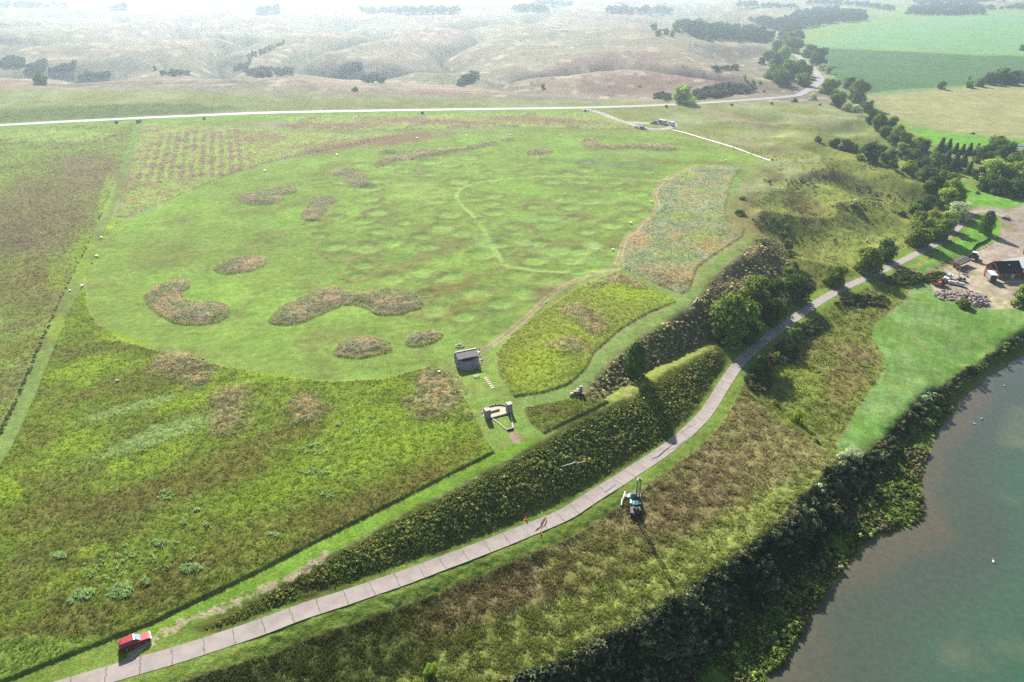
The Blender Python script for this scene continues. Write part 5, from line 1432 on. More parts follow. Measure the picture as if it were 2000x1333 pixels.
def copy_thing(e, label, loc, rz=0.0, group=None):
    c = e.copy(); COL.objects.link(c); c.location = loc; c.rotation_euler = (0, 0, rz); c['label'] = label
    if group: c['group'] = group
    for ch in list(e.children):
        d = ch.copy(); COL.objects.link(d); d.parent = c
        for g in list(ch.children):
            q = g.copy(); COL.objects.link(q); q.parent = d
    return c


def wheel(parent, x, y, r, w, side, rim='alloy'):
    t = part('wheel', lambda b: tube(b, [(x, y - w / 2, r), (x, y + w / 2, r)], r, 20), 'tyre_rubber', parent)
    part('rim', lambda b: tube(b, [(x, y + side * (w / 2 - .04), r), (x, y + side * (w / 2 + .015), r)], r * .62, 14), rim, t)


def suv(label, loc, rz, paint='red_paint', L=5.5, group=None, name='parked_car', cat='car'):
    e = thing(name, label, cat, loc, rz, group); hl = L / 2
    prof = [(-hl, .42), (-hl + .08, .95), (-hl + .12, 1.08), (hl - 1.75, 1.1), (hl - .35, .98), (hl - .06, .86), (hl, .45), (hl - .15, .34), (-hl + .1, .34)]
    part('body', lambda b: prism(b, prof, -1.0, 1.0, -.95, .95), paint, e, .05)
    roof = [(-hl + .14, 1.05), (-hl + .3, 1.86), (-hl + .6, 1.93), (hl - 2.75, 1.92), (hl - 2.55, 1.86), (hl - 1.7, 1.05)]
    part('cabin', lambda b: prism(b, roof, -.94, .94, -.76, .76), paint, e, .03)
    # glass set in front of the cabin skin
    def wind(b):
        v = [b.verts.new(p) for p in ((hl - 1.72, -.82, 1.13), (hl - 1.72, .82, 1.13), (hl - 2.46, .7, 1.8), (hl - 2.46, -.7, 1.8))]; f = b.faces.new(v)
        bmesh.ops.translate(b, verts=v, vec=(.035, 0, .035)); bmesh.ops.solidify(b, geom=[f], thickness=.012)
    part('windshield', wind, 'windshield_glass', e)
    for s in (-1, 1):
        def side(b, s=s):
            for x0, x1, t0, t1 in ((-hl + .34, -hl + 2.05, .12, 0), (-hl + 2.13, -hl + 3.0, 0, 0), (-hl + 3.06, hl - 1.85, 0, -.62)):
                v = [b.verts.new(p) for p in ((x0, s * .925, 1.14), (x1, s * .925, 1.14), (x1 + t1, s * .8, 1.75), (x0 + t0, s * .8, 1.75))]
                f = b.faces.new(v); bmesh.ops.translate(b, verts=v, vec=(0, s * .012, .004)); bmesh.ops.solidify(b, geom=[f], thickness=.01)
        part('side_window', side, 'dark_glass', e)
        part('mirror', lambda b, s=s: box(b, (hl - 1.95, s * 1.1, 1.12), (.16, .26, .2)), paint, e, .02)
        part('headlight', lambda b, s=s: box(b, (hl - .1, s * .74, .66), (.14, .42, .2)), 'lamp_clear', e)
        part('taillight', lambda b, s=s: box(b, (-hl + .06, s * .86, .75), (.1, .16, .5)), 'lamp_red', e)
        part('running_board', lambda b, s=s: box(b, (-.1, s * 1.04, .36), (2.1, .16, .06)), 'chrome', e)
        wheel(e, hl - .95, s * .88, .4, .28, s); wheel(e, -hl + 1.15, s * .88, .4, .28, s)
    part('rear_window', lambda b: box(b, (-hl + .2, 0, 1.2), (.05, 1.4, .5), 0, (1, .9), (.12, 0)), 'dark_glass', e)
    part('front_bumper', lambda b: box(b, (hl + .02, 0, .42), (.16, 1.9, .2)), 'chrome', e, .03)
    part('rear_bumper', lambda b: box(b, (-hl - .03, 0, .42), (.16, 1.9, .2)), 'black_plastic', e, .03)
    part('grille', lambda b: box(b, (hl - .02, 0, .64), (.06, 1.0, .2)), 'black_plastic', e)
    return e


suv('dark red long estate car parked on the mown strip by the path', wp(265.5, 1257), heading((243, 1272), (291, 1252)), 'red_paint', 5.4).scale = (.84, .84, .84)

# ---- stone shelter
SH = wp(913, 712); SR = heading((893, 698), (928, 691))
e = thing('stone_shelter', 'round stone lookout shelter with a grey shingled roof on the mown ground', 'shelter', SH, SR)
def stone_ring(b, R=3.3, t=.7, hh=2.0, n=28, a0=math.pi, a1=2 * math.pi, batter=.75, seed=1):
    """a battered half round of masonry; its face is rough"""
    r = np.random.default_rng(seed); ring = []
    for i in range(n + 1):
        a = a0 + (a1 - a0) * i / n; col = []
        for k, z in enumerate(np.linspace(-.2, hh, 8)):
            rr = R - batter * max(z, 0) / hh + r.uniform(-.06, .06); col.append(b.verts.new((rr * math.cos(a), rr * math.sin(a) * 1.02, z + (r.uniform(-.1, .06) if k == 7 else 0))))
        ri = R - batter - t
        for z in (hh, -.2): col.append(b.verts.new((ri * math.cos(a), ri * math.sin(a), z)))
        ring.append(col)
    for i in range(n):
        for k in range(9): b.faces.new((ring[i][k], ring[i + 1][k], ring[i + 1][k + 1], ring[i][k + 1]))
    b.faces.new(ring[0]); b.faces.new(ring[-1][::-1])
part('stone_wall', lambda b: stone_ring(b), 'field_stone', e)
for s in (-1, 1):
    part('side_wall', lambda b, s=s: prism(b, [(-.9, -.2), (-.9, 2.2), (.4, 2.75), (1.15, 3.3), (2.5, 2.7), (2.6, -.2)], s * 2.45, s * 3.0), 'field_stone', e, .04).rotation_euler = (0, 0, 0)
    o = COL.objects[-1]
    for v in o.data.vertices: v.co = Vector((v.co.y, v.co.x, v.co.z))
    o.data.flip_normals()
part('back_wall', lambda b: box(b, (0, 2.45, -.2), (4.85, .4, 2.95)), 'field_stone', e, .04)  # added wall, closes the far side to keep the sun off the floor
part('floor', lambda b: box(b, (0, 0, -.05), (4.6, 4.0, .14)), 'paving', e)
for sx in (-1, 1):
    for sy in (-.75, 2.3):
        part('post', lambda b, sx=sx, sy=sy: tube(b, [(sx * 2.2, sy, 0), (sx * 2.2, sy, 2.75)], .13), 'wood_trim', e)
def roofslab(b, far=False):
    y0, z0, y1, z1 = (1.15, 3.75, -1.35, 2.85) if not far else (1.15, 3.75, 2.85, 2.95)
    A = [b.verts.new((x, y, z)) for x, y, z in ((-3.05, y0, z0), (3.05, y0, z0), (3.05, y1, z1), (-3.05, y1, z1))]; f = b.faces.new(A)
    bmesh.ops.solidify(b, geom=[f], thickness=.13)
rf = part('roof', lambda b: roofslab(b), 'shingle', e)
part('roof', lambda b: roofslab(b, True), 'shingle', e)
part('ridge_sun_strip', lambda b: box(b, (0, 1.25, 3.72), (6.2, .45, .1)), 'pale_stone', rf, .02)  # pale strip paints the sunlight caught by the far roof slope

def stones(b, spots, seed=3):
    for i, (x, y, sx, sy, sz) in enumerate(spots): rock(b, (x, y, sz * .4), (sx, sy, sz), seed + i, i * 1.3, 1)
P0 = wp(898, 677)
tag(part('fire_ring', lambda b: stones(b, [(math.cos(a) * 1.05, math.sin(a) * .95, .42, .3, .34) for a in np.linspace(.2, 5.9, 9)]), 'pale_stone'), 'low ring of pale stones on the grass behind the shelter', 'fire ring').location = P0
e = thing('information_sign', 'tall framed sign with a white panel beside the shelter roof', 'sign', wp(933, 694), SR - .1)
for s in (-1, 1): part('post', lambda b, s=s: box(b, (s * .55, 0, -.1), (.12, .12, 2.3)), 'wood_trim', e)
part('panel', lambda b: box(b, (0, -.05, 1.0), (1.1, .5, .08), 0, (1, 1)), 'white_board', e); part('cap_rail', lambda b: box(b, (0, 0, 2.2), (1.4, .18, .1)), 'wood_trim', e)
tag(part('stone_bench', lambda b: [box(b, (0, 0, .3), (1.1, .8, .16)), box(b, (-.35, 0, 0), (.2, .6, .3)), box(b, (.35, 0, 0), (.2, .6, .3))], 'pale_stone', None, .03), 'pale slab bench against the right side of the shelter', 'bench').location = wp(937, 704)
for i, (a, b_, s_) in enumerate([(938, 708, .5), (938, 712, .36), (937, 717, .4), (935, 720, .34)]):
    tag(part('boulder', lambda b: rock(b, (0, 0, .1), (s_, s_ * .8, s_ * .6), 90 + i, i), 'pale_stone'), ['largest pale boulder below the slab bench by the shelter', 'small dark-sided boulder second below the slab bench by the shelter', 'pale boulder at the shelter corner, third below the slab bench', 'last small boulder of the row at the shelter corner'][i], 'boulder', 'boulders beside the shelter').location = wp(a, b_)
tag(part('stone_kerb', lambda b: [rock(b, (x, 0, .08), (.5, .28, .24), 130 + k, .1 * k, 1) for k, x in enumerate(np.linspace(-1.7, 1.7, 5))], 'pale_stone'), 'low kerb of pale stones along the left foot of the shelter', 'kerb').location = wp(889, 711)
bpy.context.view_layer.update()
[o for o in COL.objects if o.name.startswith('stone_kerb')][-1].rotation_euler = (0, 0, heading((885, 702), (893, 720)))
e = thing('picnic_bench', 'pale framed bench standing in front of the shelter shadow', 'bench', wp(931, 737), SR)
part('seat', lambda b: [box(b, (0, y, .42), (1.55, .13, .05)) for y in (.38, .22)], 'bleached_wood', e); part('front_rail', lambda b: box(b, (0, -.35, .42), (1.55, .13, .05)), 'bleached_wood', e)
for s in (-1, 1): part('leg', lambda b, s=s: [box(b, (s * .66, .3, 0), (.09, .09, .42)), box(b, (s * .66, -.33, 0), (.09, .09, .42)), box(b, (s * .66, 0, .36), (.09, .7, .06))], 'bleached_wood', e)
a0, a1 = wp(948.5, 739), wp(962, 757.5); rz = math.atan2((a1 - a0).y, (a1 - a0).x)
for i in range(6):
    p = a0.lerp(a1, i / 5)
    tag(part('stepping_slab', lambda b: box(b, (0, 0, -.02), (.52, 1.0, .1)), 'pale_stone', None, .02), 'pale stepping slab, %s of the row counted from the shelter' % ORD[i], 'slab', 'stepping slabs between shelter and terrace')
    o = COL.objects[-1]; o.location = (p.x, p.y, p.z); o.rotation_euler = (0, 0, rz + .25)

# ---- overlook terrace
TA, TB = wp(951, 815), wp(993, 803.5); TC = (TA + TB) / 2; TR = math.atan2(TB.y - TA.y, TB.x - TA.x); TL = (TB - TA).length
e = thing('overlook_terrace', 'paved overlook terrace with two stone pillars and a curved back wall', 'terrace', TC, TR)
def tpav(b):
    q = [(-TL / 2 - .9, -.9), (TL / 2 + .7, -.9)] + [(TL / 2 * math.cos(a) * 1.22, 1.0 + 2.6 * math.sin(a)) for a in np.linspace(.25, 2.9, 12)]
    lo = [b.verts.new((x, y, -.3)) for x, y in q]; hi = [b.verts.new((x, y, .16)) for x, y in q]; n = len(q)
    for i in range(n): b.faces.new((lo[i], lo[(i + 1) % n], hi[(i + 1) % n], hi[i]))
    b.faces.new(hi); b.faces.new(lo[::-1])
part('paving', tpav, 'paving', e)
def twall(b):
    for k, a in enumerate(np.linspace(.42, 2.75, 15)): rock(b, (TL / 2 * math.cos(a) * 1.2, .95 + 2.6 * math.sin(a), .32), (.36, .26, .26), 300 + k, a + 1.57, 1)
part('back_wall', twall, 'field_stone', e)
for s in (-1, 1):
    p = part('pillar', lambda b, s=s: box(b, (s * TL / 2, -.35, -.2), (1.35, 1.3, 2.6), 0, (.93, .93)), 'field_stone', e, .04)
    part('cap', lambda b, s=s: box(b, (s * TL / 2, -.35, 2.41), (1.36, 1.3, .14)), 'pale_stone', p, .03)
part('bench', lambda b: box(b, (-.7, 1.35, .16), (TL * .62, .5, .42)), 'paving', e, .02)
part('front_wall', lambda b: box(b, (0, -.98, -.3), (TL - 1.3, .25, .62)), 'field_stone', e, .02)
def kerbline(label, a, b_):
    A, B = wp(*a), wp(*b_); L_ = (B - A).length; z1 = B.z - A.z
    o = tag(part('stone_kerb', lambda b: [box(b, (x, 0, z1 * x / L_ - .1), (L_ / 9 - .04, .26, .3)) for x in np.linspace(L_ / 18, L_ - L_ / 18, 9)], 'pale_stone', None, .02), label, 'kerb', 'kerbs below the terrace')
    o.location = A; o.rotation_euler = (0, 0, math.atan2(B.y - A.y, B.x - A.x))
kerbline('long slanting stone kerb from the left terrace pillar to the gravel', (963, 819), (991, 841)); kerbline('short steep stone kerb from the right terrace pillar to the gravel', (997, 806), (1002, 836))
o = tag(part('culvert_lip', lambda b: [box(b, (0, 0, -.25), (1.6, .3, .7)), box(b, (0, .35, -.3), (1.3, .3, .35))], 'steel_dark', None, .03), 'dark concrete lip at the head of the gravel chute', 'culvert'); o.location = wp(997, 840); o.rotation_euler = (0, 0, TR)

# ---- stepped stone cairns on the rim
def cairn(label, px, py, hd, k, s=1.0):
    e = thing('stone_cairn', label, 'cairn', wp(px, py), hd, 'stone cairns on the rim')
    for i in range(k):
        x = (i - (k - 1) / 2) * .95 * s; hh = (.95 + .28 * i + (.25 if i == k - 1 else 0)) * s
        st = part('stone_stack', lambda b, x=x, hh=hh, i=i: [rock(b, (x + .08 * math.sin(q * 3 + i), .06 * math.cos(q * 2), .2 + q * .38 * s), (.58 * s, .5 * s, .3 * s), 400 + i * 10 + q, q, 1) for q in range(int(hh / (.38 * s)))], 'field_stone', e)
        part('cap_stone', lambda b, x=x, hh=hh: rock(b, (x, 0, hh + .12), (.5 * s, .42 * s, .17 * s), 470 + i, .3, 1), 'pale_stone', st)
cairn('stepped stone cairn with four pale caps on the mown rim', 1125, 772, heading((1112, 774), (1136, 766)), 4)
cairn('stone cairn with three pale caps on the brushy rim above the biggest tree', 1358, 594, heading((1352, 597), (1365, 590)), 3, .95)
cairn('lone low stone cairn on the grassy hillside above the path trees', 1693, 473, heading((1688, 476), (1696, 472)), 2, .9)

# ---- drilling rig on the terrace below the path
RG = wp(1240, 992); RH = heading((1242, 1012), (1240, 965))
e = thing('drill_rig', 'teal truck-mounted drill rig with a tall black mast on the lower terrace', 'drill rig', RG, RH); e.scale = (.9, 1.02, .96)
part('chassis', lambda b: [box(b, (0, s * .45, .62), (7.2, .18, .25)) for s in (-1, 1)] and [box(b, (-.6, 0, .88), (5.2, 2.2, .12))], 'steel_dark', e)
part('cab', lambda b: prism(b, [(1.5, .7), (1.5, 2.35), (1.75, 2.5), (2.65, 2.5), (2.95, 1.65), (3.75, 1.5), (3.85, .7)], -1.1, 1.1, -.98, .98), 'teal_paint', e, .05)
part('windshield', lambda b: box(b, (2.88, 0, 1.7), (.05, 1.7, .66), 0, (1, .92), (-.2, 0)), 'dark_glass', e); part('roof_rack', lambda b: box(b, (2.1, 0, 2.54), (.9, 1.8, .1)), 'steel_dark', e, .02)
for s in (-1, 1):
    part('fender', lambda b, s=s: box(b, (3.2, s * 1.12, .95), (1.2, .3, .2)), 'white_paint', e, .03); part('toolbox', lambda b, s=s: box(b, (.4, s * .95, .98), (1.3, .4, .55)), 'white_paint' if s > 0 else 'teal_paint', e, .02)
    for x in (2.9, -.9, -2.2): wheel(e, x, s * .98, .5, .3, s, 'steel_dark')
    part('outrigger', lambda b, s=s: [box(b, (-3.2, s * 1.05, .1), (.22, .22, 1.1)), box(b, (-3.2, s * 1.05, 0), (.6, .6, .08))], 'steel_dark', e)
part('engine_box', lambda b: box(b, (-.5, 0, 1.0), (1.5, 1.3, .95)), 'teal_paint', e, .04); part('hydraulic_tank', lambda b: tube(b, [(-1.7, -.9, 1.3), (-1.7, .6, 1.3)], .35, 14), 'steel', e); part('control_panel', lambda b: box(b, (-2.8, -.85, 1.0), (.5, .4, .9)), 'black_plastic', e, .02)
part('winch', lambda b: tube(b, [(-2.3, -.35, 1.4), (-2.3, .35, 1.4)], .3, 14), 'rust', e)
def mast(b):
    for sx in (-.28, .28):
        for sy in (-.35, .35): tube(b, [(-3.0 + sx, sy, .5), (-3.0 + sx, sy, 10.4)], .06, 6)
    for i in range(12):
        z = .7 + i * .8
        for sy in (-.35, .35): tube(b, [(-3.28, sy, z), (-2.72, sy, z + .8)], .035, 5)
        for sx in (-3.28, -2.72): tube(b, [(sx, -.35, z), (sx, .35, z + .8)], .035, 5)
m_ = part('mast', mast, 'steel_dark', e); part('crown_block', lambda b: [box(b, (-3, 0, 10.4), (.75, .85, .35)), tube(b, [(-3, -.3, 10.9), (-3, .3, 10.9)], .22, 12)], 'steel', m_); part('drill_head', lambda b: box(b, (-3.05, 0, 5.2), (.6, .55, .9)), 'steel_dark', m_, .03)
part('drill_rod', lambda b: tube(b, [(-3.05, 0, -.2), (-3.05, 0, 5.2)], .06), 'steel', e)
def logpipe(name, label, cat, a, b_, r, mat, z=.25):
    A, B = wp(*a), wp(*b_); A.z += z; B.z += z
    o = tag(part(name, lambda b: tube(b, [(0, 0, 0), tuple(B - A)], r, 12), mat), label, cat); o.location = A; return o
logpipe('white_pipe', 'upper of two white pipes lying left of the drill rig', 'pipe', (1221, 962), (1217.5, 976), .16, 'white_paint'); logpipe('white_pipe', 'lower of two white pipes lying left of the drill rig', 'pipe', (1215.5, 976), (1213.5, 989), .17, 'white_paint')
e = thing('supply_pallet', 'pallet of white sacks and yellow cans beside the drill rig', 'pallet', wp(1225, 971), RH)
part('deck', lambda b: [box(b, (0, y, .1), (1.2, .16, .05)) for y in (-.45, -.2, .05, .3, .5)] + [box(b, (x, 0, 0), (.1, 1.1, .1)) for x in (-.5, 0, .5)], 'wood_grey', e)
for k, (x, y) in enumerate(((-.3, -.25), (.28, -.2), (-.05, .3))): part('sack', lambda b, x=x, y=y: rock(b, (x, y, .3), (.33, .25, .17), 500 + k, 0, 2), 'white_board', e)
part('can', lambda b: tube(b, [(.42, .35, .15), (.42, .35, .6)], .14, 12), 'orange_paint', e)
def flag(label, px, py):
    e = thing('marker_cone', label, 'traffic cone', wp(px, py))
    part('cone', lambda b: tube(b, [(0, 0, .04), (0, 0, .75)], (.22, .05), 14), 'orange_fabric', e); part('base', lambda b: box(b, (0, 0, 0), (.55, .55, .05)), 'orange_fabric', e); part('stripe', lambda b: tube(b, [(0, 0, .4), (0, 0, .52)], (.145, .118), 14), 'white_board', e)
flag('orange cone in the grass at the uphill edge of the cracked path', 1027, 1015); flag('orange cone at the downhill edge of the cracked path', 1056, 1043)
def crack(pts, w):
    q = trace(pts); z = h0(q[:, 0], q[:, 1]) + .075
    def build(b):
        d = np.gradient(q, axis=0); n_ = np.stack([-d[:, 1], d[:, 0]], 1); n_ /= np.linalg.norm(n_, axis=1, keepdims=True); r = np.random.default_rng(int(pts[0][0]))
        ww = w * r.uniform(.5, 1.2, len(q)); ww[0] = ww[-1] = .03
        L_ = [b.verts.new((*(q[i] + n_[i] * ww[i]), z[i])) for i in range(len(q))]; R_ = [b.verts.new((*(q[i] - n_[i] * ww[i]), z[i])) for i in range(len(q))]
        for i in range(len(q) - 1): b.faces.new((L_[i], L_[i + 1], R_[i + 1], R_[i]))
    part('path_crack', build, 'crack_soil', path_o)
crack([(1044, 1040), (1050, 1034), (1056, 1030), (1058, 1025), (1060, 1020), (1063, 1015), (1067, 1010)], .2); crack([(1056, 1030), (1061, 1030), (1065, 1026), (1067, 1020), (1068, 1014)], .13); crack([(1053, 1040), (1057, 1035), (1059, 1030)], .12)
crack([(1272, 898), (1285, 893), (1300, 880), (1310, 872), (1318, 866)], .14); crack([(1300, 880), (1318, 877), (1333, 866), (1345, 856)], .09); crack([(1330, 846), (1345, 836), (1360, 828)], .08); crack([(1180, 963), (1192, 955), (1203, 947)], .06)
e = thing('fallen_branch', 'long bleached bare branch lying across the dark weedy bank', 'branch', (0, 0, 0))
q = trace([(1096, 918.5), (1106, 915.5), (1116, 913), (1123, 910), (1130, 911), (1138, 909.5), (1145, 907)]); zz = h0(q[:, 0], q[:, 1]) + 1.0
part('limb', lambda b: tube(b, [(*q[i], zz[i]) for i in range(len(q))], (.06, .11, .13, .14, .11, .1, .05), 8), 'bleached_wood', e); q2 = trace([(1139, 908), (1143, 904)]); part('twig', lambda b: tube(b, [(*q[5], zz[5]), (*q2[0], zz[5] + .2), (*q2[1], zz[5] + .5)], (.07, .05, .03), 6), 'bleached_wood', e)

# ---- white marker signs round the village ground
mk = None
for i, (px, py, lab) in enumerate([(199, 466, 'white trail marker in the uppermost mown gap by the left trail'), (190, 503, 'large white trail marker in the middle mown gap by the left trail'), (162, 562, 'white trail marker in the lowest mown gap by the left trail'),
                                   (517, 335, 'white trail marker at the edge of the striped planting'), (658, 304, 'white trail marker at the upper edge of the red grass'), (815, 271, 'white trail marker above the long curved weed mound'), (911, 266, 'white trail marker left of the smallest weed mound'),
                                   (997, 265, 'white trail marker above the smallest weed mound'), (1095, 266, 'white trail marker left of the wavy weed mound'), (1232, 438, 'white trail marker beside the bend of the two-wheel track'), (1197, 488, 'white trail marker left of the two-wheel track'),
                                   (1297, 353, 'white trail marker where the ring trail meets the track'), (1272, 396, 'white trail marker at the tight curve of the track'), (1417, 315, 'blue-white trail marker below the concrete footpath')]):
    p = wp(px, py)
    if mk is None:
        mk = thing('trail_marker', lab, 'sign', p, .2, 'trail markers round the village ground'); mk.scale = (.8, .8, .85)
        for s in (-1, 1): part('post', lambda b, s=s: box(b, (s * .4, .05, -.1), (.1, .1, 1.05)), 'steel_dark', mk)
        part('panel', lambda b: box(b, (0, 0, .78), (1.25, .95, .06), 0, (1, 1), (0, .0)), 'white_board', mk, .01).rotation_euler = (math.radians(0), 0, 0)
        part('stone_foot', lambda b: rock(b, (0, .35, .1), (.4, .3, .25), 820, 0, 1), 'pale_stone', mk)
    else:
        copy_thing(mk, lab, p, .2 + .3 * math.sin(i * 2))
for px, py, s_, lab in [(137, 569, .45, 'white stone on the left trail beside the fence line'), (1066, 592, .4, 'white stone at the track edge below the tan clump'), (230, 748, .5, 'white stone in the tall meadow below the left trail'), (1036, 683, .35, 'white stone in the yellow-green plot beside the track'), (397, 702, .4, 'white stone by the uppermost tan clump of the meadow'), (858, 733, .4, 'white stone at the top of the brown clump by the shelter')]:
    tag(part('white_stone', lambda b: rock(b, (0, 0, .3), (s_, s_ * .8, s_ * .7), 840 + int(px), px, 1), 'white_board'), lab, 'stone').location = wp(px, py)

# ---- bales on the highway verge
bale = None
for px, py, lab in [(228, 241, 'flat dark bale left of the parked car on the verge'), (399, 234, 'dark bale on the verge above the striped planting'), (825, 224, 'dark bale alone on the middle of the highway verge'), (1143, 219, 'dark bale at the corner of the parking lot drive'), (1301, 210, 'dark bale right of the parking lot on the highway verge'),
                    (1429, 207, 'dark bale below the highway, halfway to the bend'), (1507, 204, 'dark bale below the highway, nearest the bend')]:
    if bale is None:
        bale = thing('hay_bale', lab, 'hay bale', wp(px, py), 1.2, 'bales along the highway verge')
        part('roll', lambda b: tube(b, [(-.8, 0, .88), (.8, 0, .88)], .92, 20), 'hay', bale, .05); part('net_wrap', lambda b: [tube(b, [(x, 0, .88), (x + .1, 0, .88)], .93, 20) for x in (-.55, -.05, .45)], 'dark_cloth', bale)
    else: copy_thing(bale, lab, wp(px, py), random.uniform(0, 3))
e = thing('entrance_sign', 'pale entrance sign beside the bale at the parking lot drive', 'sign', wp(1149, 219), .1)
part('panel', lambda b: box(b, (0, 0, .5), (1.6, .12, 1.0)), 'white_board', e)
for s in (-1, 1): part('post', lambda b, s=s: box(b, (s * .7, .12, 0), (.14, .12, 1.6)), 'wood_grey', e)
suv('dark car parked where the left mown trail meets the highway', wp(272, 239), 1.45, 'dark_paint', 4.6)

# ---- vehicles and visitors at the parking lot
suv('dark low car parked at the left end of the row by the loop drive', wp(1277, 242), heading((1286, 242), (1270, 241)), 'dark_paint', 5.2, 'vehicles at the parking lot')
suv('blue car towing on the near side of the parking loop', wp(1256, 253), heading((1248, 252), (1262, 254)), 'blue_paint', 4.9, 'vehicles at the parking lot')
e = thing('camper_van', 'boxy silver blue camper in the middle of the parking row', 'camper', wp(1294, 243), heading((1288, 242), (1300, 244.5)), 'vehicles at the parking lot')
part('body', lambda b: box(b, (-.4, 0, .55), (5.6, 2.3, 2.3)), 'silver_paint', e, .1); part('cab', lambda b: prism(b, [(2.4, .5), (2.4, 2.2), (2.9, 2.1), (3.5, 1.3), (4.2, 1.1), (4.25, .5)], -1, 1, -.9, .9), 'silver_paint', e, .05); part('roof', lambda b: box(b, (-.4, 0, 2.85), (5.4, 2.1, .1)), 'white_paint', e, .03)
part('window', lambda b: box(b, (-.8, -1.16, 1.6), (1.6, .04, .7)), 'dark_glass', e); part('windshield', lambda b: box(b, (3.02, 0, 1.55), (.05, 1.6, .55), 0, (1, .9), (-.3, 0)), 'dark_glass', e)
for s in (-1, 1):
    wheel(e, 3.3, s * .95, .42, .28, s); wheel(e, -1.8, s * 1.02, .42, .28, s)
e = thing('box_trailer', 'white covered trailer at the right end of the parking row', 'trailer', wp(1312, 246), heading((1304, 243), (1318, 249)), 'vehicles at the parking lot')
part('body', lambda b: prism(b, [(-2.6, .5), (-2.6, 2.4), (-2.1, 2.75), (1.8, 2.75), (2.5, 2.0), (2.6, .5)], -1.15, 1.15), 'white_paint', e, .08); part('rear_door', lambda b: box(b, (-2.63, 0, .6), (.05, 1.9, 1.75)), 'dark_paint', e); part('hitch', lambda b: box(b, (3.1, 0, .5), (1.1, .12, .12)), 'steel_dark', e)
for s in (-1, 1):
    wheel(e, -.4, s * 1.0, .36, .24, s); part('fender', lambda b, s=s: box(b, (-.4, s * 1.2, .72), (1.0, .22, .06)), 'white_paint', e)
e = thing('utility_trailer', 'low dark flat trailer hitched behind the blue car', 'trailer', wp(1243, 250.5), heading((1238, 249), (1248, 252)), 'vehicles at the parking lot')
part('bed', lambda b: box(b, (0, 0, .55), (3.4, 1.8, .15)), 'steel_dark', e); part('tongue', lambda b: box(b, (2.2, 0, .5), (1.3, .1, .1)), 'steel_dark', e)
for s in (-1, 1):
    wheel(e, -.2, s * .98, .34, .22, s); part('rail', lambda b, s=s: box(b, (0, s * .88, .7), (3.4, .05, .35)), 'steel_dark', e)


def person(label, px, py, face, shirt, trousers, stride=.16, group=None):
    """one skinned body in mid-step, clothes and hair as children"""
    sk = [(0, 0, .98), (0, 0, 1.22), (0, .01, 1.42), (0, .02, 1.54), (0, .03, 1.66), (.09, 0, .92), (.1, stride, .5), (.1, stride * .7, .08), (.1, stride * .7 + .16, .04), (-.09, 0, .92), (-.1, -stride * .6, .5), (-.1, -stride * 1.5, .1), (-.1, -stride * 1.5 + .15, .05),
          (.19, 0, 1.4), (.25, -.06, 1.13), (.25, .1, .9), (.25, .15, .81), (-.19, 0, 1.4), (-.25, .06, 1.13), (-.25, .12, .9), (-.25, .15, .81)]
    ed = [(0, 1), (1, 2), (2, 3), (3, 4), (0, 5), (5, 6), (6, 7), (7, 8), (0, 9), (9, 10), (10, 11), (11, 12), (2, 13), (13, 14), (14, 15), (15, 16), (2, 17), (17, 18), (18, 19), (19, 20)]
    ra = [.13, .13, .14, .055, .1, .095, .065, .045, .035, .095, .065, .045, .035, .06, .042, .032, .03, .06, .042, .032, .03]
    me = bpy.data.meshes.new('person'); me.from_pydata(sk, ed, []); ob = bpy.data.objects.new('person', me); COL.objects.link(ob)
    sm_ = ob.modifiers.new('skin', 'SKIN'); ob.modifiers.new('sub', 'SUBSURF').levels = 1
    for i, v in enumerate(me.skin_vertices[0].data): v.radius = (ra[i], ra[i])
    me.skin_vertices[0].data[0].use_root = True
    dg = bpy.context.evaluated_depsgraph_get(); nm = bpy.data.meshes.new_from_object(ob.evaluated_get(dg)); ob.modifiers.clear(); ob.data = nm; nm.materials.clear(); nm.materials.append(MAT['skin'])
    ob.location = wp(px, py); ob.rotation_euler = (0, 0, face)
    part('shirt', lambda b: [tube(b, [(0, 0, .95), (0, 0, 1.2), (0, .01, 1.44), (0, .02, 1.5)], (.165, .16, .19, .09), 12)] + [tube(b, [(s * .17, 0, 1.43), (s * .25, -.06 * s, 1.13)], (.08, .06), 8) for s in (-1, 1)], shirt, ob)
    part('trousers', lambda b: [tube(b, [(.08, 0, 1.0), (.1, stride, .5), (.1, stride * .7, .1)], (.13, .09, .075), 10), tube(b, [(-.08, 0, 1.0), (-.1, -stride * .6, .5), (-.1, -stride * 1.5, .12)], (.13, .09, .075), 10)], trousers, ob)
    part('hair', lambda b: rock(b, (0, .01, 1.73), (.11, .12, .1), 5, 0, 2), 'hair', ob)
    return tag(ob, label, 'person', group)


person('person in dark clothes standing at the end of the concrete footpath', 1308.5, 253.5, 2.0, 'dark_cloth', 'dark_cloth', .05, 'visitors by the parking lot')
person('person in a pale shirt at the head of the footpath by the white trailer', 1313, 253, 1.2, 'pale_cloth', 'blue_cloth', .08, 'visitors by the parking lot'); person('person in a dull red top right of the footpath head', 1317, 253.5, 2.6, 'red_cloth', 'dark_cloth', .1, 'visitors by the parking lot')
person('person in a pale shirt walking the footpath, left one of a pair', 1380, 270.5, .9, 'pale_cloth', 'dark_cloth', .2, 'visitors on the footpath'); person('person in a red top walking the footpath, right one of a pair', 1383.5, 271.5, .9, 'red_cloth', 'dark_cloth', .2, 'visitors on the footpath')
person('person in blue alone on the middle of the footpath', 1412, 279, 1.0, 'blue_cloth', 'dark_cloth', .2, 'visitors on the footpath'); person('person in dark clothes on the grass left of the footpath', 1433, 291, 2.2, 'dark_cloth', 'blue_cloth', .12, 'visitors on the footpath'); person('person in a pale shirt on the grass right of the footpath', 1438, 288, 1.9, 'pale_cloth', 'dark_cloth', .12, 'visitors on the footpath')
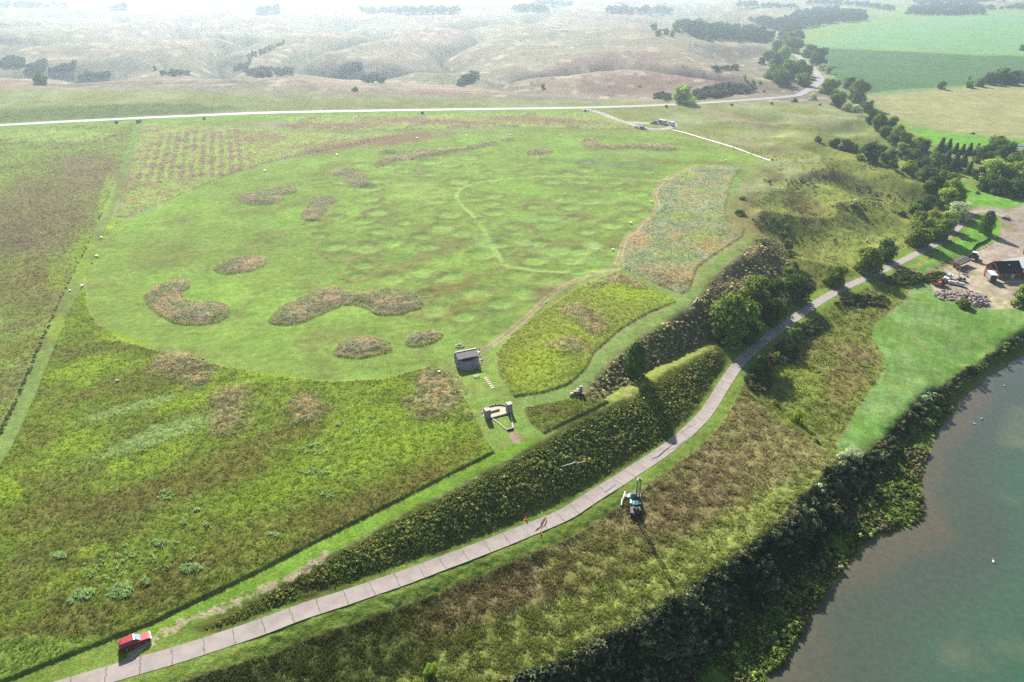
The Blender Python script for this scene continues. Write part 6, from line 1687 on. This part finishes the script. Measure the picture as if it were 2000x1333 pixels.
e = thing('waste_bin', 'small dark bin at the far end of the concrete footpath', 'bin', wp(1508, 314), 0); part('drum', lambda b: tube(b, [(0, 0, 0), (0, 0, 1.0)], .45, 16), 'steel_dark', e); part('lid', lambda b: tube(b, [(0, 0, 1.0), (0, 0, 1.15)], (.48, .3), 16), 'steel_dark', e)

# ---- the gravel yard
BA, BB = wp(1948, 547), wp(1985, 547); BR = math.atan2(BB.y - BA.y, BB.x - BA.x)
e = thing('visitor_building', 'brown timber building with a dark gabled roof beside the gravel yard', 'building', BA, BR + .0)
bw = (BB - BA).length; dep = 8.0; eh, rh = 3.0, 6.4
def bwall(b):
    pr = [(0, -.3), (0, eh), (dep / 2, rh - .25), (dep, eh), (dep, -.3)]
    A = [b.verts.new((.3, p[0] + .3, p[1])) for p in pr]; B = [b.verts.new((bw + 2, p[0] + .3, p[1])) for p in pr]
    for i in range(5): b.faces.new((A[i], A[(i + 1) % 5], B[(i + 1) % 5], B[i]))
    b.faces.new(A[::-1]); b.faces.new(B)
part('wall', bwall, 'wood_wall', e)
def gable(b, side, x0, x1, y0, d_, e_, r_, ov=.5, th=.16):
    m = y0 + d_ / 2; y = y0 - ov if side < 0 else y0 + d_ + ov; z = e_ - ov * (r_ - e_) / (d_ / 2)
    f = b.faces.new([b.verts.new(p) for p in ((x0, y, z + .12), (x1, y, z + .12), (x1, m, r_), (x0, m, r_))]); bmesh.ops.solidify(b, geom=[f], thickness=th)
r1 = part('roof', lambda b: gable(b, -1, -.4, bw + 2, .3, dep, eh, rh), 'roof_dark', e); part('roof', lambda b: gable(b, 1, -.4, bw + 2, .3, dep, eh, rh), 'roof_dark', e)
part('roof_vent', lambda b: tube(b, [(bw * .62, 2.6, 4.7), (bw * .62, 2.6, 5.4)], .16, 10), 'white_paint', r1)
d = part('door', lambda b: box(b, (bw * .78, .26, 0), (1.0, .08, 2.15)), 'white_paint', e); part('handle', lambda b: box(b, (bw * .78 + .36, .2, 1.0), (.1, .06, .05)), 'steel_dark', d)
part('gable_window', lambda b: box(b, (.26, dep / 2 + .3, 3.3), (.06, 2.0, 1.3)), 'dark_glass', e); part('gable_trim', lambda b: [tube(b, [(-.3, .0, eh - .25), (-.3, dep / 2 + .3, rh - .02), (-.3, dep + .6, eh - .25)], .14, 6)], 'wood_trim', e)
w_ = part('window', lambda b: box(b, (bw * .3, .26, 1.0), (1.6, .06, 1.1)), 'dark_glass', e); part('frame', lambda b: [box(b, (bw * .3, .24, z), (1.8, .1, .1)) for z in (.92, 2.08)] + [box(b, (bw * .3 + s * .86, .24, 1.02), (.1, .1, 1.06)) for s in (-1, 1)], 'white_paint', w_)
# hipped main wing to the right
wx, wd, wy = bw + 2.0, 13.0, -1.2
part('wing_wall', lambda b: box(b, (wx + 6.5, wy + 6.5, -.3), (12.6, 12.6, 3.6)), 'wood_wall', e)
def hip(b):
    c = (wx + 6.5, wy + 6.5); o_ = 7.1; v = [b.verts.new((c[0] + sx * o_, c[1] + sy * o_, 3.2)) for sx, sy in ((-1, -1), (1, -1), (1, 1), (-1, 1))]; t = b.verts.new((c[0], c[1], 8.3))
    for i in range(4): b.faces.new((v[i], v[(i + 1) % 4], t))
    b.faces.new(v[::-1])
part('wing_roof', hip, 'roof_grey', e)
def entry(b):
    for k in (-1, 1): box(b, (wx + 2.2 + k * .62, wy + .16, 0), (1.1, .1, 2.2))
g_ = part('entrance_door', entry, 'dark_glass', e); part('door_frame', lambda b: [box(b, (wx + 2.2 + k * 1.26, wy + .1, 0), (.14, .2, 2.35)) for k in (-1, 0, 1)] + [box(b, (wx + 2.2, wy + .1, 2.24), (2.66, .2, .14))], 'white_paint', g_)
part('deck', lambda b: box(b, (bw * .7 + 2, -1.6, -.25), (bw + 9, 3.4, .4)), 'wood_grey', e); part('sign_light', lambda b: box(b, (.22, 2.4, 2.5), (.06, .5, .5)), 'white_board', e)

e = thing('box_truck', 'red truck with a white-roofed cargo box parked beside the brown building', 'truck', wp(1932, 546), heading((1939, 556), (1919, 532)))
part('cargo_box', lambda b: box(b, (-1.0, 0, .85), (5.2, 2.35, 2.35)), 'steel', e, .03); part('box_roof', lambda b: box(b, (-1.0, 0, 3.2), (5.24, 2.4, .08)), 'white_board', e); part('rear_door', lambda b: box(b, (-3.62, 0, .95), (.05, 2.1, 2.1)), 'steel_dark', e)
part('cab', lambda b: prism(b, [(1.75, .5), (1.75, 2.0), (2.0, 2.15), (2.9, 2.1), (3.35, 1.4), (4.6, 1.25), (4.7, .5)], -1.0, 1.0, -.88, .88), 'red_paint', e, .05); part('windshield', lambda b: box(b, (3.32, 0, 1.42), (.05, 1.55, .62), 0, (1, .9), (-.34, 0)), 'dark_glass', e); part('chassis', lambda b: box(b, (0, 0, .5), (7.6, .9, .3)), 'steel_dark', e)
for s in (-1, 1):
    wheel(e, 3.6, s * .95, .42, .28, s); wheel(e, -2.2, s * 1.0, .45, .3, s); part('headlight', lambda b, s=s: box(b, (4.66, s * .7, .75), (.1, .36, .2)), 'lamp_clear', e)

def tractor(label, loc, rz, body, roof, s=1.0, loader=False):
    e = thing('tractor', label, 'tractor', loc, rz); e.scale = (s, s, s)
    part('hood', lambda b: box(b, (1.3, 0, .9), (2.2, .9, .95), 0, (.95, .85)), body, e, .05); part('cab', lambda b: box(b, (-.5, 0, 1.1), (1.5, 1.5, 1.55), 0, (.9, .9)), 'dark_glass', e, .03); part('cab_roof', lambda b: box(b, (-.5, 0, 2.66), (1.7, 1.75, .18)), roof, e, .05)
    part('exhaust', lambda b: tube(b, [(1.2, .3, 1.8), (1.2, .3, 2.7)], .06), 'steel_dark', e); part('chassis', lambda b: box(b, (.5, 0, .55), (3.6, .7, .4)), 'steel_dark', e)
    for q in (-1, 1):
        wheel(e, -.8, q * 1.0, .88, .5, q, 'rust'); wheel(e, 1.9, q * .85, .55, .36, q, 'rust'); part('fender', lambda b, q=q: box(b, (-.8, q * 1.0, 1.74), (1.3, .55, .1)), body, e, .03)
    if loader:
        part('loader_arm', lambda b: [tube(b, [(.2, q * .62, 1.5), (2.4, q * .62, 1.2), (3.1, q * .62, .5)], .09) for q in (-1, 1)], 'orange_paint', e); part('bucket', lambda b: prism(b, [(3.0, .1), (2.95, .9), (3.2, .95), (3.75, .15), (3.7, .08)], -1, 1), 'steel_dark', e)
    return e
tractor('dark tractor with a white cab roof at the mouth of the yard', wp(1901, 507), heading((1893, 511), (1905, 500)), 'steel_dark', 'white_paint', 1.25)
tractor('small orange loader tractor parked beside the white boat', wp(1837, 557), heading((1846, 554), (1832, 562)), 'orange_paint', 'steel_dark', .9, True)
e = thing('dump_trailer', 'long rusty trailer with a black load bed behind the dark tractor', 'trailer', wp(1874, 521), heading((1859, 526), (1888, 512)))
part('frame', lambda b: [box(b, (0, s * .6, .8), (9.5, .2, .3)) for s in (-1, 1)], 'rust', e); part('bed', lambda b: prism(b, [(-4.6, 1.1), (-4.9, 2.5), (4.3, 2.5), (4.1, 1.1)], -1.0, 1.0, -1.35, 1.35), 'rust', e, .04); part('load', lambda b: box(b, (-.3, 0, 2.5), (8.9, 2.4, .12)), 'tyre_rubber', e); part('side_rail', lambda b: [box(b, (-.3, s * 1.4, 2.45), (9.2, .12, .16)) for s in (-1, 1)], 'steel', e); part('drawbar', lambda b: tube(b, [(4.6, 0, .9), (6.2, 0, .8)], .12), 'rust', e)
for s in (-1, 1):
    for x in (-3.1, -2.0): wheel(e, x, s * 1.1, .5, .32, s, 'white_paint')
part('hopper', lambda b: box(b, (5.0, 0, 1.1), (1.6, 2.3, 1.6), 0, (1.1, 1.1)), 'steel_dark', e, .04)
e = thing('boom_hoist', 'slim slanting boom of a small hoist in the middle of the yard', 'hoist', wp(1871, 548), 0)
_t = wp(1877, 520); 
part('mast', lambda b: tube(b, [(0, 0, .8), (1.2, 3.0, 5.6)], (.14, .09), 10), 'wood_grey', e); part('base', lambda b: box(b, (0, 0, 0), (1.4, 1.2, .8)), 'rust', e, .05); part('counterweight', lambda b: box(b, (-.4, -.7, .3), (.7, .6, .7)), 'steel_dark', e, .03); part('hook_block', lambda b: rock(b, (1.2, 3.0, 5.5), (.18, .18, .25), 3, 0, 1), 'red_cloth', e)
e = thing('garden_tractor', 'small dark machine at the foot of the slim boom', 'machine', wp(1879, 549), 2.6)
part('body', lambda b: box(b, (0, 0, .5), (2.2, 1.2, .6)), 'dark_paint', e, .08); part('hood', lambda b: box(b, (.9, 0, 1.05), (.9, .9, .4)), 'blue_paint', e, .06); part('seat', lambda b: box(b, (-.5, 0, 1.1), (.5, .6, .5)), 'black_plastic', e, .05)
for s in (-1, 1): wheel(e, .8, s * .6, .38, .25, s); wheel(e, -.7, s * .65, .5, .3, s)
e = thing('work_boat', 'white boat on a trailer beside the orange loader', 'boat', wp(1850, 547), heading((1842, 552), (1859, 540)))
part('hull', lambda b: [prism(b, [(-3.0, .6), (-3.0, 1.5), (2.4, 1.6), (3.5, 1.65), (2.6, .65)], -1.1, 1.1)], 'white_paint', e, .15); part('cabin', lambda b: box(b, (.4, 0, 1.6), (2.4, 1.7, .9), 0, (.8, .85)), 'silver_paint', e, .08); part('deck', lambda b: box(b, (-1.9, 0, 1.5), (1.9, 1.9, .06)), 'white_board', e); part('outboard', lambda b: box(b, (-3.3, 0, .9), (.5, .5, 1.0)), 'steel_dark', e, .06); part('trailer_frame', lambda b: box(b, (-.2, 0, .4), (6.4, .9, .14)), 'steel_dark', e)
for s in (-1, 1): wheel(e, -.9, s * 1.05, .36, .24, s)
e = thing('white_tank', 'long white cylindrical tank lying on the yard below the boat', 'tank', wp(1867, 557), heading((1855, 553), (1877, 558)))
part('shell', lambda b: [tube(b, [(-2.9, 0, .78), (-2.6, 0, .78), (2.6, 0, .78), (2.9, 0, .78)], (.45, .75, .75, .45), 20)], 'white_paint', e, 0, False); part('saddle', lambda b: [box(b, (x, 0, 0), (.3, 1.2, .3)) for x in (-1.7, 1.7)], 'steel_dark', e); part('hatch', lambda b: tube(b, [(.2, 0, 1.5), (.2, 0, 1.75)], .3, 14), 'white_paint', e)
for i, (px, py, s_, mt, lab) in enumerate([(1884, 531, .55, 'rust', 'rusty lump uppermost of the loose scatter in the yard'), (1888, 533, .5, 'red_cloth', 'red lump in the loose scatter in the yard'), (1882, 537, .6, 'boulder_stone', 'grey boulder left in the loose scatter in the yard'), (1887, 537, .5, 'boulder_stone', 'small grey boulder at the heart of the loose scatter'), (1889, 541, .65, 'boulder_stone', 'lowest and largest boulder of the loose scatter'), (1891, 531, .4, 'pale_stone', 'pale boulder right of the red lump in the yard')]):
    tag(part('yard_boulder', lambda b: rock(b, (0, 0, s_ * .4), (s_, s_ * .8, s_ * .7), 900 + i, i, 2), mt), lab, 'boulder', 'loose scatter in the yard').location = wp(px, py)
for px, py, lab in [(1961, 428, 'left of two dark quad bikes on the gravel drive'), (1968, 430, 'right of two dark quad bikes on the gravel drive')]:
    e = thing('quad_bike', lab, 'quad bike', wp(px, py), .2, 'quad bikes on the gravel drive')
    part('body', lambda b: box(b, (0, 0, .5), (1.9, .8, .5), 0, (.8, .7)), 'dark_paint', e, .08); part('seat', lambda b: box(b, (-.3, 0, 1.0), (.8, .4, .18)), 'black_plastic', e, .05); part('handlebar', lambda b: tube(b, [(.5, -.45, 1.25), (.5, .45, 1.25)], .04), 'steel_dark', e)
    for s in (-1, 1): wheel(e, .7, s * .5, .33, .28, s, 'steel_dark'); wheel(e, -.7, s * .5, .33, .28, s, 'steel_dark')
suv('dark car cut by the right edge of the picture in the yard', wp(2003, 495), 1.0, 'dark_paint', 4.8)
q = trace([(1934, 459), (1930, 467), (1922, 474), (1914, 477), (1906, 480), (1900, 487), (1897, 493)]); q = smooth_line(q, 2)
e = thing('silt_fence', 'black cloth silt fence winding across the lawn above the yard', 'fence', (0, 0, 0))
def cloth(b):
    zz = h0(q[:, 0], q[:, 1]); lo = [b.verts.new((*q[i], zz[i] - .1)) for i in range(len(q))]; hi = [b.verts.new((q[i][0], q[i][1], zz[i] + .85)) for i in range(len(q))]
    f = [b.faces.new((lo[i], lo[i + 1], hi[i + 1], hi[i])) for i in range(len(q) - 1)]; bmesh.ops.solidify(b, geom=f, thickness=.05)
part('cloth', cloth, 'fence_cloth', e)
for i in range(0, len(q), 3): part('stake', lambda b, i=i: box(b, (q[i][0], q[i][1] + .1, float(h0(q[i:i + 1, 0], q[i:i + 1, 1])[0]) - .1), (.08, .08, 1.15)), 'wood_grey', e)
# boulder pile on the lower edge of the yard
RK = []
for k in range(6):
    bm = bmesh.new(); rock(bm, (0, 0, 0), (1, .78, .62), 700 + k, 0, 2); me = bpy.data.meshes.new('boulder'); bm.to_mesh(me); bm.free(); me.materials.append(MAT['boulder_stone']); RK.append(me)
r = np.random.default_rng(9); outline = np.array([(1822, 577), (1828, 571), (1842, 568), (1862, 571), (1880, 571), (1896, 569), (1912, 573), (1925, 580), (1933, 588), (1930, 596), (1915, 603), (1902, 602), (1893, 594), (1880, 590), (1866, 588), (1850, 588), (1836, 586), (1826, 582)], float)
pts = r.uniform([1820, 566], [1935, 606], (900, 2)); pts = pts[sdist(pts[:, 0], pts[:, 1], outline) < -.5]; sel = []
for p in pts:
    if all(abs(p[0] - s[0]) / 4.6 + abs(p[1] - s[1]) / 3.0 > 1.0 for s in sel): sel.append(p)
sel = np.array(sel); w = trace(sel); zz = h0(w[:, 0], w[:, 1])
for i in range(len(sel)):
    o = bpy.data.objects.new('boulder', RK[i % 6]); COL.objects.link(o); s_ = r.uniform(.4, .95); o.scale = (s_, s_, s_); o.rotation_euler = (r.uniform(-.3, .3), r.uniform(-.3, .3), r.uniform(0, 6)); o.location = (w[i, 0], w[i, 1], zz[i] + s_ * .25 + max(0, -sdist(sel[i:i + 1, 0], sel[i:i + 1, 1], outline)[0] - 3) * .12)
    tag(o, 'grey field boulder in the big pile below the gravel yard', 'boulder', 'boulders of the pile below the yard')
for i, (px, py) in enumerate([(1905, 492), (1910, 490), (1915, 488), (1921, 486), (1926, 483), (1932, 479), (1937, 476)]):
    o = bpy.data.objects.new('edge_stone', RK[i % 6]); COL.objects.link(o); s_ = .4; o.scale = (s_, s_, s_); o.location = wp(px, py, .1); tag(o, 'pale edging stone along the lawn, %s from the tractor' % ORD[i], 'stone', 'edging stones of the yard')
# white roofed shed in the dense wood
e = thing('farm_shed', 'long white-roofed shed half hidden behind the dense wood', 'shed', wp(1998, 302), -.12)
part('wall', lambda b: box(b, (4, 0, -.2), (22, 8, 3.6)), 'silver_paint', e)
for s in (-1, 1): part('roof', lambda b, s=s: gable(b, s, -7.5, 15.5, -4, 8, 3.3, 5.0), 'white_board', e)
part('sliding_door', lambda b: box(b, (2, -4.06, -.1), (4, .1, 3)), 'steel', e); tag(part('tarp_stack', lambda b: [box(b, (0, 0, 0), (8, 2.4, 1.6), 0, (.9, .7))], 'tarp_blue', None, .2), 'long stack under a blue tarp behind the white-roofed shed', 'tarp stack').location = wp(1991, 289.5)
# birds on the river
bird = None
for px, py, lab in [(1925, 720, 'white bird on the dark water close below the bank'), (1962, 755, 'white bird on the river nearest the right edge'), (1917, 819, 'white bird on the river, upper one of a close pair'), (1903, 829, 'white bird on the river, lower one of a close pair'), (1940, 1098, 'white bird alone on the deep green water')]:
    p = on_plane(px, py, -23); p = Vector((float(p[0]), float(p[1]), -23))
    if bird is None:
        bird = tag(part('waterbird', lambda b: [tube(b, [(-.42, 0, .2), (-.25, 0, .16), (.1, 0, .14), (.32, 0, .2), (.4, 0, .42), (.46, 0, .52)], (.03, .14, .19, .1, .06, .075), 10)], 'white_feather', None, 0, True), lab, 'bird', 'white birds on the river'); bird.location = p; part('beak', lambda b: tube(b, [(.5, 0, .52), (.72, 0, .47)], (.035, .01), 6), 'beak', bird)
    else: copy_thing(bird, lab, p, random.uniform(0, 6))
# field fence by the parking lot
def fence(label, pts, sp):
    q = trace(pts); seg = np.hypot(*(q[1:] - q[:-1]).T); s = np.concatenate([[0], np.cumsum(seg)]); t = np.arange(0, s[-1], sp); X = np.interp(t, s, q[:, 0]); Y = np.interp(t, s, q[:, 1]); zz = h0(X, Y)
    e = thing('wire_fence', label, 'fence', (0, 0, 0))
    for i in range(len(t)): part('post', lambda b, i=i: tube(b, [(X[i], Y[i], zz[i] - .2), (X[i], Y[i], zz[i] + 1.35)], .09, 6), 'wood_grey', e)
    part('wire', lambda b: [tube(b, [(X[i], Y[i], zz[i] + z) for i in range(len(t))], .012, 4) for z in (.5, .85, 1.2)], 'steel_dark', e)
fence('wire fence running from the highway down to the parking row', [(1240, 213), (1265, 227), (1290, 238.5)], 6); fence('wire fence from the parking row down across the grassy slope', [(1322, 244), (1380, 259), (1450, 276), (1530, 303), (1600, 325)], 7)

# ------------------------------------------------------------------ haze: the air between here and the hills
def haze():
    bm = bmesh.new()
    bmesh.ops.create_cube(bm, size=1)
    for v in bm.verts:
        v.co = Vector((v.co.x * 36000, v.co.y * 36000, -28.0 if v.co.z < 0 else max(CAMH + 4, GROUND_TOP + 4)))
    me = bpy.data.meshes.new('haze'); bm.to_mesh(me); bm.free()
    m, N, L = nodes('haze_air')
    v = N.new('ShaderNodeVolumePrincipled')
    v.inputs['Color'].default_value = (.68, .86, 1.0, 1)
    v.inputs['Density'].default_value = HAZE
    v.inputs['Anisotropy'].default_value = .7
    o = N.new('ShaderNodeOutputMaterial'); L.new(v.outputs[0], o.inputs['Volume'])

    ob = link('haze', me, m)
    tag(ob, kind='stuff')
    m.cycles.homogeneous_volume = True


HAZE = 0.0002
haze()
